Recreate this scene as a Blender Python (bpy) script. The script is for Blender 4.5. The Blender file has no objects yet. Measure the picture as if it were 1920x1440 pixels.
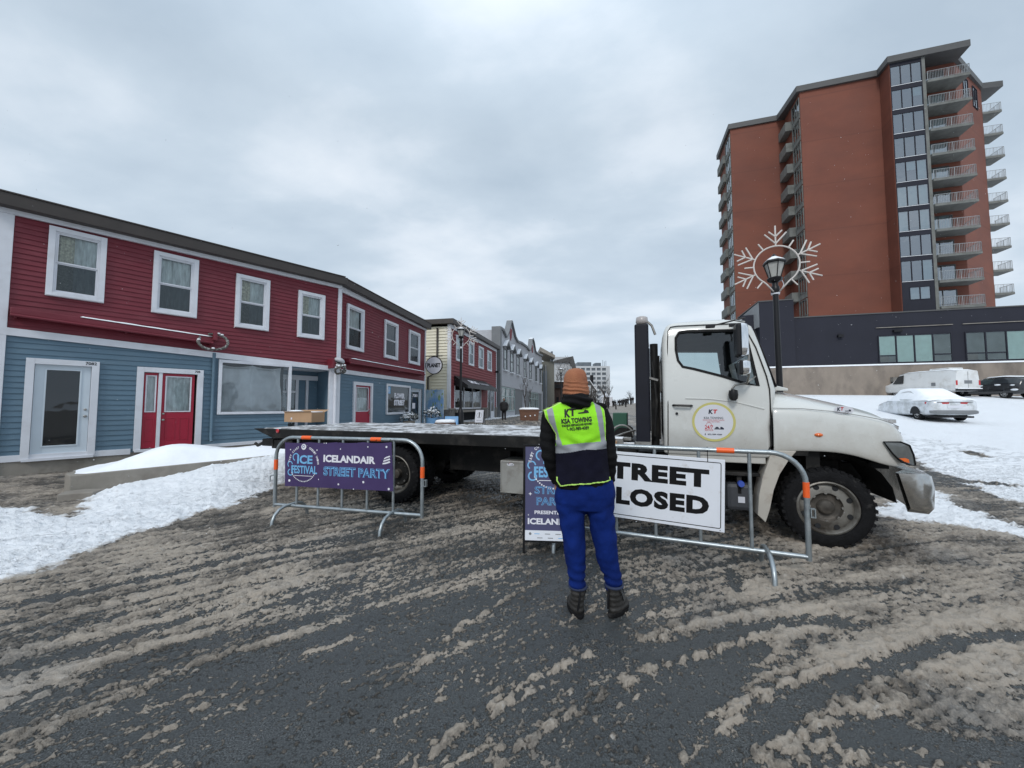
import bpy, bmesh, math, random
import numpy as np
from mathutils import Vector, Matrix, noise as mnoise
from mathutils.bvhtree import BVHTree
random.seed(7); rad = math.radians; PI = math.pi
S = bpy.context.scene; COL = S.collection

# ------------------------------------------------------------ camera, sky, sun, exposure
FPX = 721.0; PITCH = rad(3.1); CAMP = np.array([0, 0, 1.55])
cd = bpy.data.cameras.new('camera'); cam = bpy.data.objects.new('camera', cd); COL.objects.link(cam)
cd.sensor_width = 36; cd.lens = 36 * FPX / 1920; cd.clip_start = .05; cd.clip_end = 5000
cam.location = (0, 0, 1.55); cam.rotation_euler = (PI / 2 + PITCH, 0, 0); S.camera = cam
W = bpy.data.worlds.new('World'); S.world = W; W.use_nodes = True
SUN_EL, SUN_AZ = rad(38), rad(200)


def build_world():
    nt = W.node_tree; N = nt.nodes; L = nt.links; N.clear()
    out = N.new('ShaderNodeOutputWorld'); bg = N.new('ShaderNodeBackground')
    sky = N.new('ShaderNodeTexSky'); sky.sky_type = 'NISHITA'; sky.sun_disc = False
    sky.sun_elevation = SUN_EL; sky.sun_rotation = SUN_AZ
    tc = N.new('ShaderNodeTexCoord'); sep = N.new('ShaderNodeSeparateXYZ'); L.new(tc.outputs['Generated'], sep.inputs[0])
    def m(op, a, b=None, c=None, clamp=False):
        n = N.new('ShaderNodeMath'); n.operation = op; n.use_clamp = clamp
        for i, v in enumerate([a, b, c]):
            if v is None: continue
            if isinstance(v, (int, float)): n.inputs[i].default_value = v
            else: L.new(v, n.inputs[i])
        return n.outputs[0]
    zc = m('MAXIMUM', sep.outputs['Z'], 0.0)
    den = m('ADD', zc, .22)
    cmb = N.new('ShaderNodeCombineXYZ')
    L.new(m('DIVIDE', sep.outputs['X'], den), cmb.inputs[0]); L.new(m('DIVIDE', sep.outputs['Y'], den), cmb.inputs[1])
    n1 = N.new('ShaderNodeTexNoise'); n1.inputs['Scale'].default_value = 1.55; n1.inputs['Detail'].default_value = 8
    n1.inputs['Roughness'].default_value = .52; n1.inputs['Distortion'].default_value = .12
    mp = N.new('ShaderNodeMapping'); mp.inputs['Location'].default_value = (3.3, 1.2, 0); mp.inputs['Rotation'].default_value = (0, 0, .5)
    mp.inputs['Scale'].default_value = (.8, 1.15, 1)
    L.new(cmb.outputs[0], mp.inputs[0]); L.new(mp.outputs[0], n1.inputs[0])
    r = N.new('ShaderNodeValToRGB'); L.new(n1.outputs[0], r.inputs[0])
    e = r.color_ramp.elements
    e[0].position = .33; e[0].color = (.42, .51, .605, 1)
    e[1].position = .74; e[1].color = (.77, .825, .885, 1)
    q = e.new(.5); q.color = (.52, .61, .70, 1)
    q = e.new(.6); q.color = (.64, .715, .795, 1)
    # pale towards the horizon, bright overhead (overcast)
    hz = m('POWER', m('SUBTRACT', 1.0, zc, clamp=True), 7.0)
    mix = N.new('ShaderNodeMix'); mix.data_type = 'RGBA'; L.new(hz, mix.inputs[0]); L.new(r.outputs[0], mix.inputs[6])
    mix.inputs[7].default_value = (.60, .685, .785, 1)
    zen = m('ADD', 1.0, m('MULTIPLY', m('POWER', m('MAXIMUM', m('SUBTRACT', zc, .58), 0.0), 1.2), 2.0))
    sc = N.new('ShaderNodeVectorMath'); sc.operation = 'SCALE'; L.new(mix.outputs[2], sc.inputs[0]); L.new(zen, sc.inputs['Scale'])
    sk = N.new('ShaderNodeVectorMath'); sk.operation = 'SCALE'; L.new(sky.outputs[0], sk.inputs[0]); sk.inputs['Scale'].default_value = .008
    ad = N.new('ShaderNodeVectorMath'); ad.operation = 'ADD'; L.new(sc.outputs[0], ad.inputs[0]); L.new(sk.outputs[0], ad.inputs[1])
    L.new(ad.outputs[0], bg.inputs[0]); bg.inputs[1].default_value = 1.0; L.new(bg.outputs[0], out.inputs[0])


build_world()
sd = bpy.data.lights.new('sun', 'SUN'); sd.energy = 1.3; sd.angle = rad(14); sd.color = (1, .97, .93)
so = bpy.data.objects.new('sun', sd); COL.objects.link(so)
so.rotation_euler = (PI / 2 - SUN_EL, 0, PI - SUN_AZ)   # light comes from behind the camera, high
S.view_settings.view_transform = 'Standard'; S.view_settings.look = 'None'
S.view_settings.exposure = 0.14; S.view_settings.gamma = 1
S.render.engine = 'CYCLES'

# ------------------------------------------------------------ measuring helpers
_cp, _sp = math.cos(PITCH), math.sin(PITCH)


def ray(px, py):
    a = (px - 960) / FPX; b = (720 - py) / FPX
    return np.array([a, _cp - b * _sp, _sp + b * _cp])


def G(px, py, z=0.0):
    d = ray(px, py); return CAMP + d * ((z - 1.55) / d[2])


def at(px, py, Y):
    d = ray(px, py); return CAMP + d * (Y / d[1])


class Fr:
    """vertical working plane: origin, compass heading of its x axis; local y points away from the camera side"""
    def __init__(s, o, az):
        s.o = np.array([o[0], o[1], 0.0]); s.az = az; a = rad(az)
        s.X = np.array([math.sin(a), math.cos(a), 0]); s.Y = np.array([-math.cos(a), math.sin(a), 0])

    def uv(s, px, py, y=0.0):
        d = ray(px, py); o = s.o + s.Y * y; t = ((o - CAMP) @ s.Y) / (d @ s.Y); q = CAMP + t * d
        return float((q - s.o) @ s.X), float(q[2])

    def xv(s, px, py, x=0.0):
        d = ray(px, py); o = s.o + s.X * x; t = ((o - CAMP) @ s.X) / (d @ s.X); q = CAMP + t * d
        return float((q - s.o) @ s.Y), float(q[2])

    def rect(s, tl, br, tr=None, bl=None, y=0.0):
        P = [s.uv(*tl, y), s.uv(*br, y)]
        xs0, xs1, zt, zb = [P[0][0]], [P[1][0]], [P[0][1]], [P[1][1]]
        if tr: a = s.uv(*tr, y); xs1.append(a[0]); zt.append(a[1])
        if bl: a = s.uv(*bl, y); xs0.append(a[0]); zb.append(a[1])
        f = lambda v: sum(v) / len(v)
        return f(xs0), f(xs1), f(zb), f(zt)

    def rot(s): return PI / 2 - rad(s.az)
    def world(s, x, y, z=0): return s.o + s.X * x + s.Y * y + np.array([0, 0, z])


# ------------------------------------------------------------ object helpers
def thing(name, label, cat, loc=(0, 0, 0), rz=0, group=None, rot=None):
    o = bpy.data.objects.new(name, None); COL.objects.link(o)
    o.location = [float(v) for v in loc]; o.rotation_euler = rot or (0, 0, rz); o.empty_display_size = .2
    o['label'] = label; o['category'] = cat
    if group: o['group'] = group
    return o


def fthing(F, name, label, cat, group=None, x=0, y=0, z=0):
    return thing(name, label, cat, F.world(x, y, z), F.rot(), group)


def tag(o, label=None, cat=None, group=None, kind=None):
    if label: o['label'] = label
    if cat: o['category'] = cat
    if group: o['group'] = group
    if kind: o['kind'] = kind
    return o


class MB:
    def __init__(s): s.v = []; s.f = []; s.m = []; s.k = 0; s.T = None
    def mi(s, k): s.k = k; return s
    def add(s, vs, fs, T=None):
        b = len(s.v); T = T or s.T
        for p in vs:
            s.v.append(tuple(T @ Vector(p)) if T else (float(p[0]), float(p[1]), float(p[2])))
        for f in fs: s.f.append(tuple(b + i for i in f)); s.m.append(s.k)
        return s
    def box(s, x0, x1, y0, y1, z0, z1, T=None):
        vs = [(x, y, z) for z in (z0, z1) for y in (y0, y1) for x in (x0, x1)]
        return s.add(vs, [(0, 2, 3, 1), (4, 5, 7, 6), (0, 1, 5, 4), (2, 6, 7, 3), (0, 4, 6, 2), (1, 3, 7, 5)], T)
    def prism(s, pts, y0, y1, T=None):
        """polygon in x,z extruded along y"""
        n = len(pts); A = sum(pts[i][0] * pts[(i + 1) % n][1] - pts[(i + 1) % n][0] * pts[i][1] for i in range(n))
        if A < 0: pts = pts[::-1]
        vs = [(p[0], y0, p[1]) for p in pts] + [(p[0], y1, p[1]) for p in pts]
        fs = [tuple(range(n)), tuple(range(2 * n - 1, n - 1, -1))] + [(i, n + i, n + (i + 1) % n, (i + 1) % n) for i in range(n)]
        return s.add(vs, fs, T)
    def vprism(s, pts, z0, z1, T=None):
        n = len(pts); A = sum(pts[i][0] * pts[(i + 1) % n][1] - pts[(i + 1) % n][0] * pts[i][1] for i in range(n))
        if A < 0: pts = pts[::-1]
        vs = [(p[0], p[1], z0) for p in pts] + [(p[0], p[1], z1) for p in pts]
        fs = [tuple(range(n - 1, -1, -1)), tuple(range(n, 2 * n))] + [(i, (i + 1) % n, n + (i + 1) % n, n + i) for i in range(n)]
        return s.add(vs, fs, T)
    def tube(s, P, r, n=8, closed=False, T=None, cap=True):
        P = [Vector(p) for p in P]; m = len(P); R = r if isinstance(r, (list, tuple)) else [r] * m
        vs = []; up = None
        for i in range(m):
            a = P[(i - 1) % m] if (i > 0 or closed) else P[i]; b = P[(i + 1) % m] if (i < m - 1 or closed) else P[i]
            t = (b - a).normalized() if (b - a).length > 1e-9 else Vector((0, 0, 1))
            if up is None: up = Vector((0, 0, 1)) if abs(t.z) < .9 else Vector((1, 0, 0))
            e1 = up - t * up.dot(t)
            if e1.length < 1e-5: e1 = Vector((0, 1, 0)) - t * t.y
            e1.normalize(); e2 = t.cross(e1); up = e1
            for j in range(n):
                c = 2 * PI * j / n; vs.append(P[i] + (e1 * math.cos(c) + e2 * math.sin(c)) * R[i])
        fs = []
        for i in range(m if closed else m - 1):
            k = (i + 1) % m
            for j in range(n):
                j2 = (j + 1) % n; fs.append((i * n + j, i * n + j2, k * n + j2, k * n + j))
        if cap and not closed: fs.append(tuple(range(n - 1, -1, -1))); fs.append(tuple(range((m - 1) * n, m * n)))
        return s.add(vs, fs, T)
    def lathe(s, prof, n=24, T=None, axis='z', caps=True):
        """prof: (r, h) list, revolved about z (or y when axis='y')"""
        vs = []
        for r, h in prof:
            for j in range(n):
                c = 2 * PI * j / n
                vs.append((r * math.cos(c), r * math.sin(c), h) if axis == 'z' else (r * math.cos(c), h, r * math.sin(c)))
        m = len(prof); fs = []
        for i in range(m - 1):
            for j in range(n):
                j2 = (j + 1) % n
                q = (i * n + j, i * n + j2, (i + 1) * n + j2, (i + 1) * n + j)
                fs.append(q if axis == 'z' else q[::-1])
        a = tuple(range(n - 1, -1, -1)); b = tuple(range((m - 1) * n, m * n))
        if caps and prof[0][0] > 1e-6: fs.append(a if axis == 'z' else a[::-1])
        if caps and prof[-1][0] > 1e-6: fs.append(b if axis == 'z' else b[::-1])
        return s.add(vs, fs, T)
    def loft(s, rings, closed=True, caps=True, T=None):
        n = len(rings[0]); vs = [p for r in rings for p in r]; fs = []
        for i in range(len(rings) - 1):
            for j in range(n if closed else n - 1):
                j2 = (j + 1) % n; fs.append((i * n + j, i * n + j2, (i + 1) * n + j2, (i + 1) * n + j))
        if caps and closed: fs.append(tuple(range(n - 1, -1, -1))); fs.append(tuple(range((len(rings) - 1) * n, len(rings) * n)))
        return s.add(vs, fs, T)
    def frame(s, x0, x1, z0, z1, w, y0, y1, wb=None):
        wb = w if wb is None else wb
        s.box(x0, x0 + w, y0, y1, z0, z1); s.box(x1 - w, x1, y0, y1, z0, z1)
        s.box(x0 + w, x1 - w, y0 + .001, y1, z1 - w, z1)
        if wb > 0: s.box(x0 + w, x1 - w, y0 + .001, y1, z0, z0 + wb)
        return s
    def mesh(s, name):
        me = bpy.data.meshes.new(name); me.from_pydata(s.v, [], s.f); me.update(); return me
    def build(s, name, mats, parent=None, smooth=False, bevel=0, fix=False):
        me = s.mesh(name); o = bpy.data.objects.new(name, me); COL.objects.link(o)
        mats = mats if isinstance(mats, (list, tuple)) else [mats]
        for m_ in mats: me.materials.append(m_)
        if len(mats) > 1: me.polygons.foreach_set('material_index', s.m)
        if fix:
            bm = bmesh.new(); bm.from_mesh(me); bmesh.ops.remove_doubles(bm, verts=bm.verts, dist=1e-5)
            bmesh.ops.recalc_face_normals(bm, faces=bm.faces); bm.to_mesh(me); bm.free()
        if smooth is True: me.polygons.foreach_set('use_smooth', [True] * len(me.polygons))
        elif smooth: me.shade_smooth() if hasattr(me, 'shade_smooth') else None; me.set_sharp_from_angle(angle=rad(smooth))
        if bevel:
            b = o.modifiers.new('b', 'BEVEL'); b.width = bevel; b.segments = 2; b.limit_method = 'ANGLE'; b.angle_limit = rad(40)
        if parent: o.parent = parent
        return o


def box(name, m_, parent, x0, x1, y0, y1, z0, z1, bevel=0):
    return MB().box(x0, x1, y0, y1, z0, z1).build(name, m_, parent, bevel=bevel)


def bake(o):
    """apply modifiers"""
    dg = bpy.context.evaluated_depsgraph_get(); dg.update()
    me = bpy.data.meshes.new_from_object(o.evaluated_get(dg)); o.modifiers.clear(); old = o.data; o.data = me
    me.name = old.name
    return o


def boolean(o, cutters, op='DIFFERENCE'):
    for c in cutters:
        md = o.modifiers.new('x', 'BOOLEAN'); md.operation = op; md.object = c; md.solver = 'EXACT'
    bake(o)
    for c in cutters: bpy.data.objects.remove(c, do_unlink=True)
    return o


def blob(parts, name, m_, parent, voxel=.01, smooth=6):
    o = parts.build(name, m_, None)
    r = o.modifiers.new('r', 'REMESH'); r.mode = 'VOXEL'; r.voxel_size = voxel
    if smooth: s_ = o.modifiers.new('s', 'SMOOTH'); s_.iterations = smooth; s_.factor = .5
    bake(o); me = o.data; me.materials.clear()
    for q in (m_ if isinstance(m_, (list, tuple)) else [m_]): me.materials.append(q)
    me.polygons.foreach_set('use_smooth', [True] * len(me.polygons))
    if parent: o.parent = parent
    return o


def displace(o, fn):
    me = o.data; n = len(me.vertices); co = np.empty(n * 3); me.vertices.foreach_get('co', co)
    no = np.array([v.normal[:] for v in me.vertices]); co = co.reshape(-1, 3)
    d = np.array([fn(p, q) for p, q in zip(co, no)]); co = co + no * d[:, None]
    me.vertices.foreach_set('co', co.ravel()); me.update()


def nz(p, s=1.0, o=0.0): return mnoise.noise(Vector((p[0] * s + o, p[1] * s + o * 1.7, p[2] * s - o)))


def text_mesh(body, w=None, h=None, bold=.0, shear=0, spacing=1.0, res=3):
    cu = bpy.data.curves.new('t', 'FONT'); cu.body = body; cu.size = 1; cu.offset = bold; cu.shear = shear; cu.resolution_u = res
    cu.align_x = 'CENTER'; cu.space_character = spacing; cu.space_line = .95
    o = bpy.data.objects.new('t', cu); COL.objects.link(o)
    dg = bpy.context.evaluated_depsgraph_get(); dg.update()
    me = bpy.data.meshes.new_from_object(o.evaluated_get(dg))
    bpy.data.objects.remove(o); bpy.data.curves.remove(cu)
    v = np.array([p.co[:] for p in me.vertices]); f = [tuple(p.vertices) for p in me.polygons]; bpy.data.meshes.remove(me)
    if len(v) == 0: return [], []
    mn, mx = v.min(0), v.max(0); v = v - (mn + mx) / 2
    sx = (w / (mx[0] - mn[0])) if w else None; sy = (h / (mx[1] - mn[1])) if h else None
    sx = sx or sy; sy = sy or sx
    return [(p[0] * sx, 0.0, p[1] * sy) for p in v], f


def put_text(mb, body, x, y, z, w=None, h=None, k=0, rot=0, **kw):
    """flat lettering in the local x,z plane facing local -y"""
    v, f = text_mesh(body, w, h, **kw); c, s_ = math.cos(rot), math.sin(rot)
    mb.k = k; mb.add([(x + p[0] * c - p[2] * s_, y, z + p[0] * s_ + p[2] * c) for p in v], [q for q in f])


def disc(mb, x, y, z, r, n=24, rx=None, k=0):
    mb.k = k; rx = rx or r
    mb.add([(x + rx * math.cos(2 * PI * i / n), y, z + r * math.sin(2 * PI * i / n)) for i in range(n)], [tuple(range(n))])


def ring(mb, x, y, z, r0, r1, n=40, a0=0, a1=2 * PI, k=0):
    mb.k = k; vs = []
    for i in range(n + 1):
        a = a0 + (a1 - a0) * i / n
        vs += [(x + r0 * math.cos(a), y, z + r0 * math.sin(a)), (x + r1 * math.cos(a), y, z + r1 * math.sin(a))]
    mb.add(vs, [(2 * i, 2 * i + 1, 2 * i + 3, 2 * i + 2) for i in range(n)])


def copy_tree(o, parent=None):
    c = o.copy(); COL.objects.link(c); c.parent = parent
    for ch in [q for q in bpy.data.objects if q.parent == o]: copy_tree(ch, c)
    return c


# ------------------------------------------------------------ materials
def mat(name, col, rough=.6, metal=0.0, var=.12, vs=2.5, bump=0.0, bs=40, spec=.5, coat=0, tint=None, tamt=.5, ts=1.2, thr=(.5, .65), stretch=(1, 1, 1)):
    m_ = bpy.data.materials.new(name); m_.use_nodes = True; nt = m_.node_tree; N, L = nt.nodes, nt.links
    b = N['Principled BSDF']; b.inputs['Roughness'].default_value = rough; b.inputs['Metallic'].default_value = metal
    b.inputs['Specular IOR Level'].default_value = spec; b.inputs['Coat Weight'].default_value = coat; b.inputs['Coat Roughness'].default_value = .08
    tc = N.new('ShaderNodeTexCoord'); mp = N.new('ShaderNodeMapping'); mp.inputs['Scale'].default_value = stretch
    L.new(tc.outputs['Object'], mp.inputs[0])
    n1 = N.new('ShaderNodeTexNoise'); n1.inputs['Scale'].default_value = vs; n1.inputs['Detail'].default_value = 6; L.new(mp.outputs[0], n1.inputs[0])
    mr = N.new('ShaderNodeMapRange'); L.new(n1.outputs[0], mr.inputs[0])
    mr.inputs[1].default_value = .25; mr.inputs[2].default_value = .75; mr.inputs[3].default_value = 1 - var; mr.inputs[4].default_value = 1 + var
    vm = N.new('ShaderNodeVectorMath'); vm.operation = 'SCALE'; vm.inputs[0].default_value = col[:3]; L.new(mr.outputs[0], vm.inputs['Scale'])
    o = vm.outputs[0]
    if tint:
        n2 = N.new('ShaderNodeTexNoise'); n2.inputs['Scale'].default_value = ts; n2.inputs['Detail'].default_value = 8; n2.inputs['Roughness'].default_value = .65
        L.new(mp.outputs[0], n2.inputs[0])
        r2 = N.new('ShaderNodeMapRange'); L.new(n2.outputs[0], r2.inputs[0]); r2.inputs[1].default_value = thr[0]; r2.inputs[2].default_value = thr[1]; r2.inputs[4].default_value = tamt
        mx = N.new('ShaderNodeMix'); mx.data_type = 'RGBA'; L.new(r2.outputs[0], mx.inputs[0]); L.new(o, mx.inputs[6]); mx.inputs[7].default_value = (*tint, 1); o = mx.outputs[2]
    L.new(o, b.inputs['Base Color'])
    rr = N.new('ShaderNodeMapRange'); L.new(n1.outputs[0], rr.inputs[0]); rr.inputs[3].default_value = max(0, rough - .08); rr.inputs[4].default_value = min(1, rough + .08)
    L.new(rr.outputs[0], b.inputs['Roughness'])
    if bump:
        n3 = N.new('ShaderNodeTexNoise'); n3.inputs['Scale'].default_value = bs; n3.inputs['Detail'].default_value = 5; L.new(mp.outputs[0], n3.inputs[0])
        bp = N.new('ShaderNodeBump'); bp.inputs['Strength'].default_value = bump; bp.inputs['Distance'].default_value = .02; L.new(n3.outputs[0], bp.inputs['Height']); L.new(bp.outputs[0], b.inputs['Normal'])
    return m_


def glass_mat(name, tint=(.75, .8, .82), refl=.08, rough=.02, wav=0.0):
    m_ = bpy.data.materials.new(name); m_.use_nodes = True; nt = m_.node_tree; N, L = nt.nodes, nt.links; N.clear()
    out = N.new('ShaderNodeOutputMaterial'); tr = N.new('ShaderNodeBsdfTransparent'); tr.inputs[0].default_value = (*tint, 1)
    gl = N.new('ShaderNodeBsdfGlossy'); gl.inputs['Roughness'].default_value = rough; gl.inputs[0].default_value = (.9, .95, 1, 1)
    fr = N.new('ShaderNodeFresnel'); fr.inputs[0].default_value = 1.5
    ad = N.new('ShaderNodeMath'); ad.operation = 'ADD'; ad.use_clamp = True; L.new(fr.outputs[0], ad.inputs[0]); ad.inputs[1].default_value = refl
    mx = N.new('ShaderNodeMixShader'); L.new(ad.outputs[0], mx.inputs[0]); L.new(tr.outputs[0], mx.inputs[1]); L.new(gl.outputs[0], mx.inputs[2]); L.new(mx.outputs[0], out.inputs[0])
    if wav:
        tc = N.new('ShaderNodeTexCoord'); nn = N.new('ShaderNodeTexNoise'); nn.inputs['Scale'].default_value = 1.5; L.new(tc.outputs['Object'], nn.inputs[0])
        bp = N.new('ShaderNodeBump'); bp.inputs['Strength'].default_value = wav; bp.inputs['Distance'].default_value = .05; L.new(nn.outputs[0], bp.inputs['Height'])
        L.new(bp.outputs[0], gl.inputs['Normal'])
    return m_


def stripe_mat(name, cols, axis=2, period=.3, rough=.7, duty=.12, var=.1, bump=.4):
    """boards or seams: a dark joint every period along one object axis"""
    m_ = mat(name, cols[0], rough, var=var); nt = m_.node_tree; N, L = nt.nodes, nt.links; b = N['Principled BSDF']
    tc = [n for n in N if n.type == 'TEX_COORD'][0]; sp = N.new('ShaderNodeSeparateXYZ'); L.new(tc.outputs['Object'], sp.inputs[0])
    md = N.new('ShaderNodeMath'); md.operation = 'PINGPONG'; L.new(sp.outputs[axis], md.inputs[0]); md.inputs[1].default_value = period / 2
    lt = N.new('ShaderNodeMath'); lt.operation = 'LESS_THAN'; L.new(md.outputs[0], lt.inputs[0]); lt.inputs[1].default_value = period * duty / 2
    src = b.inputs['Base Color'].links[0].from_socket
    mx = N.new('ShaderNodeMix'); mx.data_type = 'RGBA'; L.new(lt.outputs[0], mx.inputs[0]); L.new(src, mx.inputs[6]); mx.inputs[7].default_value = (*cols[1], 1)
    L.new(mx.outputs[2], b.inputs['Base Color'])
    return m_


def snow_mat(name='snow', base=(.87, .895, .93), dirt=(.42, .36, .31), amt=.0, thr=(.55, .7), ts=3.0, bump=.35, bs=25):
    m_ = mat(name, base, .75, var=.05, vs=4, bump=bump, bs=bs, tint=dirt if amt else None, tamt=amt, ts=ts, thr=thr, spec=.3)
    b = m_.node_tree.nodes['Principled BSDF']; b.inputs['Subsurface Weight'].default_value = 0
    return m_


M = dict(
    red=mat('red_siding', (.155, .014, .027), .55, var=.10, vs=1.2, tint=(.21, .045, .06), tamt=.55, ts=2.2, thr=(.48, .75), stretch=(1, 1, 3)),
    blue=mat('blue_siding', (.095, .165, .225), .55, var=.08, vs=1.2, tint=(.14, .21, .265), tamt=.6, ts=2.0, thr=(.48, .75), stretch=(1, 1, 3)),
    white=mat('white_trim', (.66, .68, .73), .45, var=.06, vs=3, tint=(.45, .44, .45), tamt=.25, ts=2.5),
    brown=mat('brown_fascia', (.042, .034, .030), .5, var=.2),
    doorred=mat('red_door_paint', (.34, .010, .035), .35, var=.06),
    doorwhite=mat('pale_door_paint', (.55, .62, .68), .4, var=.04),
    concrete=mat('concrete', (.26, .24, .21), .85, var=.15, vs=3, bump=.4, bs=60, tint=(.16, .14, .12), tamt=.6, ts=1.6),
    concrete2=mat('grey_concrete', (.20, .19, .175), .85, var=.15, vs=1, tint=(.12, .11, .10), tamt=.5, ts=.8),
    curtain=mat('curtain_cloth', (.70, .75, .74), .9, var=.35, vs=7, stretch=(3, 1, .5)), screen=glass_mat('insect_screen', (.30, .33, .34), .02, .2),
    lace=mat('lace_curtain', (.60, .58, .46), .9, var=.55, vs=20),
    tarp=mat('grey_tarp', (.74, .76, .78), .65, var=.2, vs=1.5, bump=.7, bs=4),
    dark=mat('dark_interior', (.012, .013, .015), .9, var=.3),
    dark2=mat('grey_interior', (.06, .07, .075), .9, var=.4),
    black=mat('black_paint', (.010, .010, .012), .4, spec=.3, var=.2),
    rubber=mat('tyre_rubber', (.008, .008, .009), .85, spec=.2, var=.4, vs=20, bump=.5, bs=80, tint=(.10, .095, .09), tamt=.35, ts=9, thr=(.58, .72)),
    galv=mat('galvanised_steel', (.34, .38, .40), .38, metal=.75, var=.15, vs=14, bump=.08, bs=60, tint=(.5, .53, .55), tamt=.5, ts=11),
    steel=mat('worn_steel', (.35, .34, .32), .4, metal=.8, var=.2, vs=8, tint=(.10, .09, .08), tamt=.5, ts=5),
    chrome=mat('chrome', (.75, .76, .78), .10, metal=1, var=.05, bump=.15, bs=6),
    truckwhite=mat('white_cab_paint', (.60, .61, .59), .28, var=.03, vs=1.5, coat=.6, tint=(.40, .37, .32), tamt=.45, ts=1.7, thr=(.52, .85)),
    truckblack=mat('black_chassis', (.008, .008, .008), .6, spec=.25, var=.4, vs=5, tint=(.05, .045, .04), tamt=.5, ts=4),
    orange=mat('orange_reflective', (.85, .12, .02), .4, var=.08),
    amber=mat('amber_lens', (.75, .14, .015), .15, var=.05, coat=.8),
    redlens=mat('red_lens', (.45, .01, .015), .2, var=.05, coat=.5),
    glass=glass_mat('window_glass', (.86, .90, .91), .03, .02, .15),
    glassclear=glass_mat('clear_glass', (.75, .80, .80), .06, .01, .05),
    brick=mat('red_brick', (.175, .057, .035), .8, var=.10, vs=.35, bump=.25, bs=12, tint=(.118, .038, .025), tamt=.6, ts=.10, thr=(.42, .62), stretch=(1, 1, 2.0)),
    podium=mat('charcoal_panel', (.024, .025, .035), .7, spec=.2, var=.12, vs=.6),
    block=mat('beige_block', (.25, .21, .175), .85, var=.18, vs=1.2, tint=(.10, .085, .075), tamt=.75, ts=.55, thr=(.47, .68), stretch=(1, 1, .5)),
    fascia=mat('roof_fascia', (.075, .075, .075), .6, var=.15, vs=1),
    balc=mat('balcony_concrete', (.16, .165, .155), .85, var=.2, vs=1.5, tint=(.09, .09, .08), tamt=.5, ts=1),
    rail=mat('railing_white', (.33, .35, .36), .5, var=.05),
    cream=mat('cream_siding', (.70, .66, .54), .6, var=.06),
    dullred=mat('worn_red_siding', (.23, .045, .050), .65, var=.15),
    greyside=mat('grey_shingle', (.47, .48, .51), .75, var=.14, vs=4, stretch=(1, 1, 3)),
    greydark=mat('slate_trim', (.17, .18, .19), .6, var=.1),
    teal=mat('pale_teal_trim', (.36, .46, .45), .5, var=.1),
    stone=mat('grey_stone', (.17, .16, .15), .85, var=.35, vs=6, bump=.6, bs=12),
    snow=snow_mat('snow'), snowd=snow_mat('dirty_snow', amt=.55, ts=5),
    wood=mat('brown_boards', (.13, .06, .035), .7, var=.25, vs=3, stretch=(1, 1, 6)),
    card=mat('cardboard', (.38, .24, .14), .8, var=.08),
    bark=mat('bark', (.055, .046, .040), .9, var=.3, vs=12),
    skin=mat('skin', (.34, .17, .11), .5, var=.05),
    hair=mat('hair', (.05, .035, .025), .6),
    farwhite=mat('far_facade', (.50, .52, .54), .8, var=.06),
    fardark=mat('far_glazing', (.12, .14, .16), .4, var=.3, vs=.5),
    tent=mat('tent_fabric', (.66, .68, .72), .7, var=.04),
    gold=mat('decal_gold', (.52, .48, .16), .5, var=.08), ink=mat('decal_ink', (.012, .016, .035), .5), inkred=mat('decal_red', (.5, .02, .03), .5),
    decalw=mat('decal_white', (.62, .63, .68), .4, var=.02), signw=mat('sign_white', (.72, .75, .81), .45, var=.04, vs=2, tint=(.50, .47, .44), tamt=.5, ts=9, thr=(.60, .72)), signk=mat('sign_black', (.008, .008, .009), .6, spec=.15),
    purple=mat('banner_purple', (.058, .038, .120), .6, spec=.25, var=.10, vs=3), navy=mat('sign_navy', (.055, .055, .135), .5, var=.06),
    iceblue=mat('ice_blue_print', (.16, .42, .70), .5, var=.05), icewhite=mat('white_print', (.72, .72, .78), .5, var=.02), deepblue=mat('deep_blue_print', (.03, .07, .22), .5),
)


def floor_lines(m_, col, period, duty):
    nt = m_.node_tree; N, L = nt.nodes, nt.links; b = N['Principled BSDF']; tc = [n for n in N if n.type == 'TEX_COORD'][0]; sp = N.new('ShaderNodeSeparateXYZ'); L.new(tc.outputs['Object'], sp.inputs[0])
    md = N.new('ShaderNodeMath'); md.operation = 'PINGPONG'; L.new(sp.outputs[2], md.inputs[0]); md.inputs[1].default_value = period / 2
    r = N.new('ShaderNodeMapRange'); L.new(md.outputs[0], r.inputs[0]); r.inputs[1].default_value = 0; r.inputs[2].default_value = duty; r.inputs[3].default_value = .55; r.inputs[4].default_value = 0
    src = b.inputs['Base Color'].links[0].from_socket; mx = N.new('ShaderNodeMix'); mx.data_type = 'RGBA'; L.new(r.outputs[0], mx.inputs[0]); L.new(src, mx.inputs[6]); mx.inputs[7].default_value = (*col, 1); L.new(mx.outputs[2], b.inputs['Base Color'])


floor_lines(M['brick'], (.105, .036, .024), 5.93, .12)
# ------------------------------------------------------------ ground
def _hash(ix, iy, sd):
    h = (ix.astype(np.int64) * 374761393 + iy.astype(np.int64) * 668265263 + sd * 974711) & 0xffffffff
    h = ((h ^ (h >> 13)) * 1274126177) & 0xffffffff
    return ((h ^ (h >> 16)) & 0xffff) / 65535.0 * 2 * PI


def perlin(x, y, sd=0):
    ix, iy = np.floor(x), np.floor(y); fx, fy = x - ix, y - iy
    def g(a, b):
        an = _hash(ix + a, iy + b, sd); return np.cos(an) * (fx - a) + np.sin(an) * (fy - b)
    u = fx * fx * fx * (fx * (fx * 6 - 15) + 10); v = fy * fy * fy * (fy * (fy * 6 - 15) + 10)
    a = g(0, 0) * (1 - u) + g(1, 0) * u; b = g(0, 1) * (1 - u) + g(1, 1) * u
    return (a * (1 - v) + b * v) * 1.5


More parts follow.
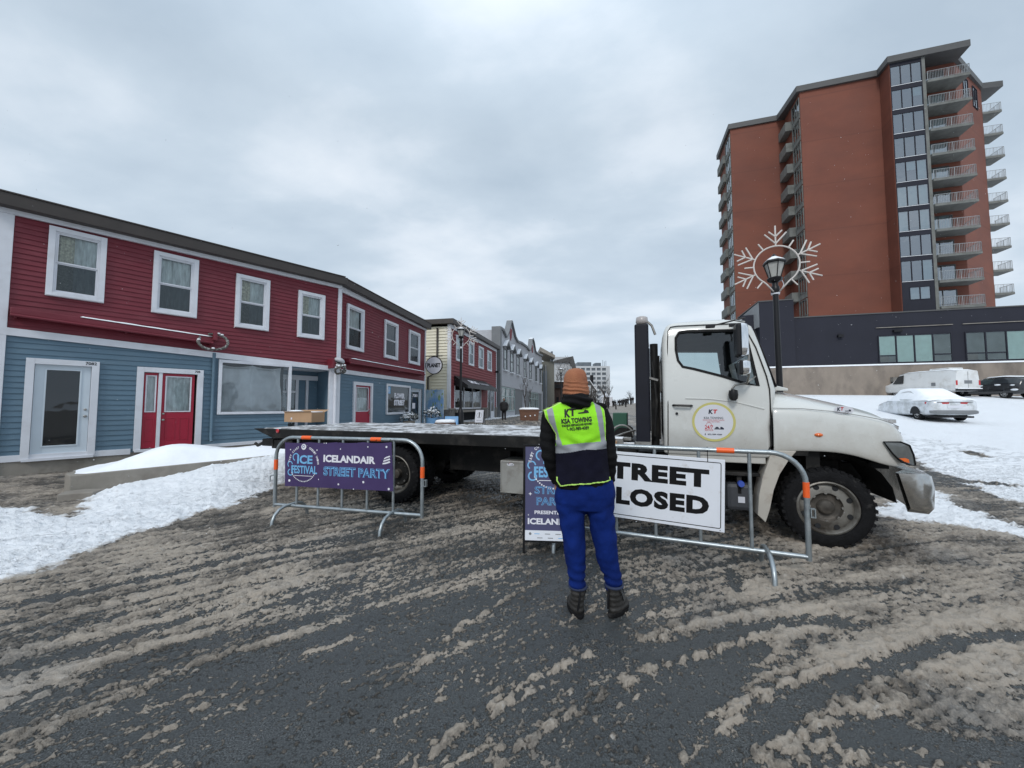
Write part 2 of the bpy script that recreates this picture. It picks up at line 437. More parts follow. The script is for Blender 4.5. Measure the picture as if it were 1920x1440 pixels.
def fbm(x, y, n=4, sd=0, gain=.5):
    r = 0; a = 1; t = 0
    for i in range(n): r = r + a * perlin(x * 2 ** i, y * 2 ** i, sd + i); t += a; a *= gain
    return r / t * 1.4


def sst(a, b, x): t = np.clip((x - a) / (b - a), 0, 1); return t * t * (3 - 2 * t)


def seg_d(x, y, P):
    d = np.full(x.shape, 1e9)
    for (ax, ay), (bx, by) in zip(P[:-1], P[1:]):
        vx, vy = bx - ax, by - ay; t = np.clip(((x - ax) * vx + (y - ay) * vy) / (vx * vx + vy * vy + 1e-9), 0, 1)
        d = np.minimum(d, np.hypot(x - ax - t * vx, y - ay - t * vy))
    return d


def poly_sd(x, y, P):
    """distance to polygon, positive inside"""
    d = seg_d(x, y, P + [P[0]]); ins = np.zeros(x.shape, bool)
    for (ax, ay), (bx, by) in zip(P, P[1:] + [P[0]]):
        c = ((ay > y) != (by > y)) & (x < (bx - ax) * (y - ay) / ((by - ay) if abs(by - ay) > 1e-9 else 1e-9) + ax)
        ins ^= c
    return np.where(ins, d, -d)


def gbase(x, y):
    """lie of the land: road nearly level, rising gently up the street, lot on the right climbing away"""
    x = np.asarray(x, float); y = np.asarray(y, float)
    h = .36 * sst(8.5, 19, y) + 1.3 * sst(45, 130, y)
    lot = np.interp(y, [8, 18, 29, 36, 60, 110], [0, .76, 2.15, 2.5, 2.5, 1.66])
    h = np.maximum(h, 0) * (1 - sst(5 + .21 * y, 9 + .23 * y, x)) + lot * sst(5 + .21 * y, 9 + .23 * y, x)
    return h


def gz(x, y): return float(gbase(np.array([x]), np.array([y]))[0])
def gp(L, z=0.0): return [tuple(G(px, py, z)[:2]) for px, py in L]


RIDGE = [([(1215, 1200), (1310, 1175), (1410, 1155), (1505, 1145), (1640, 1140)], .07, .9), ([(1200, 1262), (1270, 1240), (1410, 1202), (1500, 1188), (1570, 1183)], .05, .8),
         ([(1370, 1350), (1435, 1310), (1560, 1255), (1625, 1225), (1760, 1175), (1900, 1160)], .075, 1.0), ([(1440, 1412), (1500, 1372), (1560, 1340), (1680, 1285), (1810, 1250), (1920, 1225)], .09, 1.0),
         ([(940, 1432), (1000, 1390), (1060, 1345), (1130, 1300), (1180, 1280)], .045, .85), ([(930, 1290), (1035, 1250), (1100, 1225)], .06, .6),
         ([(780, 1435), (850, 1380), (940, 1325), (985, 1290)], .03, .9), ([(630, 1360), (700, 1305), (780, 1260), (850, 1190), (950, 1125), (1010, 1090)], .02, .75),
         ([(300, 1370), (390, 1325), (450, 1300), (520, 1270)], .028, .75), ([(0, 1310), (190, 1240), (350, 1185), (500, 1115), (640, 1070)], .09, .6), ([(0, 1385), (120, 1350), (260, 1295), (420, 1225), (560, 1190)], .045, .6),
         ([(0, 1230), (160, 1190), (380, 1110), (560, 1060)], .08, .5), ([(1480, 1425), (1560, 1380), (1570, 1410), (1620, 1440)], .05, .8), ([(1440, 1300), (1440, 1240), (1480, 1180), (1500, 1190), (1560, 1240)], .06, .7)]
LANE = [([(1220, 1228), (1360, 1190), (1460, 1172), (1580, 1168)], .07, 1.0), ([(1410, 1362), (1510, 1300), (1660, 1250), (1810, 1210), (1920, 1195)], .075, 1.1),
        ([(1575, 1385), (1660, 1372), (1810, 1405), (1920, 1412)], .06, 1.0), ([(1270, 1300), (1350, 1260), (1420, 1215)], .12, .8), ([(0, 1140), (250, 1090), (480, 1040), (700, 1000)], .07, .7),
        ([(0, 1270), (180, 1215), (420, 1140), (620, 1085)], .05, .7), ([(60, 1210), (300, 1135), (520, 1085)], .04, .6), ([(140, 1370), (330, 1300), (520, 1240), (700, 1150)], .06, .7), ([(420, 1400), (560, 1310), (680, 1230), (900, 1130)], .10, .7),
        ([(1500, 1105), (1640, 1105), (1780, 1120)], .04, .5), ([(1370, 1075), (1385, 1110)], .04, .9)]
DENS = [(60, 920, 1.0), (10, 900, .9), (100, 905, .9), (0, 1100, .85), (300, 1100, .75), (600, 1050, .78), (900, 1000, .75), (100, 1200, .72), (400, 1180, .58), (700, 1130, .48), (100, 1350, .45), (300, 1420, .36), (500, 1350, .18), (700, 1400, .14), (700, 1250, .26),
        (900, 1200, .2), (900, 1400, .12), (1000, 1100, .45), (1120, 1190, .36), (1050, 1250, .38), (1100, 1380, .42), (1250, 1300, .14), (1300, 1390, .2), (1250, 1130, .62), (1400, 1120, .85), (1650, 1120, .92), (1850, 1080, .95),
        (1700, 1050, .9), (1510, 1240, .8), (1800, 1330, 1.1), (1600, 1400, .36), (1850, 1430, .2), (1650, 1200, .7), (1300, 1050, .62), (1000, 1000, .65), (850, 950, .6), (1000, 1430, .42), (1480, 1320, .25), (1700, 980, .9), (500, 980, .85), (200, 1050, .9)]
SNOWP = [  # white snow, outlined where it lies
    (gp([(-900, 960), (0, 946), (60, 950), (96, 957), (140, 968), (150, 935), (131, 922), (140, 905), (200, 905), (330, 880), (437, 862), (560, 850), (700, 830), (560, 895), (525, 905), (452, 937), (379, 957), (320, 980), (248, 995), (198, 1018), (117, 1050), (58, 1068), (0, 1084), (-700, 1300)], .05), .15),
    (gp([(1640, 968), (1690, 900), (1720, 880), (1755, 918), (1800, 952), (1920, 990), (2300, 1080), (2300, 1100), (1920, 1010), (1800, 990)]), .12),
]
_lot = gp([(1690, 862), (1745, 886), (1800, 902), (1920, 952), (2400, 1120)]) + [(40, 3), (120, 10), (300, 60), (60, 130), (14, 36), (8.5, 16)]
SNOWP.append((_lot, .10))
SNOWP.append(([(-7.9, 24.5), (-5.0, 25), (-3.7, 24.5), (-2.0, 26), (.5, 34), (4, 50), (10, 76), (5, 76), (-1.5, 46), (-4.5, 33), (-5.5, 29)], .09))
SNOWP.append(([(-3.6, 20), (-2.2, 20.3), (-1.6, 23), (-2.4, 23.6), (-3.3, 22)], .06))
PATH = [(-4.1, 23), (-1.6, 27), (.2, 34.5), (3.8, 50), (8, 72)]


def build_ground():
    ys = [1.2]
    while ys[-1] < 9: ys.append(ys[-1] + .0075 + .0042 * (ys[-1] - 1.2))
    while ys[-1] < 60: ys.append(ys[-1] + .04 + .035 * (ys[-1] - 9))
    while ys[-1] < 3000: ys.append(ys[-1] * 1.12)
    ys = [-60, -20, -8, -3, -1, 0, .6, 1.0] + ys
    xs = [0.0]
    while xs[-1] < 400:
        x = xs[-1]; xs.append(x + (.0115 + .0035 * max(0, x - 1.2) + .02 * max(0, x - 9) * .8 + (.05 * max(0, x - 30))))
    xs = [-v for v in xs[:0:-1]] + xs; xs = [-3000, -1200] + xs + [1200, 3000]
    X, Y = np.meshgrid(np.array(xs), np.array(ys)); nx, ny = len(xs), len(ys)
    x, y = X.ravel(), Y.ravel(); near = (np.abs(x) < 14) & (y > .5) & (y < 60)
    z = gbase(x, y); sl = np.full(x.shape, .3); sn = np.full(x.shape, -1.0); tone = np.zeros(x.shape)
    xn, yn = x[near], y[near]
    # streak direction follows the wheel tracks: steeper on the left, swinging across to the right
    h = np.interp(xn, [-14, -4, -2, 0, 1, 2.5, 5, 14], [-9.4, -2.95, -1.35, 0, .62, 1.15, 1.78, 3.2]); phi = yn - h
    an = fbm(phi * 5.5 + .5 * perlin(xn * .9, yn * .9, 5), xn * .75, 3, 11) * .7 + fbm(phi * 19, xn * 1.6, 3, 31) * .50
    dens = np.zeros(xn.shape); wt = np.zeros(xn.shape) + 1e-6
    for px, py, d in DENS:
        g = G(px, py); s_ = .10 + .12 * g[1]; w = np.exp(-((xn - g[0]) ** 2 + (yn - g[1]) ** 2) / (2 * s_ * s_)) + 1e-5 / (1 + (xn - g[0]) ** 2 + (yn - g[1]) ** 2); dens += w * d; wt += w
    dens = dens / wt; dens = np.where(yn > 9, .75, dens)
    wob = fbm(xn * 7, yn * 7, 3, 3) * .035
    comb = np.sin((xn * .93 - yn * .37 + .02 * perlin(xn * 6, yn * 6, 99)) * 2 * PI / .062 + 2.2 * perlin(xn * 3, yn * 3, 98)) * sst(-.1, .45, perlin(xn * 1.7, yn * 1.7, 97) + .1)
    rdg = np.zeros(xn.shape); lan = np.zeros(xn.shape)
    for P, w, s_ in RIDGE: d = seg_d(xn, yn, gp(P)) + wob; rdg = np.maximum(rdg, s_ * np.exp(-(d / w) ** 2 * .8))
    for P, w, s_ in LANE: d = seg_d(xn, yn, gp(P)) + wob; lan = np.maximum(lan, s_ * np.exp(-(d / w) ** 2 * .9))
    cl = fbm(phi * 19, xn * 10.5 + yn * 3, 4, 21, .62); clod = fbm(phi * 26 + cl, xn * 17, 4, 141, .72); bil = clod; bil2 = perlin(xn * 41, yn * 44, 151); far_ = np.clip(yn / 4.5, 1, 4); clf = fbm(xn * 13 / far_, yn * 13 / far_, 4, 161, .7); cl2 = perlin(xn * 30, yn * 34, 41); fine = perlin(xn * 62, yn * 62, 51)
    f = (dens - .60) * 1.15 + an * .72 + rdg * (.72 + .9 * cl) - lan * .95 + cl * .75 + clod * .62 + cl2 * .14 + comb * np.clip(rdg + .35 * (dens > .5), 0, 1) * .30
    t = sst(-.02, .5, f); lump = .5 + .5 * np.abs(cl) * 2 + .25 * cl2
    dk = np.clip(dens, .3, 1.0); hs = t * (.008 + dk * .78 * (.030 * np.clip(.3 + cl, 0, 2) + .034 * np.clip(clod + .08, 0, 1) ** 1.3 + .006 * bil2 + .030 * np.clip(clf, -.3, 1) * np.clip(yn / 4, .3, 1.3))) + t * rdg * .022 + t * fine * .003 + t * dk * .018 * np.clip(an, -1, 1)
    crumb = sst(.36, .55, perlin(xn * 33 + 9, yn * 38, 77) + .35 * perlin(xn * 5, yn * 5, 78) + .15 * cl) * sst(-1.2, -.3, f)
    hs = np.maximum(hs, crumb * .011); f = np.maximum(f, crumb * .35 - .12)
    # brown churned slush on the pavement at the far left
    clS = fbm(xn * 4.2, yn * 4.2, 4, 221, .5); clS2 = fbm(xn * 15, yn * 15, 3, 231, .6)
    # snow sheets
    sf = np.full(xn.shape, -1.0); sh = np.zeros(xn.shape)
    edge = fbm(xn * 2.2, yn * 2.2, 4, 61, .6)
    for P, hh in SNOWP:
        d = poly_sd(xn, yn, P) + edge * .20 + clS2 * .07 + an * .05
        sf = np.maximum(sf, np.clip(d * 4, -1, 1)); sh = np.maximum(sh, hh * .55 * sst(-.02, .7, d))
    pd = seg_d(xn, yn, PATH); sf = np.where((pd < .8 + .2 * edge) & (yn > 20), -.6, sf); sh = np.where(sf < -.5, 0, sh)
    rough = sst(.9, .1, sh * 8)                                    # churned near the edges, smoother inside
    sh = sh * (1 + .28 * edge) + sst(0, .3, sf) * (clS * .010 * (.25 + rough) + clS2 * .009 * rough)
    sh = sh * (1 + .5 * fbm(xn * .7, yn * .7, 3, 91))
    for P in ([(1700, 812), (1790, 822), (1960, 826)], [(1720, 806), (1800, 812), (1930, 818)], [(1815, 830), (1850, 836)], [(1790, 757), (1860, 752), (1930, 755)], [(1800, 762), (1900, 760)], [(1750, 850), (1900, 865)]):
        d = seg_d(xn, yn, gp(P, .5)) + wob; sf = np.where(yn > 6, sf - 2.0 * np.exp(-(d / .20) ** 2) * sst(-.5, .3, edge + .3), sf)
    # smooth snow ramp leaning on the planter wall at the left
    ramp = np.exp(-(np.maximum(0, seg_d(xn, yn, [(-6.9, 6.75), (-5.9, 7.7), (-5.0, 8.6), (-4.0, 9.6)]) - .12) / .55) ** 2) * np.interp(xn, [-7.1, -6.6, -5.9, -5.2, -4.4], [0, .09, .25, .37, .42])
    sh = sh + ramp * sst(0, .6, sf)
    z[near] += np.maximum(hs, 0) + np.maximum(sh, 0) * sst(-.1, .1, sf); sl[near] = f; sn[near] = sf; tone[near] = fbm(xn * 1.1, yn * 1.1, 3, 71) * .6 + (dens - .6) * .5 + rdg * .35 + an * .75 + cl * .25 - .26 * sst(3.3, 5, yn)
    far = ~near; df = poly_sd(x[far], y[far], _lot) + fbm(x[far] * .5, y[far] * .5, 3, 5) * .3; sn[far] = np.clip(df * 2, -1, 1); sl[far] = .25
    me = bpy.data.meshes.new('road'); me.vertices.add(nx * ny); me.vertices.foreach_set('co', np.stack([x, y, z], 1).ravel())
    i = np.arange((ny - 1) * nx).reshape(ny - 1, nx)[:, :-1].ravel(); q = np.stack([i, i + 1, i + nx + 1, i + nx], 1)
    me.loops.add(q.size); me.loops.foreach_set('vertex_index', q.ravel()); me.polygons.add(len(q))
    me.polygons.foreach_set('loop_start', np.arange(0, q.size, 4)); me.update(calc_edges=True)
    me.polygons.foreach_set('use_smooth', [True] * len(q))
    for nm, a in (('slush', sl), ('snow', sn), ('tone', tone)):
        at_ = me.attributes.new(nm, 'FLOAT', 'POINT'); at_.data.foreach_set('value', a.astype(np.float32))
    m_ = bpy.data.materials.new('slushy_road'); m_.use_nodes = True; nt = m_.node_tree; N, L = nt.nodes, nt.links; b = N['Principled BSDF']
    def attr(n): a = N.new('ShaderNodeAttribute'); a.attribute_name = n; return a.outputs['Fac']
    tc = N.new('ShaderNodeTexCoord')
    def noi(s_, d=6, r=.6): n = N.new('ShaderNodeTexNoise'); n.inputs['Scale'].default_value = s_; n.inputs['Detail'].default_value = d; n.inputs['Roughness'].default_value = r; L.new(tc.outputs['Object'], n.inputs[0]); return n.outputs[0]
    def mm(op, a, b_=None, c=None):
        n = N.new('ShaderNodeMath'); n.operation = op
        for k, v in enumerate([a, b_, c]):
            if v is None: continue
            if isinstance(v, (int, float)): n.inputs[k].default_value = v
            else: L.new(v, n.inputs[k])
        return n.outputs[0]
    def mr(a, lo, hi, o0=0.0, o1=1.0): n = N.new('ShaderNodeMapRange'); n.interpolation_type = 'SMOOTHSTEP'; L.new(a, n.inputs[0]); n.inputs[1].default_value = lo; n.inputs[2].default_value = hi; n.inputs[3].default_value = o0; n.inputs[4].default_value = o1; return n.outputs[0]
    def mixc(f_, a, b_):
        n = N.new('ShaderNodeMix'); n.data_type = 'RGBA'; L.new(f_, n.inputs[0])
        for k, v in ((6, a), (7, b_)):
            if isinstance(v, tuple): n.inputs[k].default_value = (*v, 1)
            else: L.new(v, n.inputs[k])
        return n.outputs[2]
    n60 = noi(60, 5, .7); n25 = noi(24, 5, .75); n14 = noi(14); n3 = noi(3); n1 = noi(.8); n300 = noi(130, 4, .75)
    s_ = mm('ADD', attr('slush'), mm('ADD', mm('MULTIPLY', mm('SUBTRACT', n60, .5), .9), mm('MULTIPLY', mm('SUBTRACT', n25, .5), 1.1)))
    crm = mr(mm('ADD', n60, mm('MULTIPLY', n14, .5)), .865, .92); sm = mm('MAXIMUM', mr(s_, .0, .14), mm('MULTIPLY', crm, .8))
    asph = mixc(mr(n300, .38, .68), (.016, .018, .019), (.125, .133, .134))
    asph = mixc(mr(n3, .35, .7, 0, .55), asph, (.040, .045, .047))
    tn = mm('ADD', attr('tone'), mm('ADD', mm('MULTIPLY', mm('SUBTRACT', n14, .5), 1.2), mm('MULTIPLY', mm('SUBTRACT', n60, .5), 1.3)))
    slc = mixc(mr(tn, -.65, .6), (.066, .059, .051), (.405, .350, .290))
    slc = mixc(mr(n1, .5, .75, 0, .45), slc, (.36, .355, .345))
    slc = mixc(mr(mm('ADD', n14, mm('MULTIPLY', n60, .5)), .86, 1.0, 0, .6), slc, (.50, .48, .45))
    slc = mixc(mr(n25, .60, .75, 0, .55), slc, (.060, .056, .050))
    col = mixc(sm, asph, slc)
    snv = mm('ADD', attr('snow'), mm('MULTIPLY', mm('SUBTRACT', n14, .5), .9))
    snm = mr(snv, -.05, .3)
    snc = mixc(mr(mm('ADD', mm('MULTIPLY', attr('snow'), -.45), n14), .28, .50, 0, .55), (.88, .905, .94), (.45, .41, .37))
    snc = mixc(mr(n1, .55, .8, 0, .12), snc, (.6, .64, .72))
    col = mixc(snm, col, snc)
    L.new(col, b.inputs['Base Color'])
    ro = mm('ADD', mr(n3, .3, .7, .14, .42), mm('MULTIPLY', sm, .28)); L.new(ro, b.inputs['Roughness']); b.inputs['Specular IOR Level'].default_value = .45
    hgt = mm('ADD', mm('MULTIPLY', mm('ADD', n60, mm('MULTIPLY', n25, .8)), mm('ADD', .12, mm('ADD', mm('MULTIPLY', sm, 1.1), mm('MULTIPLY', snm, .12)))), mm('MULTIPLY', n300, .22))
    bp = N.new('ShaderNodeBump'); bp.inputs['Strength'].default_value = .9; bp.inputs['Distance'].default_value = .016; L.new(hgt, bp.inputs['Height']); L.new(bp.outputs[0], b.inputs['Normal'])
    me.materials.append(m_)
    o = bpy.data.objects.new('road', me); COL.objects.link(o); tag(o, kind='structure')
    print('ground verts', nx * ny)


build_ground()
# ------------------------------------------------------------ clapboard walls with openings
def siding(mb, x0, x1, z0, z1, h=.12, dep=.018, holes=(), y=0.0):
    z = z0
    while z < z1 - 1e-4:
        zt = min(z + h, z1); cuts = sorted({z, zt} | {c for q in holes for c in (q[2], q[3]) if z < c < zt})
        for a, b in zip(cuts[:-1], cuts[1:]):
            ya = y - dep * (1 - (a - z) / h); yb = y - dep * (1 - (b - z) / h)
            xs = [(x0, x1)]
            for q in holes:
                if q[2] < (a + b) / 2 < q[3]:
                    xs = [s_ for l, r in xs for s_ in ((l, min(r, q[0])), (max(l, q[1]), r)) if s_[1] - s_[0] > 1e-4]
            for l, r in xs:
                mb.add([(l, ya, a), (r, ya, a), (r, yb, b), (l, yb, b)], [(0, 1, 2, 3)])
                if a == z: mb.add([(l, y, a), (r, y, a), (r, ya, a), (l, ya, a)], [(0, 1, 2, 3)])
        z = zt


def wavy(mb, x0, x1, y, z0, z1, n=40, amp=.015, fr=9, k=0, seed=0):
    mb.k = k; vs = []
    for i in range(n + 1):
        x = x0 + (x1 - x0) * i / n; w = amp * math.sin(x * fr * 2 * PI + seed) + amp * .6 * math.sin(x * fr * 3.3 + seed * 2)
        for j in range(5): vs.append((x + w * .3 * (1 - j / 4), y + w, z0 + (z1 - z0) * j / 4))
    mb.add(vs, [(i * 5 + j, (i + 1) * 5 + j, (i + 1) * 5 + j + 1, i * 5 + j + 1) for i in range(n) for j in range(4)])


def sash_window(root, r, trim=.10, curt=('curtain', 'lace'), label=None, name='window', gl='glass', tm='white', y=0.0, single=False):
    """double-hung window: casing > sash, pane, curtain"""
    x0, x1, z0, z1 = r; t = trim
    f = MB().frame(x0, x1, z0, z1, t, y - .075, y + .02); f.frame(x0 + t, x1 - t, z0 + t, z1 - t, .025, y - .05, y + .03)
    f.box(x0 + .02, x1 - .02, y - .095, y - .0755, z0 + .01, z0 + t * .45)
    w = f.build(name, M[tm], root, bevel=.004)
    if label: w['label'] = label
    X0, X1, Z0, Z1 = x0 + t + .0255, x1 - t - .0255, z0 + t + .0255, z1 - t - .0255; zm = (Z0 + Z1) / 2
    s_ = MB()
    if not single: s_.frame(X0, X1, zm + .016, Z1, .028, y - .03, y + .005, .001).frame(X0, X1, Z0, zm - .016, .028, y - .012, y + .02).box(X0, X1, y - .036, y + .004, zm - .015, zm + .015)
    else: s_.frame(X0, X1, Z0, Z1, .03, y - .03, y + .01)
    s_.build('sash', M[tm], w, bevel=.002)
    MB().add([(X0, y + .006, Z0), (X1, y + .006, Z0), (X1, y + .006, Z1), (X0, y + .006, Z1)], [(0, 1, 2, 3)]).build('pane', M[gl], w)
    if not single: MB().add([(X0, y - .009, Z0), (X1, y - .009, Z0), (X1, y - .009, zm), (X0, y - .009, zm)], [(0, 1, 2, 3)]).build('screen', M['screen'], w)
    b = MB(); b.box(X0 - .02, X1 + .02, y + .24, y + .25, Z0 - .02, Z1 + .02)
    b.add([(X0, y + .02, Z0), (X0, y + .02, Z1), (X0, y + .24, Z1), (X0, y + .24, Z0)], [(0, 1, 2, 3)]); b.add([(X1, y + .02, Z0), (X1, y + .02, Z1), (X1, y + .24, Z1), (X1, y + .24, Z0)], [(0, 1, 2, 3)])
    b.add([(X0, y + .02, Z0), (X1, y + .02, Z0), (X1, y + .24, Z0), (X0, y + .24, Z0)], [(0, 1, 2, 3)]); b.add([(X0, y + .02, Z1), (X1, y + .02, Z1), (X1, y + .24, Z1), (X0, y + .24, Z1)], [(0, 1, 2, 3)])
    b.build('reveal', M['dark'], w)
    if curt:
        c = MB(); mats = []
        wd = (X1 - X0); k = 0
        parts = [(X0, X0 + wd * .45, curt[1]), (X0 + wd * .42, X1, curt[0])] if len(curt) == 2 else [(X0, X1, curt[0])]
        for a, b_, mn in parts:
            wavy(c, a, b_, y + .09 - .02 * k, Z0 + .02, Z1, amp=.012, fr=7 / max(.3, b_ - a) * .5, k=k, seed=x0 * 3); mats.append(M[mn]); k += 1
        c.build('curtain', mats, w, smooth=True)
    return w


def cut_plane(o, co, no):
    bm = bmesh.new(); bm.from_mesh(o.data); bmesh.ops.bisect_plane(bm, geom=bm.verts[:] + bm.edges[:] + bm.faces[:], plane_co=co, plane_no=no, clear_outer=True)
    bm.to_mesh(o.data); bm.free()


def strip(mb, P0, P1, h0, h1, y0, y1):
    """sloping board between two points (x,z) with height h below each"""
    (xa, za), (xb, zb) = P0, P1
    mb.prism([(xa, za), (xb, zb), (xb, zb - h1), (xa, za - h0)], y0, y1)


# ------------------------------------------------------------ red and blue corner building (two street fronts)
F1 = Fr(at(12, 862, 8.34), math.degrees(math.atan2(4.57, 5.76))); BEND = at(632, 700, 14.1); F2 = Fr(BEND, 11)
L1 = float(np.hypot(*(BEND - np.array([*F1.o[:2], BEND[2]]))[:2])); L2 = 7.8


def build_corner_house():
    R_ = fthing(F1, 'corner_building', 'long two-storey clapboard building, red above and blue below, bending at the corner', 'building')
    def sub(F): # pieces on the second front are laid out in that front's axes, then moved into the first's
        return Matrix.Translation(Vector(F1_local(F.o))) @ Matrix.Rotation(F.rot() - F1.rot(), 4, 'Z')
    def F1_local(p): d = np.array([p[0], p[1], 0]) - F1.o; return (float(d @ F1.X), float(d @ F1.Y), 0)
    T2 = sub(F2)
    def place(o): o.data.transform(T2); return o
    # --- openings
    d1 = F1.rect((50, 670), (176, 845), (188, 680), (36, 852)); d2 = F1.rect((257.5, 686), (375, 836), (381, 695), (249, 837)); d1 = (d1[0], d1[1], .33, 2.59); d2 = (d2[0], d2[1], .37, 2.53)
    sw = F1.rect((409.5, 671), (542, 775), (547, 687), (406, 777.5)); ent = (sw[1] - .05, L1 - .28, .35, 2.78)
    wins = [F1.rect((92.5, 422.5), (194, 571), (201, 449), (84, 552)), F1.rect((289.5, 469), (367, 599), (373, 490.5), (282, 584)),
            F1.rect((443, 512), (502, 622), (506, 528), (438, 613)), F1.rect((559, 544), (607, 639), (608, 555), (556, 631))]
    ins = lambda r, t: (r[0] + t, r[1] - t, r[2] + t, r[3] - t)
    d1h = (d1[0] + .1, d1[1] - .1, 0, d1[3] - .08); d2h = (d2[0] + .1, d2[1] - .1, 0, d2[3] - .08); swh = ins(sw, .06)
    b = MB(); siding(b, -.12, L1, .30, 3.25, .125, holes=[d1h, d2h, swh, ent]); lo = b.build('lower_wall', M['blue'], R_)
    cut_plane(lo, (0, 0, 3.14), (.035, 0, 1))
    b = MB(); siding(b, -.12, L1, 2.60, 6.05, .115, holes=[ins(w, .09) for w in wins]); up = b.build('upper_wall', M['red'], R_)
    cut_plane(up, (0, 0, 3.08), (-.035, 0, -1)); cut_plane(up, (0, 0, 5.80), (-.02, 0, 1))
    b = MB(); d3 = F2.rect((661, 715), (696, 795), (697, 719), (660, 793)); d3 = (d3[0], d3[1], .45, d3[3]); fw = F2.rect((724, 719), (767, 777), (768, 724), (722, 776)); d4 = (6.05, 7.52, .45, 2.48)
    wins2 = [F2.rect((650, 571), (680, 661), (681, 583), (647, 654)), F2.rect((720, 599), (744, 675.5), (745, 608), (719, 670)), F2.rect((766, 616), (785.5, 685), (786, 623), (765, 681))]
    wins2 = [(w[0], w[1], 3.69, 5.44) for w in wins2]
    siding(b, 0, L2, .35, 2.85, .125, holes=[ins(d3, .08), ins(fw, .06), ins(d4, .06)]); place(b.build('lower_wall', M['blue'], R_))
    b = MB(); siding(b, 0, L2, 2.85, 5.80, .115, holes=[ins(w, .09) for w in wins2]); place(b.build('upper_wall', M['red'], R_))
    # back volume so that the building is solid
    b = MB(); E1 = T2 @ Vector((L2, 0, 0)); E2 = T2 @ Vector((L2, 9, 0)); Bd = Vector(F1_local(BEND))
    def slab(z0, z1, k, off=.0):
        b.k = k; b.vprism([(-.12, 1.3), (Bd.x - .6, 1.3), (E1.x - 1.25, E1.y + .3), (E2.x, E2.y), (-.12, 9)], z0, z1)
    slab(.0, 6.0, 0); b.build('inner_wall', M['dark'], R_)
    b = MB(); b.k = 0; b.vprism([(-.14, .0), (-.13, .0), (-.13, 9), (-.14, 9)], 0, 6.0); e = T2 @ Matrix.Translation((L2, 0, 0))
    b.box(0, .02, 0, 9, .3, 6.0, T=e); b.build('end_wall', M['cream'], R_)
    # --- trims
    b = MB(); strip(b, (-.37, 3.23), (L1, 2.93), .165, .165, -.06, 0); strip(b, (-.39, 5.90), (L1 + .02, 6.06), .20, .23, -.09, 0)
    b.box(-.37, -.115, -.055, 0.01, .02, 5.80); b.box(L1 - .10, L1 + .04, -.052, 0.01, .35, 5.9)
    strip(b, (-.36, .46), (1.9, .44), .14, .14, -.045, 0.0); b.prism([(3.32, .42), (3.32, .33), (5.7, .35), (5.7, .46)], -.045, 0)
    b.build('white_trim', M['white'], R_, bevel=.004)
    b = MB(); b.box(0, L2, -.06, 0, 2.72, 2.88); b.box(-.05, L2, -.09, 0, 5.76, 6.0); b.box(.0, .12, -.055, 0, .35, 5.78); b.box(L2 - .11, L2, -.055, 0.02, .35, 5.78)
    place(b.build('white_trim', M['white'], R_, bevel=.004))
    b = MB(); b.box(-.36, L1, -.02, .3, -.3, .345); b.build('foundation', M['concrete'], R_); b = MB(); b.box(0, L2, -.02, .3, -.1, .40); place(b.build('foundation', M['concrete'], R_))
    # roof: thin brown eaves board, flat snowy roof behind
    ra, rb, rc, rd = F1.uv(0, 357, -.3), F1.uv(632, 516, -.3), F1.uv(632, 530, -.3), F1.uv(0, 381, -.3); ex = lambda p, q, x: p[1] + (q[1] - p[1]) * (x - p[0]) / (q[0] - p[0]); xe = L1 + .12; RT = (ex(ra, rb, -.6), ex(ra, rb, xe), ex(rd, rc, xe), ex(rd, rc, -.6))
    b = MB(); b.prism([(-.6, RT[0]), (xe, RT[1]), (xe, RT[2]), (-.6, RT[3])], -.30, .5)
    b2 = MB(); b2.prism([(-.6, RT[0] + .03), (xe - .1, RT[1] + .03), (xe - .1, RT[1] + .001), (-.6, RT[0] + .001)], -.32, 9)
    for q in (b, b2): pass
    rf = b.build('roof_edge', M['brown'], R_, bevel=.01); b2.build('roof', M['brown'], R_)
    q0, q1, q2, q3 = F2.uv(640, 518, -.3), F2.uv(802, 604, -.3), F2.uv(800, 614, -.3), F2.uv(640, 531, -.3); b = MB(); b.prism([(-.05, q0[1]), (L2 + .15, q1[1]), (L2 + .15, q2[1]), (-.05, q3[1])], -.30, .5); place(b.build('roof_edge', M['brown'], R_, bevel=.01)); b = MB(); b.prism([(.0, q0[1] + .03), (L2 + .12, q1[1] + .03), (L2 + .12, q1[1] + .001), (.0, q0[1] + .001)], -.32, 9); place(b.build('roof', M['brown'], R_))
    # --- windows
    for i, w in enumerate(wins): sash_window(R_, w, .105, ('curtain', 'lace') if i != 1 else ('curtain', 'curtain'))
    for i, w in enumerate(wins2): o = sash_window(R_, w, .11, (('curtain',) if i == 0 else ()) if i < 3 else None); move(o, T2)
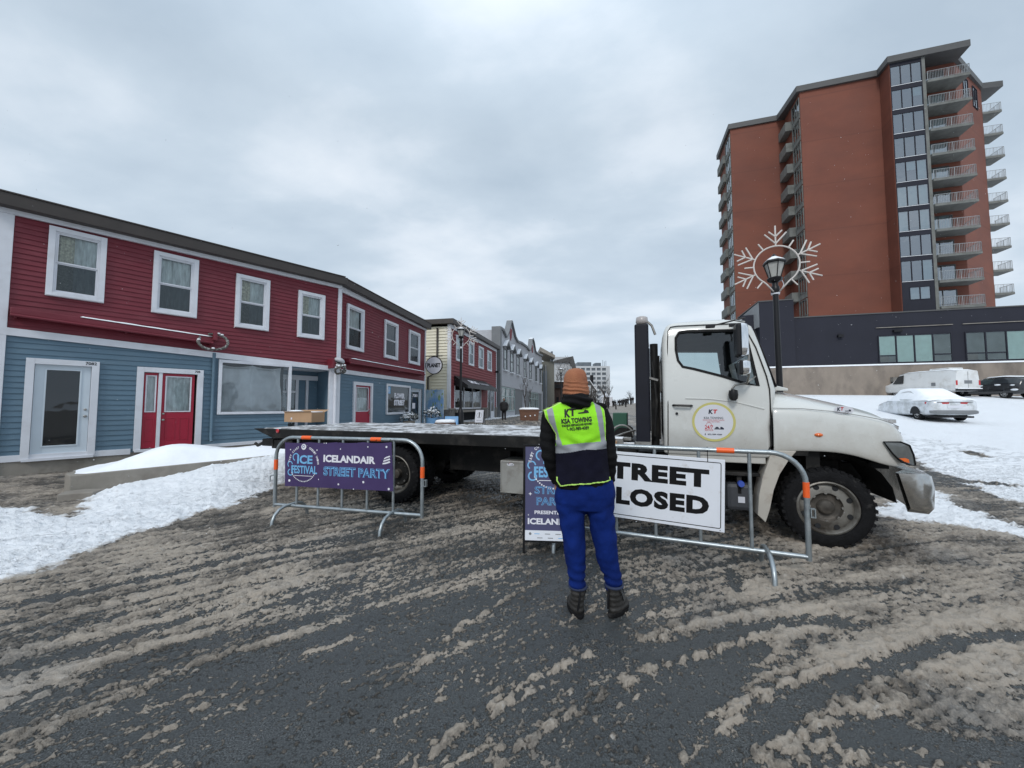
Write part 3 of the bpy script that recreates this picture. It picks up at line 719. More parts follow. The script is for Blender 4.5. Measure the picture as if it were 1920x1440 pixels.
    # --- glazed pale door
    def door(r, slab, glasses, m_, frame_w, y=0.0, T=None, name='door', label=None, knob=None, panels=()):
        fr = MB().frame(r[0], r[1], r[2], r[3], frame_w, y - .07, y + .05, .0); fr.box(r[0] + .02, r[1] - .02, y - .09, y + .03, r[2] - .03, r[2] + .035)
        fo = fr.build('door_frame', M['white'], R_, bevel=.004); 
        if T: fo.data.transform(T)
        for sl_, gls in slab:
            d = MB(); x0, x1, z0, z1 = sl_; g = gls
            if g: 
                d.box(x0, g[0], y + .0, y + .045, z0, z1); d.box(g[1], x1, y, y + .045, z0, z1); d.box(g[0], g[1], y + .001, y + .044, z0, g[2]); d.box(g[0], g[1], y + .001, y + .044, g[3], z1)
            else: d.box(x0, x1, y, y + .045, z0, z1)
            for q in panels:
                if q[0] > x0 and q[1] < x1: d.frame(q[0], q[1], q[2], q[3], .02, y - .008, y + .004)
            do = d.build(name, M[m_], R_, bevel=.003)
            if label: do['label'] = label
            subs = []
            if g:
                subs.append(MB().frame(g[0] - .025, g[1] + .025, g[2] - .025, g[3] + .025, .03, y - .014, y + .012).build('glass_frame', M['white' if m_ == 'doorred' else m_], do, bevel=.003))
                subs.append(MB().add([(g[0], y + .02, g[2]), (g[1], y + .02, g[2]), (g[1], y + .02, g[3]), (g[0], y + .02, g[3])], [(0, 1, 2, 3)]).build('pane', M['glass'], do))
                bl = MB().box(g[0] - .01, g[1] + .01, y + .06, y + .065, g[2], g[3]); subs.append(bl.build('blind', M['curtain' if m_ == 'doorred' else 'dark'], do))
            if knob and x0 < knob[0] < x1 + .01:
                kb = MB(); Tk = Matrix.Translation((knob[0], y, knob[1])); kb.lathe([(.028, 0), (.028, -.01), (.012, -.012), (.012, -.04), (.027, -.045), (.03, -.06), (.02, -.075), (0, -.078)], 14, Tk, 'y')
                Tk = Matrix.Translation((knob[0], y, knob[1] + .16)); kb.lathe([(.026, 0), (.026, -.02), (.012, -.03), (0, -.03)], 14, Tk, 'y'); subs.append(kb.build('door_knob', M['steel'], do, smooth=40))
            if T:
                do.data.transform(T)
                for q in subs: q.data.transform(T)
    s1 = (d1[0] + .13, d1[1] - .13, .40, 2.47); g1 = (s1[0] + .17, s1[1] - .17, .62, 2.35)
    door(d1, [(s1, g1)], None, 'doorwhite', .125, knob=(s1[1] - .06, 1.28), label='pale blue-white door with a tall glass panel')
    X = [F1.uv(px, 760)[0] for px in (268, 294.5, 302, 363)]; 
    sl = (X[0], X[1], .42, 2.39); sr = (X[2], X[3], .42, 2.39)
    g2 = (sl[0] + .055, sl[1] - .055, 1.38, 2.30); g3 = (sr[0] + .09, sr[1] - .09, 1.38, 2.30)
    door(d2, [(sl, g2), (sr, g3)], None, 'doorred', .13, knob=(sr[0] + .05, 1.15), panels=[(sr[0] + .1, sr[0] + .3, .6, 1.2), (sr[1] - .3, sr[1] - .1, .6, 1.2), (sl[0] + .05, sl[1] - .05, .6, 1.2)])
    MB().box(X[1] + .003, X[2] - .003, -.05, .05, .40, 2.40).build('door_post', M['white'], R_, bevel=.004)
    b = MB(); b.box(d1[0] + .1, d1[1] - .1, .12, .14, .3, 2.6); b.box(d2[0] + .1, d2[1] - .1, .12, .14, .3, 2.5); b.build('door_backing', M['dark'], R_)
    # numbers over the doors
    b = MB(); put_text(b, '7082', d1[1] - .14, -.073, d1[3] - .055, h=.07, bold=.02); put_text(b, '708', d2[1] - .14, -.073, d2[3] - .055, h=.06, bold=.02); b.build('house_numbers', M['signk'], R_)
    # --- shop window with grey tarpaulin hung inside
    f = MB().frame(sw[0], sw[1], sw[2], sw[3], .085, -.075, .03, .075).build('shop_window', M['white'], R_, bevel=.005); f['label'] = 'big shop window covered inside with grey sheets'
    x0, x1, z0, z1 = swh; MB().add([(x0, -.01, z0), (x1, -.01, z0), (x1, -.01, z1), (x0, -.01, z1)], [(0, 1, 2, 3)]).build('pane', M['glass'], f)
    nx_, nz_ = 60, 40; vs = []
    for i in range(nx_ + 1):
        for j in range(nz_ + 1):
            u = i / nx_; v = j / nz_; x = x0 + (x1 - x0 - .15) * u; z = z0 + (z1 - z0 - .03) * v
            sag = .07 * abs(math.sin(u * PI * 2)) ** .7 if v > .93 else 0
            w = .085 * math.sin(u * 9 + (1 - v) * 5 * (1 if u < .5 else -1)) + .07 * nz((u * 6, v * 4, 3)) + .02 * nz((u * 18, v * 9, 5)) + .03 * math.exp(-((u - .52) / .03) ** 2)
            vs.append((x, .22 + w, z - sag))
    MB().add(vs, [(i * (nz_ + 1) + j, (i + 1) * (nz_ + 1) + j, (i + 1) * (nz_ + 1) + j + 1, i * (nz_ + 1) + j + 1) for i in range(nx_) for j in range(nz_)]).build('hanging_sheet', M['tarp'], f, smooth=True)
    MB().box(x0, x1, .45, .46, z0, z1).build('backing', M['dark2'], f)
    # --- recessed entrance beside it
    a, c, zb, zt = ent; dpt = 1.05
    b = MB(); b.box(a, c, dpt, dpt + .03, 0, zt); b.add([(c, 0, 0), (c, 0, zt), (c, dpt, zt), (c, dpt, 0)], [(0, 1, 2, 3)]); b.build('recess_wall', M['blue'], R_)
    b = MB(); b.box(a, c, 0.0, dpt, zt, zt + .03); b.build('recess_ceiling', M['white'], R_); b = MB(); b.box(a, c, 0, dpt, .2, .37); b.build('recess_floor', M['concrete'], R_)
    b = MB(); b.box(a, c, dpt - .06, dpt, 2.45, 2.62); b.box(a + .62, a + .72, dpt - .062, dpt, .37, 2.45); b.box(c - .42, c - .33, dpt - .062, dpt, .37, 2.45); b.box(a, a + .07, dpt - .061, dpt, .37, 2.45)
    b.box(a, a + .62, dpt - .055, dpt, 1.98, 2.05); b.box(a + .3, a + .35, dpt - .056, dpt, 2.05, 2.45); b.box(c - .07, c + .14, -.06, .05, .37, 2.79); b.build('entrance_frame', M['white'], R_, bevel=.004)
    b = MB(); b.box(a + .07, a + .62, dpt - .02, dpt - .01, .9, 2.45); b.build('entrance_glass', M['glass'], R_)
    b = MB(); b.box(a + .07, a + .62, dpt - .008, dpt - .002, .37, 2.45); b.build('entrance_backing', M['dark2'], R_)
    # --- second front doors and windows
    sl3 = (d3[0] + .13, d3[1] - .13, .5, d3[3] - .12); door(d3, [(sl3, (sl3[0] + .14, sl3[1] - .14, 1.3, sl3[3] - .1))], None, 'doorred', .13, T=T2, label='narrow red door with a single glass panel', knob=(sl3[1] - .08, 1.2))
    f = MB().frame(fw[0], fw[1], fw[2], fw[3], .10, -.07, .03).build('shop_window', M['white'], R_, bevel=.004); f['label'] = 'dark flower shop window with white lettering'
    x0, x1, z0, z1 = ins(fw, .09); p = MB().add([(x0, -.01, z0), (x1, -.01, z0), (x1, -.01, z1), (x0, -.01, z1)], [(0, 1, 2, 3)]).build('pane', M['glass'], f)
    t = MB(); xm = (x0 + x1) / 2 + .1; put_text(t, 'FLOWER', xm, -.02, z0 + .80, w=1.05, h=.26, bold=.07); put_text(t, 'STREET', xm, -.02, z0 + .47, w=1.10, h=.28, bold=.07); tt = t.build('lettering', M['icewhite'], f)
    q = MB(); q.box(x0 + .04, x0 + .30, -.025, -.02, z1 - .36, z1 - .03); qq = q.build('access_sticker', M['iceblue'], f); q = MB(); ring(q, x0 + .17, -.028, z1 - .24, .045, .07, 16); disc(q, x0 + .17, -.028, z1 - .10, .03, 10); q.box(x0 + .155, x0 + .185, -.029, -.027, z1 - .24, z1 - .12); q3 = q.build('access_symbol', M['icewhite'], f)
    bk = MB().box(x0, x1, .5, .51, z0, z1).build('backing', M['dark'], f)
    it = MB(); it.box(x0 + .02, x1 - .02, .10, .16, z0, z0 + .22); it.box(x1 - .35, x1 - .1, .08, .09, z0 + .1, z0 + .32); it2 = it.build('window_display', M['greydark'], f)
    for o in (f, p, tt, qq, q3, bk, it2): o.data.transform(T2)
    sl4 = (d4[0] + .12, d4[1] - .12, .5, d4[3] - .11); door(d4, [(sl4, (sl4[0] + .1, sl4[1] - .1, .75, sl4[3] - .12))], None, 'doorwhite', .12, T=T2, label='white framed glass shop door', y=.12)
    t = MB(); put_text(t, '7081', (d4[0] + d4[1]) / 2, .10, 2.05, w=.6, h=.17, bold=.04); t.box(d4[0] + .4, d4[0] + .75, .10, .105, 1.35, 1.65); t.build('door_lettering', M['icewhite'], R_).data.transform(T2)
    b = MB(); b.box(.3, L2 - .2, .3, .32, .4, 2.7); b.build('shop_backing', M['dark'], R_).data.transform(T2)
    # --- downpipes
    xd = F1.uv(397, 750)[0]; b = MB().tube([(xd, -.06, 3.05), (xd, -.06, .62), (xd, -.12, .5)], .04, 10); b.build('downpipe', M['blue'], R_, smooth=40)
    b = MB().tube([(L1 - .16, -.10, 2.72), (L1 - .16, -.10, .45)], .055, 10); b.tube([(L1 - .16, -.10, 1.9), (L1 - .16, -.10, 1.86)], .065, 10); b.build('downpipe', M['white'], R_, smooth=40)
    return R_, T2


def move(o, T):
    o.data.transform(T)
    for c in list(o.children): move(c, T)


HOUSE, HT2 = build_corner_house()


def garland(F, pts, r, name, label, y=-.35, seed=1, rope=.06):
    """snow-flecked tinsel ring hanging off a wall bracket"""
    R_ = fthing(F, name, label, 'garland'); rnd = random.Random(seed)
    b = MB(); b.tube([(*p,) for p in pts], [rope * (.75 + .5 * rnd.random()) for _ in pts], 8); b.build('tinsel_ring', M['dirtytinsel'], R_, smooth=True)
    s_ = MB()
    for p in pts[::2]:
        if rnd.random() < .4: s_.lathe([(0, .045), (.03, .04), (.045, .02), (.035, .0), (0, -.005)], 8, Matrix.Translation((p[0] + rnd.uniform(-.02, .02), p[1], p[2] + rope * .6)))
    s_.build('snow_flecks', M['snow'], R_, smooth=True)
    return R_


M['dirtytinsel'] = mat('tinsel', (.10, .095, .085), .6, metal=.2, var=.7, vs=26, bump=1.0, bs=50, tint=(.5, .5, .5), tamt=.7, ts=16, thr=(.5, .6))


def build_wall_pieces():
    # rolled awning housings with snow on top
    for F, pa, pb, lab in ((F1, (20, 578), (397, 634), 'long red rolled awning with snow along it, fixed over the two doors'), (F2, (646, 672), (789, 697), 'red rolled awning with a thin snow line over the flower shop')):
        a = F.uv(*pa); c = F.uv(*pb); R_ = fthing(F, 'rolled_awning', lab, 'awning', group='rolled awnings on the red wall')
        za, zc = a[1], c[1]
        b = MB(); b.prism([(a[0], za), (c[0], zc), (c[0], zc - .14), (a[0], za - .14)], -.22, -.02); b.tube([(a[0], -.24, za - .17), (c[0], -.24, zc - .17)], .035, 8); b.build('awning_roll', M['red'], R_, bevel=.02)
        s_ = MB(); n = 60; u0 = .28 if F is F1 else .03
        vs = [];
        for i in range(n + 1):
            u = u0 + (1 - u0) * i / n; x = a[0] + (c[0] - a[0]) * u; z = za + (zc - za) * u; w = .025 + .02 * abs(nz((x * 2, 0, 0)))
            if i in (0, n): w = .002
            vs += [(x, -.235, z + .001), (x, -.225, z + w), (x, -.10, z + w * 1.2), (x, -.02, z + .001)]
        s_.add(vs, [(i * 4 + j, (i + 1) * 4 + j, (i + 1) * 4 + j + 1, i * 4 + j + 1) for i in range(n) for j in range(3)]); s_.build('snow_line', M['snow'], R_, smooth=True)
        br = MB()
        for u in (.02, .5, .98): x = a[0] + (c[0] - a[0]) * u; z = za + (zc - za) * u; br.box(x - .02, x + .02, -.20, 0, z - .22, z - .141)
        br.build('awning_bracket', M['red'], R_)
    c = F1.uv(400, 645, -.35); pts = []
    for i in range(40):
        a = PI * .62 - 2 * PI * .87 * i / 39; rr = .27 * (1.0 + .12 * math.sin(a * 2 + 1)); pts.append((c[0] + rr * 1.15 * math.cos(a), -.35 + .1 * math.sin(a), c[1] + .06 + rr * math.sin(a) * .95))
    g = garland(F1, pts, 0, 'garland_ring', 'frosty tinsel ring hanging by the blue downpipe between door and shop window', seed=3, rope=.035)
    MB().box(c[0] + .0, c[0] + .09, -.36, 0, c[1] + .12, c[1] + .34).tube([(c[0], -.3, c[1] + .05), (c[0], -.02, c[1] - .02)], .03, 8).build('bracket', M['red'], g, bevel=.01)
    c = F1.uv(638, 685, -.35); pts = []
    for i in range(50):
        a = .5 + 2.2 * 2 * PI * i / 49; rr = .17 + .07 * math.sin(i * .4); pts.append((c[0] + rr * math.cos(a), -.40 + .12 * math.sin(a * 1.3), c[1] - .12 + rr * math.sin(a) * .9 - .03 * math.cos(i * .25)))
    g = garland(F1, pts, 0, 'garland_bundle', 'tangled frosty tinsel bundle at the corner of the red building', seed=8, rope=.035)
    cap = MB(); T = Matrix.Translation((c[0] - .05, -.38, c[1] + .16)) @ Matrix.Rotation(.35, 4, 'Y'); cap.lathe([(.0, .10), (.10, .09), (.17, .04), (.19, -.02), (.17, -.06), (.0, -.05)], 14, T); cap.build('lamp_hood', M['greyside'], g, smooth=True)
    MB().box(c[0] - .30, c[0] - .22, -.4, 0, c[1] - .12, c[1] + .22).build('bracket', M['red'], g, bevel=.01)
    # round hanging sign at the far corner
    F = Fr(F2.world(L2 - .05, -.1), 101); a = F.uv(814, 685); R_ = fthing(F, 'round_sign', 'round pale hanging sign with a dark rim at the flower shop corner', 'sign')
    x, z = a; r_ = .47
    MB().lathe([(0, -.04), (r_, -.04), (r_, .04), (0, .04)], 32, Matrix.Translation((x, 0, z)), 'y').build('sign_board', M['decalw'], R_); b = MB(); b.lathe([(r_ + .001, -.05), (r_ + .03, -.05), (r_ + .03, .05), (r_ + .001, .05)], 32, Matrix.Translation((x, 0, z)), 'y', caps=False); b.build('sign_rim', M['signk'], R_)
    t = MB(); put_text(t, 'PLANET', x, -.045, z, w=.78, h=.24, bold=.05); t.build('lettering', M['signk'], R_)
    MB().tube([(x - .9, 0, z + .52), (x + .5, 0, z + .52)], .02, 6).tube([(x - .3, 0, z + .52), (x - .3, 0, z + .4)], .01, 5).tube([(x + .3, 0, z + .52), (x + .3, 0, z + .4)], .01, 5).build('sign_arm', M['black'], R_)


build_wall_pieces()


def build_neighbour():
    R_ = fthing(F1, 'neighbour_building', 'edge of a weathered brown building at the far left of the picture', 'building', x=-.41)
    b = MB(); siding(b, -4, -.03, .0, 5.5, .14, .02, y=.25); b.build('wall', M['brownwall'], R_); b = MB(); b.box(-4, -.02, .26, 8, 0, 5.9); b.build('side_wall', M['brownwall'], R_)
    b = MB(); b.box(-4, -.02, .0, .245, 5.5, 5.95); b.build('soffit', M['brown'], R_)


M['brownwall'] = mat('weathered_brown', (.16, .12, .10), .85, var=.3, vs=8)
build_neighbour()
# ------------------------------------------------------------ flatbed tow truck
_u = G(1580, 1033); _v = G(745, 945)
T = Fr(_u, math.degrees(math.atan2(_u[0] - _v[0], _u[1] - _v[1])))


def wheel(root, x, y, r=.43, w=.27, front=True, z=None, steer=0, sides=(1,), label=None):
    """wheel whose outer face looks to local -y"""
    z = r + .0 if z is None else z
    Tm = Matrix.Translation((x, y, z)) @ Matrix.Rotation(steer, 4, 'Z')
    e = bpy.data.objects.new('wheel', MB().lathe([(.18, .12), (.2, .14), (.2, w - .02), (.17, w)], 24, None, 'y').mesh('wheel')); COL.objects.link(e); e.parent = root; e.matrix_local = Tm; e.data.materials.append(M['truckblack'])
    if label: e['label'] = label
    b = MB(); n = 72; R0 = r * .66
    b.lathe([(R0, .03), (R0 + .01, .0), (r * .78, -.012), (r * .90, .0), (r * .965, .02), (r * .985, .05), (r * .985, w - .05), (r * .965, w - .02), (r * .85, w), (R0, w - .02)], n, None, 'y', caps=False)
    for i in range(n // 2):
        a = 2 * PI * i / (n // 2); c, s_ = math.cos(a), math.sin(a); Tt = Matrix.Rotation(-a, 4, 'Y')
        for j, (ya, yb) in enumerate(((.004, .07), (.10, .165), (.195, w - .004))):
            off = .5 * j
            Tq = Matrix.Rotation(-(a + off * 2 * PI / (n // 2)), 4, 'Y'); b.box(r * .93 if j != 1 else r * .975, r, ya, yb, -.019, .016, T=Tq)
    b.build('tyre', M['rubber'], e, smooth=35)
    if front:
        prof = [(R0 + .004, .015), (R0 - .012, .008), (R0 - .03, .03), (R0 - .035, .07), (r * .50, .055), (r * .36, .052), (r * .33, .075), (r * .30, .085), (r * .20, .085), (r * .17, .045), (r * .13, .035), (.0, .03)]
    else:
        prof = [(R0 + .004, .015), (R0 - .012, .008), (R0 - .03, .03), (R0 - .04, .11), (r * .50, .15), (r * .40, .155), (r * .30, .15), (r * .16, .15), (r * .15, .05), (r * .10, .04), (.0, .04)]
    kx = 6 if front else 6
    rm = MB(); rm.lathe(prof[kx - 1:], 40, None, 'y', caps=False); rm.build('hub', M['dirtyhub'], e, smooth=50)
    rm = MB(); rm.lathe(prof[:kx], 48, None, 'y', caps=False); ro = rm.build('rim', M['rimsteel'], e, smooth=50)
    yh = .056 if front else .14
    h = MB()
    for i in range(8): a = 2 * PI * (i + .5) / 8; h.lathe([(0, yh - .004), (.028, yh - .004), (.030, yh + .01), (0, yh + .02)], 12, Matrix.Translation((r * .52 * math.cos(a), 0, r * .52 * math.sin(a))), 'y')
    h.build('hand_holes', M['dark'], ro)
    b = MB(); yn = .085 if front else .15
    for i in range(8): a = 2 * PI * i / 8; b.lathe([(0, yn - .03), (.017, yn - .03), (.019, yn - .004), (.019, yn + .01)][::1], 6, Matrix.Translation((r * .36 * math.cos(a), 0, r * .36 * math.sin(a))), 'y')
    b.build('wheel_nuts', M['steel'], ro)
    return e


M['rimsteel'] = mat('dirty_rim', (.22, .21, .19), .45, metal=.45, var=.2, vs=6, tint=(.05, .04, .032), tamt=.85, ts=3.2, thr=(.46, .62))
M['dirtyhub'] = mat('grimy_hub', (.055, .048, .040), .6, metal=.2, var=.4, vs=9, tint=(.16, .14, .12), tamt=.5, ts=7)
M['truckglass'] = glass_mat('cab_glass', (.72, .79, .79), .03, .015, .0)
M['bumper'] = mat('dull_chrome', (.50, .50, .49), .22, metal=1, var=.12, vs=3, bump=.25, bs=9, tint=(.33, .30, .27), tamt=.6, ts=4, thr=(.45, .7))
M['headlamp'] = mat('headlamp_lens', (.11, .12, .12), .08, coat=1.0, var=.3, vs=9)


def decal_logo(mb, x, y, z, s_):
    put_text(mb, 'K', x - .28 * s_, y, z, w=.52 * s_, h=.55 * s_, bold=.05, shear=.15, k=1)
    put_text(mb, 'T', x + .22 * s_, y - .0004, z + .02 * s_, w=.46 * s_, h=.5 * s_, bold=.06, shear=.15, k=2)


def build_truck():
    R_ = fthing(T, 'tow_truck', 'white flatbed tow truck with a black deck, parked across the street', 'truck')
    W_ = 2.3
    # ---- cab shell: lofted body minus inside minus window openings
    bk = lambda z: -1.745 + .045 * sst(2.35, 2.60, z); ft = lambda z: float(np.interp(z, [.95, 1.3, 1.6, 1.74, 2.14, 2.40, 2.50, 2.56, 2.60], [-.60, -.60, -.55, -.52, -.62, -.685, -.72, -.78, -.86]))
    lean = lambda z: .13 * (max(0, z - 1.70) / .9) ** 1.1
    def shell(off, levels, k):
        b = MB().mi(k); rings = []
        for z, ins in levels:
            x0, x1 = float(bk(z)) + off + ins, ft(z) - off - ins; y0 = .03 + lean(z) + off + ins * .8; y1 = W_ - y0; r0, r1 = .05, (.06 if z < 1.7 else .10); rr = []
            for cx, cy, r, a0 in ((x1 - r1, y1 - r1, r1, 0), (x0 + r0, y1 - r0, r0, 1), (x0 + r0, y0 + r0, r0, 2), (x1 - r1, y0 + r1, r1, 3)):
                for q in range(6): a = PI / 2 * (a0 + q / 5); rr.append((cx + r * math.cos(a), cy + r * math.sin(a), z))
            rings.append(rr)
        return b.loft(rings)
    cab = shell(0, [(.95, .01), (.965, 0), (1.3, 0), (1.6, 0), (1.72, 0), (1.9, 0), (2.1, 0), (2.3, 0), (2.42, 0), (2.5, .0), (2.56, .015), (2.595, .05), (2.615, .11), (2.625, .22), (2.63, .40)], 0).build('cab', [M['truckwhite'], M['dark2']], None, fix=True)
    inner = shell(.045, [(.99, 0), (1.3, 0), (1.6, 0), (1.72, 0), (1.9, 0), (2.1, 0), (2.3, 0), (2.42, 0), (2.5, .02), (2.56, .09)], 1).build('i', [M['truckwhite'], M['dark2']], None, fix=True)
    # side window opening (front part follows the sill that drops towards the mirror)
    wq = [T.uv(px, py, .07) for px, py in ((1267, 632), (1274, 621), (1290, 618.5), (1398, 616.5), (1404, 640), (1421, 724), (1395, 719), (1350, 705), (1300, 692), (1280, 688), (1271, 676), (1267, 655))]
    cut = MB().prism(wq, -.3, W_ + .3).build('c', M['dark'], None, fix=True)
    # windscreen and rear glass
    wsq = [(.22, 1.80), (.30, 2.44), (W_ - .30, 2.44), (W_ - .22, 1.80)]
    c2 = MB(); c2.add([(x, y, z) for x in (-.68, -.2) for y, z in wsq], [(0, 1, 2, 3), (7, 6, 5, 4), (0, 4, 5, 1), (1, 5, 6, 2), (2, 6, 7, 3), (3, 7, 4, 0)]); c2 = c2.build('c2', M['dark'], None, fix=True)
    c3 = MB().box(-1.9, -1.6, .55, W_ - .55, 1.75, 2.25).build('c3', M['dark'], None, fix=True)
    boolean(cab, [inner, cut, c2, c3]); cab.parent = R_; cab.data.set_sharp_from_angle(angle=rad(32)); 
    bv = None
    # side glass, rubber seal, door lines
    def offs(P, d):
        cx = sum(p[0] for p in P) / len(P); cz = sum(p[1] for p in P) / len(P)
        out = []
        for i, p in enumerate(P):
            a, c = P[i - 1], P[(i + 1) % len(P)]; tx, tz = c[0] - a[0], c[1] - a[1]; l = math.hypot(tx, tz) + 1e-9; nx_, nz_ = tz / l, -tx / l
            if (p[0] - cx) * nx_ + (p[1] - cz) * nz_ < 0: nx_, nz_ = -nx_, -nz_
            out.append((p[0] + nx_ * d, p[1] + nz_ * d))
        return out
    for side in (0, 1):
        Y = lambda z, o=0: (.03 + lean(z) + o) if side == 0 else (W_ - .03 - lean(z) - o)
        b = MB(); A = offs(wq, -.018); Bq = offs(wq, .012); n = len(A); vs = [(x, Y(z, -.006), z) for x, z in A] + [(x, Y(z, -.006), z) for x, z in Bq] + [(x, Y(z, .03), z) for x, z in A]
        b.add(vs, [(i, (i + 1) % n, n + (i + 1) % n, n + i) for i in range(n)] + [(i, (i + 1) % n, 2 * n + (i + 1) % n, 2 * n + i) for i in range(n)])
        b.build('window_seal', M['signk'], cab)
        b = MB(); b.add([(x, Y(z, .02), z) for x, z in wq], [tuple(range(n))]); b.build('side_window', M['truckglass'], cab)
        if side == 0:
            def line(P, r, m_, nm, par=cab): return MB().tube([(x, Y(z, -.001), z) for x, z in P], r, 5).build(nm, m_, par)
            dl = [T.uv(px, py, .03) for px, py in ((1252.5, 850), (1252.5, 760), (1252, 640), (1253, 618), (1258, 610), (1270, 608), (1300, 606.5), (1380, 603), (1392, 603), (1399, 609))]
            line(dl, .0065, M['truckblack'], 'door_gap'); dl = [T.uv(px, py, .03) for px, py in ((1399, 609), (1420, 650), (1438, 705), (1443, 730), (1446, 800), (1447, 834), (1440, 846))]
            line(dl, .008, M['truckblack'], 'door_gap')
            cr = [T.uv(px, py, .03) for px, py in ((1285, 747), (1330, 748), (1380, 754), (1433, 767))]
            line(cr, .008, M['truckwhite'], 'door_crease')
            # wiper-like black aerial arm over the door
            a = T.uv(1330, 614, .1); c = T.uv(1395, 598, .1); b = MB(); b.tube([(a[0], .02, a[1]), (c[0], .02, c[1])], .010, 6); b.box(a[0] - .05, a[0] + .05, .0, .05, a[1] - .02, a[1] + .02)
            a = T.uv(1370, 612, .1); b.box(a[0] - .03, a[0] + .06, .0, .05, a[1] - .018, a[1] + .018); b.build('mirror_stay', M['black'], cab, bevel=.005)
    x = T.uv(1262, 758, .02)[0]; x1 = T.uv(1297, 758, .02)[0]; z = T.uv(1280, 760, .02)[1]
    b = MB().tube([(x, .02, z), (x + .02, -.02, z), (x1 - .02, -.02, z - .005), (x1, .02, z - .005)], .014, 8); b.lathe([(0, -.012), (.015, -.012), (.018, .04)], 12, Matrix.Translation((x + .04, 0.02, z - .1)), 'y'); b.build('door_handle', M['black'], cab, smooth=40)
    # windscreen glass
    b = MB(); 
    def wsx(z): return np.interp(z, [1.74, 2.14, 2.46], [-.52, -.62, -.70])
    b.add([(wsx(z) + (.03 if 0.6 < y < 1.8 else -.01), y, z) for z in (1.79, 2.12, 2.45) for y in (.2, .7, 1.15, 1.6, W_ - .2)], [(i * 5 + j, i * 5 + j + 1, i * 5 + j + 6, i * 5 + j + 5) for i in range(2) for j in range(4)])
    b.build('windscreen', M['truckglass'], cab, smooth=True)
    b = MB().tube([(wsx(1.76) + .015, .17, 1.76), (wsx(2.12) + .015, .225, 2.12), (wsx(2.47) + .01, .30, 2.47)], .018, 6); b.tube([(wsx(1.76) + .015, W_ - .17, 1.76), (wsx(2.47) + .01, W_ - .30, 2.47)], .018, 6); b.tube([(wsx(1.78) + .02, .2, 1.775), (wsx(1.78) + .05, 1.15, 1.775), (wsx(1.78) + .02, W_ - .2, 1.775)], .02, 6)
    b.build('windscreen_seal', M['signk'], cab, smooth=True)
    # interior: seats, dashboard, steering wheel
    b = MB(); b.box(-1.62, -1.15, .35, .95, 1.05, 1.32); b.box(-1.66, -1.45, .37, .93, 1.3, 1.98); b.box(-1.64, -1.50, .52, .80, 1.99, 2.16); b.box(-1.62, -1.15, 1.3, 1.95, 1.05, 1.32); b.box(-1.66, -1.45, 1.32, 1.93, 1.3, 1.98); b.build('seat', M['seatgrey'], cab, bevel=.04)
    b = MB(); b.box(-.95, -.60, .14, W_ - .14, 1.25, 1.68); b.build('dashboard', M['truckblack'], cab, bevel=.05)
    pts = [(-1.02 + .09 * math.sin(a), .60 + .21 * math.cos(a), 1.66 + .19 * math.sin(a)) for a in [2 * PI * i / 24 for i in range(24)]]
    MB().tube(pts, .016, 6, True).tube([(-1.02, .4, 1.66), (-1.02, .8, 1.66)], .014, 6).tube([(-1.02, .6, 1.66), (-.8, .6, 1.5)], .025, 6).build('steering_wheel', M['black'], cab, smooth=True)
    # snow on the roof front edge
    b = MB(); P = []
    for i in range(12):
        for j in range(9):
            u, v = i / 11, j / 8; e = min(u, v, 1 - u, 1 - v); P.append((-1.55 + .75 * u, .3 + 1.7 * v, 2.612 + .004 * math.sin(u * PI) + .03 * min(1, e * 4) * (.6 + nz((u * 4, v * 6, 1)))))
    b.add(P, [(i * 9 + j, (i + 1) * 9 + j, (i + 1) * 9 + j + 1, i * 9 + j + 1) for i in range(11) for j in range(8)]); b.build('roof_snow', M['snow'], cab, smooth=True)
    # ---- bonnet
    b = MB(); rings = []
    #  u, lower edge z, crease z, top z at shoulder, top z centre, side inset
    secs = [(-.585, 1.00, 1.50, 1.70, 1.76, .02), (-.50, 1.02, 1.505, 1.715, 1.775, .02), (-.25, 1.03, 1.495, 1.67, 1.72, .02), (.0, 1.03, 1.46, 1.60, 1.66, .02), (.2, .99, 1.425, 1.545, 1.60, .02), (.38, .92, 1.385, 1.49, 1.55, .03), (.50, .895, 1.34, 1.435, 1.50, .05), (.60, .895, 1.26, 1.36, 1.44, .11), (.67, .90, 1.14, 1.26, 1.36, .20), (.70, .91, 1.02, 1.12, 1.2, .30)]
    ins_top = [(.42), (.42), (.42), (.42), (.40), (.38), (.36), (.36), (.40), (.44)]
    for (u, zb, zc, zs, zt, si), it in zip(secs, ins_top):
        half = [(si + .03, zb), (si + .0, zb + .02), (si - .005, (zb + zc) / 2), (si + .0, zc - .06), (si + .02, zc), (si + .09, zc + (zs - zc) * .45), (si + .22, zs - .03), (it, zs), (it + .06, zs + .012), (.85, (zs + zt) / 2 + .02), (1.15, zt)]
        fullp = [(u - (.0 if y > .2 else .0), y, z) for y, z in half] + [(u, W_ - y, z) for y, z in half[-2::-1]]
        fl = []
        for (uu, y, z) in fullp:
            bul = .14 * sst(.25, 1.15, min(y, W_ - y)) * sst(.35, .70, u); fl.append((uu + float(bul), y, z))
        rings.append(fl)
    b.loft(rings, closed=False); h = b.build('bonnet', M['truckwhite'], R_, fix=True); h.data.polygons.foreach_set('use_smooth', [True] * len(h.data.polygons))
    md = h.modifiers.new('s', 'SOLIDIFY'); md.thickness = .025; md.offset = -1
    ss = h.modifiers.new('u', 'SUBSURF'); ss.levels = 2; ss.render_levels = 2; bake(h)
    # bonnet/fender parting line
    b = MB().tube([(u, .028 if u < .45 else .05 + (u - .45) * .3, z + .008) for u, z in ((-.585, 1.505), (-.3, 1.50), (0, 1.468), (.2, 1.43), (.38, 1.39), (.5, 1.345), (.56, 1.31))], .004, 4); b.build('bonnet_gap', M['steel'], h)
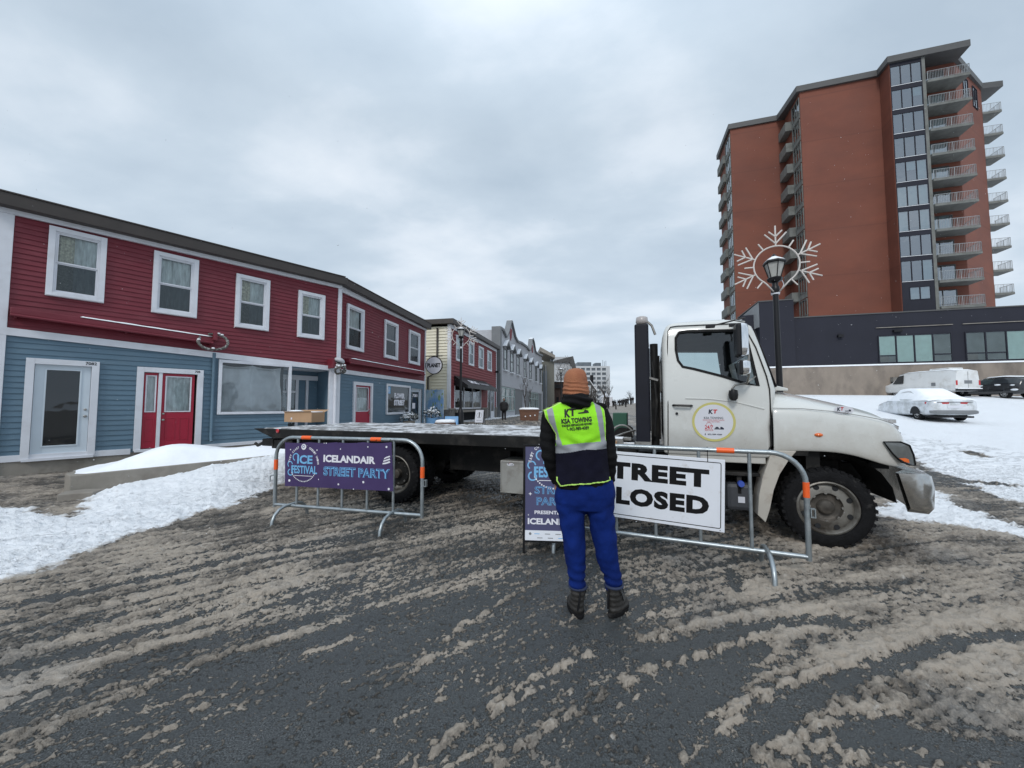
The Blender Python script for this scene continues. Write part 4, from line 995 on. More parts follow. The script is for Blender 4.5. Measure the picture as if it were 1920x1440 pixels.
    # raised snowy cowl lip
    b = MB(); b.loft([[(-.56, .25, 1.72), (-.36, .25, 1.715), (-.36, .25, 1.745), (-.56, .25, 1.80)], [(-.56, 1.15, 1.79), (-.36, 1.2, 1.77), (-.36, 1.2, 1.80), (-.56, 1.15, 1.85)], [(-.56, W_ - .25, 1.72), (-.36, W_ - .25, 1.715), (-.36, W_ - .25, 1.745), (-.56, W_ - .25, 1.80)]])
    b.build('cowl', M['truckwhite'], h, bevel=.01)
    b = MB(); P = []
    for i in range(16):
        for j in range(13):
            u, v = i / 15, j / 12; e = min(u, v, 1 - u, 1 - v); X_ = -.33 + .75 * u; zt = np.interp(X_, [-.33, 0, .2, .5], [1.735, 1.66, 1.60, 1.50]); y_ = .5 + 1.3 * v; drop = .055 * abs((y_ - 1.15) / .65) ** 1.5
            P.append((X_, y_, float(zt) - drop - .004 + .028 * min(1, e * 5) * max(0, .35 + 1.3 * nz((X_ * 3, y_ * 3, 4)))))
    b.add(P, [(i * 13 + j, (i + 1) * 13 + j, (i + 1) * 13 + j + 1, i * 13 + j + 1) for i in range(15) for j in range(12)]); b.build('bonnet_snow', M['snow'], h, smooth=True)
    # grille at the nose
    b = MB()
    for k in range(6):
        z = .98 + k * .072; xo = np.interp(z, [.95, 1.2, 1.36, 1.45], [.765, .76, .72, .66]); b.loft([[(xo - .07, .50, z), (xo + .01, .50, z), (xo + .01, .50, z + .045), (xo - .07, .50, z + .045)], [(xo, 1.15, z), (xo + .075, 1.15, z), (xo + .075, 1.15, z + .045), (xo, 1.15, z + .045)], [(xo - .07, W_ - .50, z), (xo + .01, W_ - .50, z), (xo + .01, W_ - .50, z + .045), (xo - .07, W_ - .50, z + .045)]])
    b.build('grille', M['chrome'], R_, bevel=.004); b = MB(); b.box(.50, .66, .45, W_ - .45, .92, 1.30); b.build('grille_backing', M['dark'], R_)
    # headlamps
    for side in (0, 1):
        pts = [(T.uv(px, py, .03)) for px, py in ((1655, 828), (1690, 829), (1712, 836), (1725, 855), (1731, 876), (1712, 873), (1690, 866), (1672, 850))]
        b = MB(); n = len(pts)
        def yy(u): return float(np.interp(u, [.30, .38, .50, .60, .67, .72], [.02, .022, .035, .075, .125, .18]))
        def Yq(u, o): v = yy(u) - .012 + o; return v if side == 0 else W_ - v
        cx = sum(p[0] for p in pts) / n; cz = sum(p[1] for p in pts) / n
        vs = [(x, Yq(x, .03), z) for x, z in pts] + [(x, Yq(x, .0), z) for x, z in pts] + [(cx, Yq(cx, -.012), cz)]
        b.add(vs, [(i, (i + 1) % n, n + (i + 1) % n, n + i) for i in range(n)] + [(n + i, n + (i + 1) % n, 2 * n) for i in range(n)]); lp = b.build('headlight', M['headlamp'], R_, fix=True, smooth=40)
        rm = MB().tube([(x, Yq(x, -.004), z) for x, z in pts], .008, 5, True).build('lamp_rim', M['signk'], lp)
        ip = [(T.uv(px, py, .03)) for px, py in ((1684, 859), (1698, 859), (1707, 862), (1709, 869), (1697, 866))]; b = MB(); b.add([(x, Yq(x, -.016), z) for x, z in ip], [tuple(range(len(ip)))]); b.build('turn_lens', M['amber'], lp)
    mk = T.uv(1535, 815.5, .015); b = MB(); b.lathe([(0, -.018), (.022, -.014), (.03, .0), (.03, .01)], 20, Matrix.Translation((mk[0], .013, mk[1])) @ Matrix.Diagonal((1.35, 1, .7, 1)), 'y'); b.build('side_marker', M['amber'], R_, smooth=True)
    # mudguard strip behind the front wheel
    mg = [T.uv(px, py, .02) for px, py in ((1447, 845), (1494, 846), (1480, 862), (1462, 890), (1451, 920), (1444, 955), (1436, 980), (1421, 966), (1423, 930), (1430, 895), (1441, 865))]
    for y0 in (.0, W_ - .30): MB().prism(mg, y0 + .02, y0 + .28).build('mudguard', M['mudwhite'], R_, bevel=.008)
    ig = MB(); pr = [(-.62 + 0, 1.0)]
    arc = [(-.10 + .62 * math.cos(a), .52 + .52 * math.sin(a)) for a in [PI * i / 10 for i in range(11)]]
    ig.add([(x, y, z) for x, z in arc for y in (.10, .75)], [(2 * i, 2 * i + 1, 2 * i + 3, 2 * i + 2) for i in range(10)]); ig.build('inner_fender', M['truckblack'], R_, smooth=True)
    # ---- front bumper, wraps round the corners
    b = MB(); rings = []
    for y, u0, u1, zb, zt in ((.0, .50, .70, .50, .845), (.03, .49, .77, .46, .845), (.10, .52, .83, .44, .84), (.35, .70, .90, .46, .84), (1.15, .86, .98, .47, .84)):
        rings.append([(u0 + .08 * (1 if y < .2 else 0), y, zb), (u1 - .06, y, zb - .01), (u1 - .015, y, zb + .05), (u1, y, (zb + zt) / 2 + .06), (u1 - .02, y, zt - .02), (u1 - .06, y, zt), (u0, y, zt)])
    rings += [[(x, W_ - y, z) for x, y, z in r] for r in rings[-2::-1]]
    b.loft(rings); bo = b.build('front_bumper', M['bumper'], R_, fix=True, smooth=50)
    b = MB(); b.box(.40, .58, .35, W_ - .35, .84, .90); b.build('bumper_gap', M['truckblack'], R_)
    # ---- mirrors
    def P(px, py, y): a = T.uv(px, py, y); return (a[0], y, a[1])
    y = -.22
    b = MB(); a = P(1377, 608, y); c = P(1411, 668, y); b.box(a[0], a[0] + .055, y - .09, y + .09, c[2], a[2]); mo = b.build('mirror', M['black'], R_, bevel=.02)
    b = MB(); b.loft([[(a[0] + .05 + .085 * math.cos(t) * s_ * (1 if math.cos(t) > 0 else .0), y + .095 * math.sin(t) * s_, z) for t in [2 * PI * k / 16 for k in range(16)]] for z, s_ in ((c[2] + .0, .6), (c[2] + .02, .95), (c[2] + .1, 1.0), (a[2] - .06, 1.0), (a[2] - .01, .9), (a[2] + .005, .5))]); b.build('mirror_housing', M['chrome'], mo, smooth=60)
    a2 = P(1384, 676, y); c2 = P(1412, 702, y); b = MB(); b.box(a2[0], a2[0] + .04, y - .07, y + .07, c2[2], a2[2]); mo2 = b.build('convex_mirror', M['black'], R_, bevel=.015)
    b = MB(); b.loft([[(a2[0] + .035 + .09 * max(0, math.cos(t)) * s_, y + .075 * math.sin(t) * s_, z) for t in [2 * PI * k / 14 for k in range(14)]] for z, s_ in ((c2[2] - .01, .5), (c2[2] + .02, .95), (a2[2] - .02, .95), (a2[2] + .008, .5))]); b.build('mirror_housing', M['chrome'], mo2, smooth=60)
    b = MB(); q = P(1404, 705, y); r0 = P(1401, 718, -.1); r1 = P(1378, 722, .0); b.tube([(a[0] + .12, y, a[2] - .02), (a[0] + .13, y, c[2]), q, r0, r1, P(1372, 730, -.04)], .012, 7); b.tube([P(1372, 600, .12), (a[0] + .1, y, a[2] + .02)], .010, 6); b.tube([r0, P(1416, 706, .03)], .01, 6)
    b.build('mirror_arm', M['steel'], mo, smooth=True)
    b = MB(); a3 = P(1375, 740, -.05); b.loft([[(a3[0] + rx * math.cos(t), -.05 + .05 * math.sin(t), a3[2] + dz) for t in [2 * PI * k / 14 for k in range(14)]] for rx, dz in ((.015, .06), (.045, .05), (.052, .0), (.045, -.045), (.02, -.07))]); b.build('kerb_mirror', M['black'], R_, smooth=50)
    # ---- decals
    a = T.uv(1338, 791, .02); R0 = abs(T.uv(1379, 790, .02)[0] - T.uv(1297, 790, .02)[0]) / 2; x, z = a; yb = .022
    d = MB(); disc(d, x, yb, z, R0, 48, k=0); disc(d, x, yb - .001, z, R0 * .885, 48, k=1); dc = d.build('door_decal', [M['gold'], M['decalw']], R_); dc['label'] = 'round white and gold door decal with towing company lettering'
    t = MB(); decal_logo(t, x, yb - .0025, z + R0 * .52, R0 * .42); t.m = [m_ - 1 for m_ in t.m]
    put_text(t, 'KSA TOWING', x, yb - .0025, z + R0 * .20, w=R0 * .88, h=R0 * .115, k=0, bold=.01); put_text(t, 'ROADSIDE ASSISTANCE', x, yb - .0025, z + R0 * .09, w=R0 * .98, h=R0 * .06, k=1); put_text(t, 'AND RECOVERY', x, yb - .0025, z - R0 * .0, w=R0 * .62, h=R0 * .055, k=1)
    put_text(t, '24/7', x - R0 * .22, yb - .0025, z - R0 * .27, w=R0 * .38, h=R0 * .19, k=1, bold=.02); put_text(t, 'SERVICE', x - R0 * .22, yb - .0025, z - R0 * .42, w=R0 * .38, h=R0 * .09, k=1); ring(t, x - R0 * .22, yb - .0022, z - R0 * .17, R0 * .12, R0 * .135, 20, 0, PI, k=1)
    t.k = 0; t.box(x + R0 * .02, x + R0 * .46, yb - .003, yb - .0022, z - R0 * .38, z - R0 * .34); t.prism([(x + R0 * .30, z - R0 * .34), (x + R0 * .46, z - R0 * .34), (x + R0 * .44, z - R0 * .29), (x + R0 * .36, z - R0 * .25), (x + R0 * .30, z - R0 * .25)], yb - .003, yb - .0022); t.prism([(x + R0 * .05, z - R0 * .33), (x + R0 * .25, z - R0 * .33), (x + R0 * .2, z - R0 * .25), (x + R0 * .1, z - R0 * .25)], yb - .003, yb - .0022)
    put_text(t, '902-989-4089', x + R0 * .04, yb - .0025, z - R0 * .64, w=R0 * .66, h=R0 * .075, k=0, bold=.02); t.box(x - R0 * .42, x - R0 * .38, yb - .003, yb - .0022, z - R0 * .68, z - R0 * .60)
    t.build('decal_print', [M['ink'], M['inkred']], dc)
    def oval(px, py, y_, w, h_, par, nm='oval_decal', tilt=0, lab=None):
        a = T.uv(px, py, y_); d = MB(); disc(d, 0, 0, 0, h_, 32, rx=w, k=0); o = d.build(nm, M['decalw'], par); t = MB(); put_text(t, 'K', -.5 * w, -.002, .01, w=w * .35, h=h_ * .9, bold=.05, shear=.15, k=0); put_text(t, 'T', -.15 * w, -.002, .015, w=w * .32, h=h_ * .8, bold=.05, shear=.15, k=1)
        t.k = 0; t.box(w * .12, w * .72, -.003, -.001, -h_ * .28, -h_ * .12); t.prism([(w * .5, -h_ * .12), (w * .72, -h_ * .12), (w * .66, h_ * .15), (w * .5, h_ * .15)], -.003, -.001); put_text(t, '902-989-4089', w * .15, -.002, -h_ * .6, w=w * .7, h=h_ * .2, k=0)
        p = t.build('decal_print', [M['ink'], M['inkred']], o); Tm = Matrix.Translation((a[0], y_, a[1])) @ Matrix.Rotation(tilt, 4, 'X'); o.data.transform(Tm); p.data.transform(Tm)
        if lab: o['label'] = lab
    oval(1582, 769, .035, .088, .045, h, tilt=-.0)
    # ---- chassis
    b = MB(); b.box(-8.2, .55, .78, .86, .60, .84); b.box(-8.2, .55, W_ - .86, W_ - .78, .60, .84)
    for u in (-7.6, -6.6, -4.6, -3.2, -1.6, -.6): b.box(u, u + .1, .86, W_ - .86, .62, .80)
    b.build('frame_rail', M['truckblack'], R_); b = MB(); b.box(-7.9, -6.3, .45, 1.85, .62, .95); b.box(-5.0, -3.95, .5, 1.8, .5, .93); b.box(-3.5, -1.7, .6, 1.7, .5, .9); b.build('dark_underbody_fill', M['truckblack'], R_)  # last three boxes: dark filler added to deepen the shade beneath the truck
    b = MB().tube([(-.10, .2, .43), (-.10, W_ - .2, .43)], .07, 10); b.build('front_axle', M['truckblack'], R_); b = MB().tube([(-5.74, .2, .45), (-5.74, W_ - .2, .45)], .10, 12); b.lathe([(0, -.2), (.22, -.1), (.25, 0), (.22, .1), (0, .2)], 16, Matrix.Translation((-5.74, W_ / 2, .45)), 'y'); b.build('rear_axle', M['truckblack'], R_, smooth=40)
    b = MB(); b.box(-1.5, .3, .75, W_ - .75, .55, 1.25); b.box(-.2, .5, .5, W_ - .5, .9, 1.35); b.box(-2.6, -1.6, .9, 1.5, .40, .8); b.build('engine_block', M['truckblack'], R_, bevel=.03)
    b = MB(); b.box(-.64, -.25, .06, .6, .98, 1.04); b.box(-.25, -.12, .14, .3, .72, 1.05); b.build('cab_mount', M['truckblack'], R_)
    # rocker panel, step and fluid tank under the door
    q0 = T.uv(1256, 853, .06); q1 = T.uv(1440, 862, .06); b = MB(); b.box(-1.70, -.66, .05, .12, .87, .952); b.build('door_sill', M['truckwhite'], R_, bevel=.01)
    b = MB(); b.box(-1.6, -.72, .06, .30, .72, .76); b.box(-1.6, -1.55, .1, .3, .45, .72); b.box(-.95, -.90, .1, .3, .50, .72); b.build('step', M['truckblack'], R_, bevel=.006)
    tk = T.uv(1365, 905, .10); tk1 = T.uv(1404, 960, .10); b = MB(); b.box(tk[0] - .02, tk1[0] + .05, .10, .50, tk1[1], tk[1]); tn = b.build('fluid_tank', M['tankgrey'], R_, bevel=.05); c = T.uv(1389, 907, .09); b = MB(); b.lathe([(0, -.05), (.032, -.05), (.038, -.03), (.038, .03)], 12, Matrix.Translation((c[0], .10, c[1])), 'y'); b.build('blue_cap', M['capblue'], tn, smooth=40)
    b = MB(); b.box(tk[0] + .10, tk[0] + .17, .094, .099, tk1[1] + .10, tk1[1] + .17); b.build('tank_label', M['decalw'], tn)
    b = MB().tube([(-2.9, .28, .56), (-1.75, .28, .56)], .22, 24); b.build('fuel_tank', M['truckblack'], R_, smooth=40)
    # aluminium toolbox
    a = T.uv(938, 863, .08); c = T.uv(1000, 929, .08); b = MB(); b.box(a[0], c[0] + .25, .08, .55, c[1] - .0, a[1]); tb = b.build('toolbox', M['alubox'], R_, bevel=.008); b = MB(); b.frame(a[0] + .01, c[0] + .24, c[1] + .01, a[1] - .01, .012, .072, .081); b.box(a[0] + .35, a[0] + .42, .065, .08, a[1] - .16, a[1] - .08); b.build('toolbox_door', M['alubox'], tb)
    b = MB(); b.box(a[0] + .12, a[0] + .18, .2, .4, c[1] - .06, c[1]); b.box(a[0] + .32, a[0] + .38, .2, .4, c[1] - .06, c[1]); b.build('toolbox_bracket', M['truckblack'], tb)
    oval(957, 871, .075, .055, .022, tb)
    # ---- wheels
    wheel(R_, -.10, .02, .43, .26, True); 
    f2 = wheel(R_, -.10, W_ - .02, .43, .26, True); f2.matrix_local = Matrix.Translation((-.10, W_ - .02, .43)) @ Matrix.Rotation(PI, 4, 'Z')
    wheel(R_, -5.74, .02, .45, .25, False); wheel(R_, -5.74, .31, .45, .25, False)
    for yy_ in (W_ - .02, W_ - .31): r2 = wheel(R_, -5.74, yy_, .45, .25, False); r2.matrix_local = Matrix.Translation((-5.74, yy_, .45)) @ Matrix.Rotation(PI, 4, 'Z')
    # mud flaps and dark hanging parts at the rear
    b = MB(); b.box(-6.42, -6.40, .05, .6, .25, .85); b.box(-6.42, -6.40, W_ - .6, W_ - .05, .25, .85); b.build('mud_flap', M['rubber'], R_)
    # ---- flat bed with its side rails, deck tapering at the tail
    b = MB(); Wd = 2.45; y0, y1 = -.06, Wd
    side = [(-8.80, 1.115), (-2.42, 1.115), (-2.42, .955), (-8.32, .955)]
    b.prism(side, y0, y0 + .10); b.prism(side, y1 - .10, y1); b.prism([(-8.80, 1.11), (-8.3, 1.11), (-8.3, .98)], y0 + .1, y1 - .1)
    bed = b.build('flatbed', M['truckblack'], R_, bevel=.006)
    b = MB(); b.box(-8.6, -2.45, y0 + .1, y1 - .1, 1.055, 1.10)
    nx_, ny_ = 200, 60; vs = []
    dk = MB()
    for i in range(nx_ + 1):
        for j in range(ny_ + 1):
            X_ = -8.68 + 6.22 * i / nx_; Y_ = y0 + .02 + (y1 - y0 - .04) * j / ny_; e = min(i, j, nx_ - i, ny_ - j); h_ = .014 + .02 * nz((X_ * 1.2, Y_ * 4.5, 0)) + .012 * nz((X_ * 5, Y_ * 12, 5)) + .006 * nz((X_ * 14, Y_ * 24, 9))
            vs.append((X_, Y_, 1.112 + (max(-.006, h_) if e > 1 else -.006)))
    dk.add(vs, [(i * (ny_ + 1) + j, (i + 1) * (ny_ + 1) + j, (i + 1) * (ny_ + 1) + j + 1, i * (ny_ + 1) + j + 1) for i in range(nx_) for j in range(ny_)]); dk.build('deck_snow', M['decksnow'], bed, smooth=True)
    b.build('deck', M['decksteel'], bed)
    b = MB(); c = T.uv(520, 808, -.07); b.lathe([(0, -.012), (.035, -.01), (.04, .0)], 16, Matrix.Translation((c[0], -.062, c[1])), 'y'); b.build('side_reflector', M['redlens'], bed, smooth=True)
    b = MB(); b.box(-8.30, -2.5, .45, .57, .84, .955); b.box(-8.3, -2.5, 1.75, 1.87, .84, .955)
    for u in np.arange(-8.0, -2.6, .62): b.box(u, u + .07, y0 + .1, y1 - .1, .965, 1.05)
    b.build('bed_runner', M['truckblack'], bed)
    # wheel-lift stowed under the tail
    b = MB(); b.box(-8.35, -7.2, .95, 1.35, .72, .90); b.box(-8.62, -8.35, -.02, 2.3, .80, .93); b.tube([(-8.62, .02, .86), (-8.75, .0, .80), (-8.82, .0, .84)], .03, 8); b.box(-8.4, -7.9, .0, .16, .76, .92); b.build('wheel_lift', M['truckblack'], R_, bevel=.01)
    b = MB(); b.box(-7.98, -7.86, -.03, .05, .84, .87); b.build('tail_bracket', M['steel'], R_)
    # tail lamps
    b = MB(); b.box(-8.36, -8.33, .2, .4, .86, .93); b.box(-8.36, -8.33, 1.95, 2.15, .86, .93); b.build('tail_light', M['redlens'], R_)
    # ---- headboard behind the cab with rolled cover on top
    zt = 2.58; b = MB(); b.box(-2.07, -1.90, -.02, .12, 1.07, zt); b.box(-2.07, -1.90, W_ - .10, W_ + .04, 1.07, zt); b.box(-2.04, -1.93, .12, W_ - .1, zt - .14, zt); b.box(-2.03, -1.94, .12, W_ - .1, 1.1, 1.25)
    hb = b.build('headboard', M['headblue'], R_, bevel=.02)
    b = MB()
    for y in (.5, .9, 1.3, 1.7): b.box(-2.0, -1.97, y, y + .05, 1.25, zt - .14)
    b.box(-2.0, -1.97, .12, W_ - .1, 1.75, 1.80); b.build('headboard_bars', M['truckblack'], hb)
    b = MB(); b.box(-2.08, -1.89, -.04, .0, 1.0, 1.09); b.build('headboard_plate', M['steel'], hb)
    b = MB().lathe([(0, 0), (.06, 0), (.075, .03), (.07, .09), (.04, .105), (0, .11)], 16, Matrix.Translation((-1.98, .05, zt))); b.lathe([(0, 0), (.06, 0), (.075, .03), (.07, .09), (.04, .105), (0, .11)], 16, Matrix.Translation((-1.98, W_ - .05, zt))); b.build('beacon', M['beacon'], hb, smooth=True)
    b = MB().tube([(-1.92, .05, zt + .04), (-1.86, .05, zt - .02), (-1.82, .05, zt - .14)], .015, 6); b.tube([(-1.93, .08, 1.9), (-1.80, .1, 1.86)], .02, 6); b.build('headboard_stay', M['steel'], hb)
    # dark machinery between cab and headboard, exhaust
    b = MB(); b.box(-1.88, -1.77, .3, W_ - .3, 1.1, 2.2); b.tube([(-1.84, .25, 1.0), (-1.84, .25, 2.35)], .05, 10); b.tube([(-1.85, .12, 1.15), (-1.82, .1, 1.6), (-1.86, .14, 2.1)], .018, 6); b.build('cab_rear_gear', M['truckblack'], R_)
    # winch, cable drum and green hydraulic box seen beside the headboard
    b = MB(); b.box(-2.42, -2.08, -.02, .16, .93, 1.02); b.box(-3.2, -2.08, .16, W_ - .16, .90, 1.0); b.build('winch_base', M['truckblack'], R_)
    b = MB(); Tw = Matrix.Translation((-2.28, 1.0, 1.10)); b.lathe([(.0, -.4), (.13, -.4), (.13, -.36), (.08, -.34), (.08, .34), (.13, .36), (.13, .4), (0, .4)], 20, Tw, 'y'); b.build('winch_drum', M['truckblack'], R_, smooth=40)
    b = MB().tube([(-2.28 + .15 * math.cos(a), .58, 1.11 + .15 * math.sin(a)) for a in [PI * i / 12 for i in range(13)]], .014, 6); b.tube([(-2.4, .4, 1.08), (-2.15, .4, 1.08)], .03, 6); b.tube([(-2.40, .3, 1.10), (-2.25, .35, 1.16), (-2.10, .5, 1.20)], .012, 6); b.box(-2.42, -2.24, .1, .3, 1.02, 1.10); b.build('winch_guard', M['steel'], R_, smooth=40)
    b = MB(); gx0 = T.uv(1149, 790, 1.3)[0]; b.box(gx0, gx0 + .22, 1.3, 1.6, 1.12, 1.42); b.build('hydraulic_box', M['greenbox'], R_, bevel=.01)
    b = MB(); b.box(-2.42, -2.24, .1, .3, 1.102, 1.12); b.box(-2.36, -2.1, .20, .28, 1.03, 1.05); b.build('winch_snow', M['snow'], R_, bevel=.008)
    b = MB(); b.box(-2.41, -2.31, .02, .12, 1.0, 1.08); b.build('hand_valve', M['card'], R_, bevel=.008)
    return R_


M['seatgrey'] = mat('seat_cloth', (.09, .10, .11), .9, var=.2)
M['mudwhite'] = mat('muddy_white', (.46, .43, .38), .7, var=.1, tint=(.25, .20, .16), tamt=.6, ts=6)
M['tankgrey'] = mat('tank_plastic', (.045, .048, .055), .6, var=.2)
M['capblue'] = mat('blue_cap', (.05, .10, .45), .4)
M['alubox'] = mat('aluminium_box', (.36, .36, .34), .5, metal=.4, var=.12, vs=3, tint=(.16, .14, .12), tamt=.5, ts=4)
M['decksteel'] = mat('deck_steel', (.07, .065, .06), .5, var=.4)
M['decksnow'] = snow_mat('deck_snow', (.60, .61, .63), (.10, .095, .09), .85, (.42, .56), 4.0)
M['headblue'] = mat('headboard_navy', (.009, .010, .017), .55, var=.3, spec=.25)
M['beacon'] = mat('beacon_clear', (.40, .37, .36), .3, coat=.5, var=.2)
M['greenbox'] = mat('green_paint', (.02, .09, .055), .6, var=.2)
def salt_spray(m_):
    nt = m_.node_tree; N, L = nt.nodes, nt.links; b = N['Principled BSDF']; tc = [n for n in N if n.type == 'TEX_COORD'][0]; sp = N.new('ShaderNodeSeparateXYZ'); L.new(tc.outputs['Object'], sp.inputs[0])
    n = N.new('ShaderNodeTexNoise'); n.inputs['Scale'].default_value = 5; n.inputs['Detail'].default_value = 8; n.inputs['Roughness'].default_value = .7; L.new(tc.outputs['Object'], n.inputs[0])
    a = N.new('ShaderNodeMath'); a.operation = 'MULTIPLY_ADD'; L.new(n.outputs[0], a.inputs[0]); a.inputs[1].default_value = .9; L.new(sp.outputs[2], a.inputs[2])
    r = N.new('ShaderNodeMapRange'); L.new(a.outputs[0], r.inputs[0]); r.inputs[1].default_value = 1.35; r.inputs[2].default_value = 1.85; r.inputs[3].default_value = .42; r.inputs[4].default_value = 0
    src = b.inputs['Base Color'].links[0].from_socket; mx = N.new('ShaderNodeMix'); mx.data_type = 'RGBA'; L.new(r.outputs[0], mx.inputs[0]); L.new(src, mx.inputs[6]); mx.inputs[7].default_value = (.30, .26, .21, 1); L.new(mx.outputs[2], b.inputs['Base Color'])


salt_spray(M['truckwhite'])
TRUCK = build_truck()
# ------------------------------------------------------------ the row of shops up the street
S2 = Fr(at(843, 700, 24), 12.5)


def quad(name, m_, par, x0, x1, z0, z1, y): return MB().add([(x0, y, z0), (x1, y, z0), (x1, y, z1), (x0, y, z1)], [(0, 1, 2, 3)]).build(name, m_, par)


def build_red_shop():
    R_ = fthing(S2, 'red_shop', 'two-storey shop with a cream side wall, a dull red front and a black awning', 'building')
    Lr = 11.3; zt = 6.5
    wr = [(.98, 2.2, 4.43, 6.15), (3.5, 4.7, 4.40, 6.15), (5.85, 7.2, 4.4, 6.15), (8.25, 9.6, 4.42, 6.15)]
    holes = [(w[0] + .1, w[1] - .1, w[2] + .1, w[3] - .1) for w in wr] + [(.75, 6.6, 1.25, 2.95), (8.4, 10.6, .3, 2.9)]
    b = MB(); siding(b, 0, Lr, 1.25, zt, .19, .05, holes=holes); b.build('front_wall', M['dullred'], R_)
    b = MB(); siding(b, 0, 7.5, .3, zt, .19, .05); o = b.build('side_wall', M['cream'], R_); o.data.transform(Matrix.Translation((-.0, 7.5, 0)) @ Matrix.Rotation(-PI / 2, 4, 'Z'))
    b = MB(); b.box(.02, Lr, .45, 7.5, .2, zt); b.build('inner_wall', M['dark'], R_)
    b = MB(); b.vprism([(-.35, -.35), (Lr + .3, -.35), (Lr + .3, 7.8), (-.35, 7.8)], zt + .12, zt + .42); b.build('roof_edge', M['brown'], R_)
    b = MB(); b.box(-.04, Lr + .02, -.07, .0, zt - .12, zt + .115); b.box(-.05, .10, -.06, 0.0, .3, zt - .13); b.box(Lr - .12, Lr + .02, -.06, 0, .3, zt - .13); b.box(-.06, -.021, -.06, .14, .3, zt + .115); b.build('corner_trim', M['white'], R_)
    b = MB(); b.box(.12, .72, -.10, 0, .2, 1.25); b.box(6.65, 8.3, -.10, 0, .2, 1.25); b.box(10.7, Lr, -.1, 0, .2, 1.25); b.box(-.12, -.022, -.12, 1.0, .2, 1.25); b.build('stone_base', M['stone'], R_)
    [MB().box(a, c, -.15, 0, 1.25, 1.33).build('stone_cap', M['concrete'], R_) for a, c in ((-.16, .76), (6.6, 8.35), (10.65, Lr + .05))]
    for w in wr: sash_window(R_, w, .12, ('curtain',))
    f = MB().frame(.75, 6.6, 1.25, 2.95, .12, -.05, .04); f.box(2.6, 2.7, -.045, .04, 1.37, 2.83); f.box(4.5, 4.58, -.045, .04, 1.37, 2.83); f = f.build('shop_window', M['white'], R_)
    quad('pane', M['glass'], f, .87, 6.48, 1.37, 2.83, 0); it = MB(); 
    rnd = random.Random(4)
    for i in range(16): x = rnd.uniform(1, 6.2); h_ = rnd.uniform(.2, .8); it.box(x, x + rnd.uniform(.1, .35), .2, .3, 1.37, 1.37 + h_)
    it.build('window_display', M['concrete'], f); b = MB(); b.lathe([(0, 0), (.36, 0), (.36, .02), (0, .02)], 24, Matrix.Translation((5.3, .08, 2.35)), 'y'); b.build('round_window_sign', M['decalw'], f)
    b = MB(); b.box(.75, 6.6, -.22, .0, 1.05, 1.2); b.build('window_box', M['concrete'], R_)
    d = MB().frame(8.4, 10.6, .3, 2.9, .12, -.05, .05, 0); d.box(9.45, 9.55, -.045, .05, .3, 2.78); d.box(9.56, 10.47, -.03, .03, .3, 1.0); d = d.build('door', M['white'], R_); quad('pane', M['glass'], d, 8.5, 10.5, .3, 2.8, .0)
    a0, a1 = .7, 8.1
    b = MB(); b.add([(a0, -.02, 3.45), (a1 - .3, -.02, 3.45), (a1 + .2, -1.0, 2.80), (a0 - .1, -1.0, 2.80), (a0 - .1, -1.0, 2.62), (a1 + .2, -1.0, 2.62), (a0, -.02, 2.8), (a1 - .3, -.02, 2.8)], [(0, 3, 2, 1), (3, 4, 5, 2), (0, 6, 4, 3), (1, 2, 5, 7)]); aw = b.build('awning', M['black'], R_)
    t = MB(); v, f_ = text_mesh('SMUG', 1.9, .42, bold=.05); v2, f2 = text_mesh('Chocolate', 2.3, .26, bold=.01, shear=.3)
    for vv, ff, xc in ((v, f_, 3.1), (v2, f2, 5.7)): t.add([(xc + p[0], -.53 - .03 + p[2] * .835, 3.125 + p[2] * .55) for p in vv], ff)
    t.build('awning_lettering', M['icewhite'], aw)
    b = MB().tube([(-.12, .8, zt - .1), (-.12, .8, 3.6), (-.12, 1.4, 3.3), (-.12, 1.4, 1.3)], .06, 8); b.build('downpipe', M['brown'], R_, smooth=True)
    b = MB(); b.box(10.9, 11.2, -.35, -.05, 4.45, 4.6); b.build('wall_lamp', M['black'], R_)
    return R_


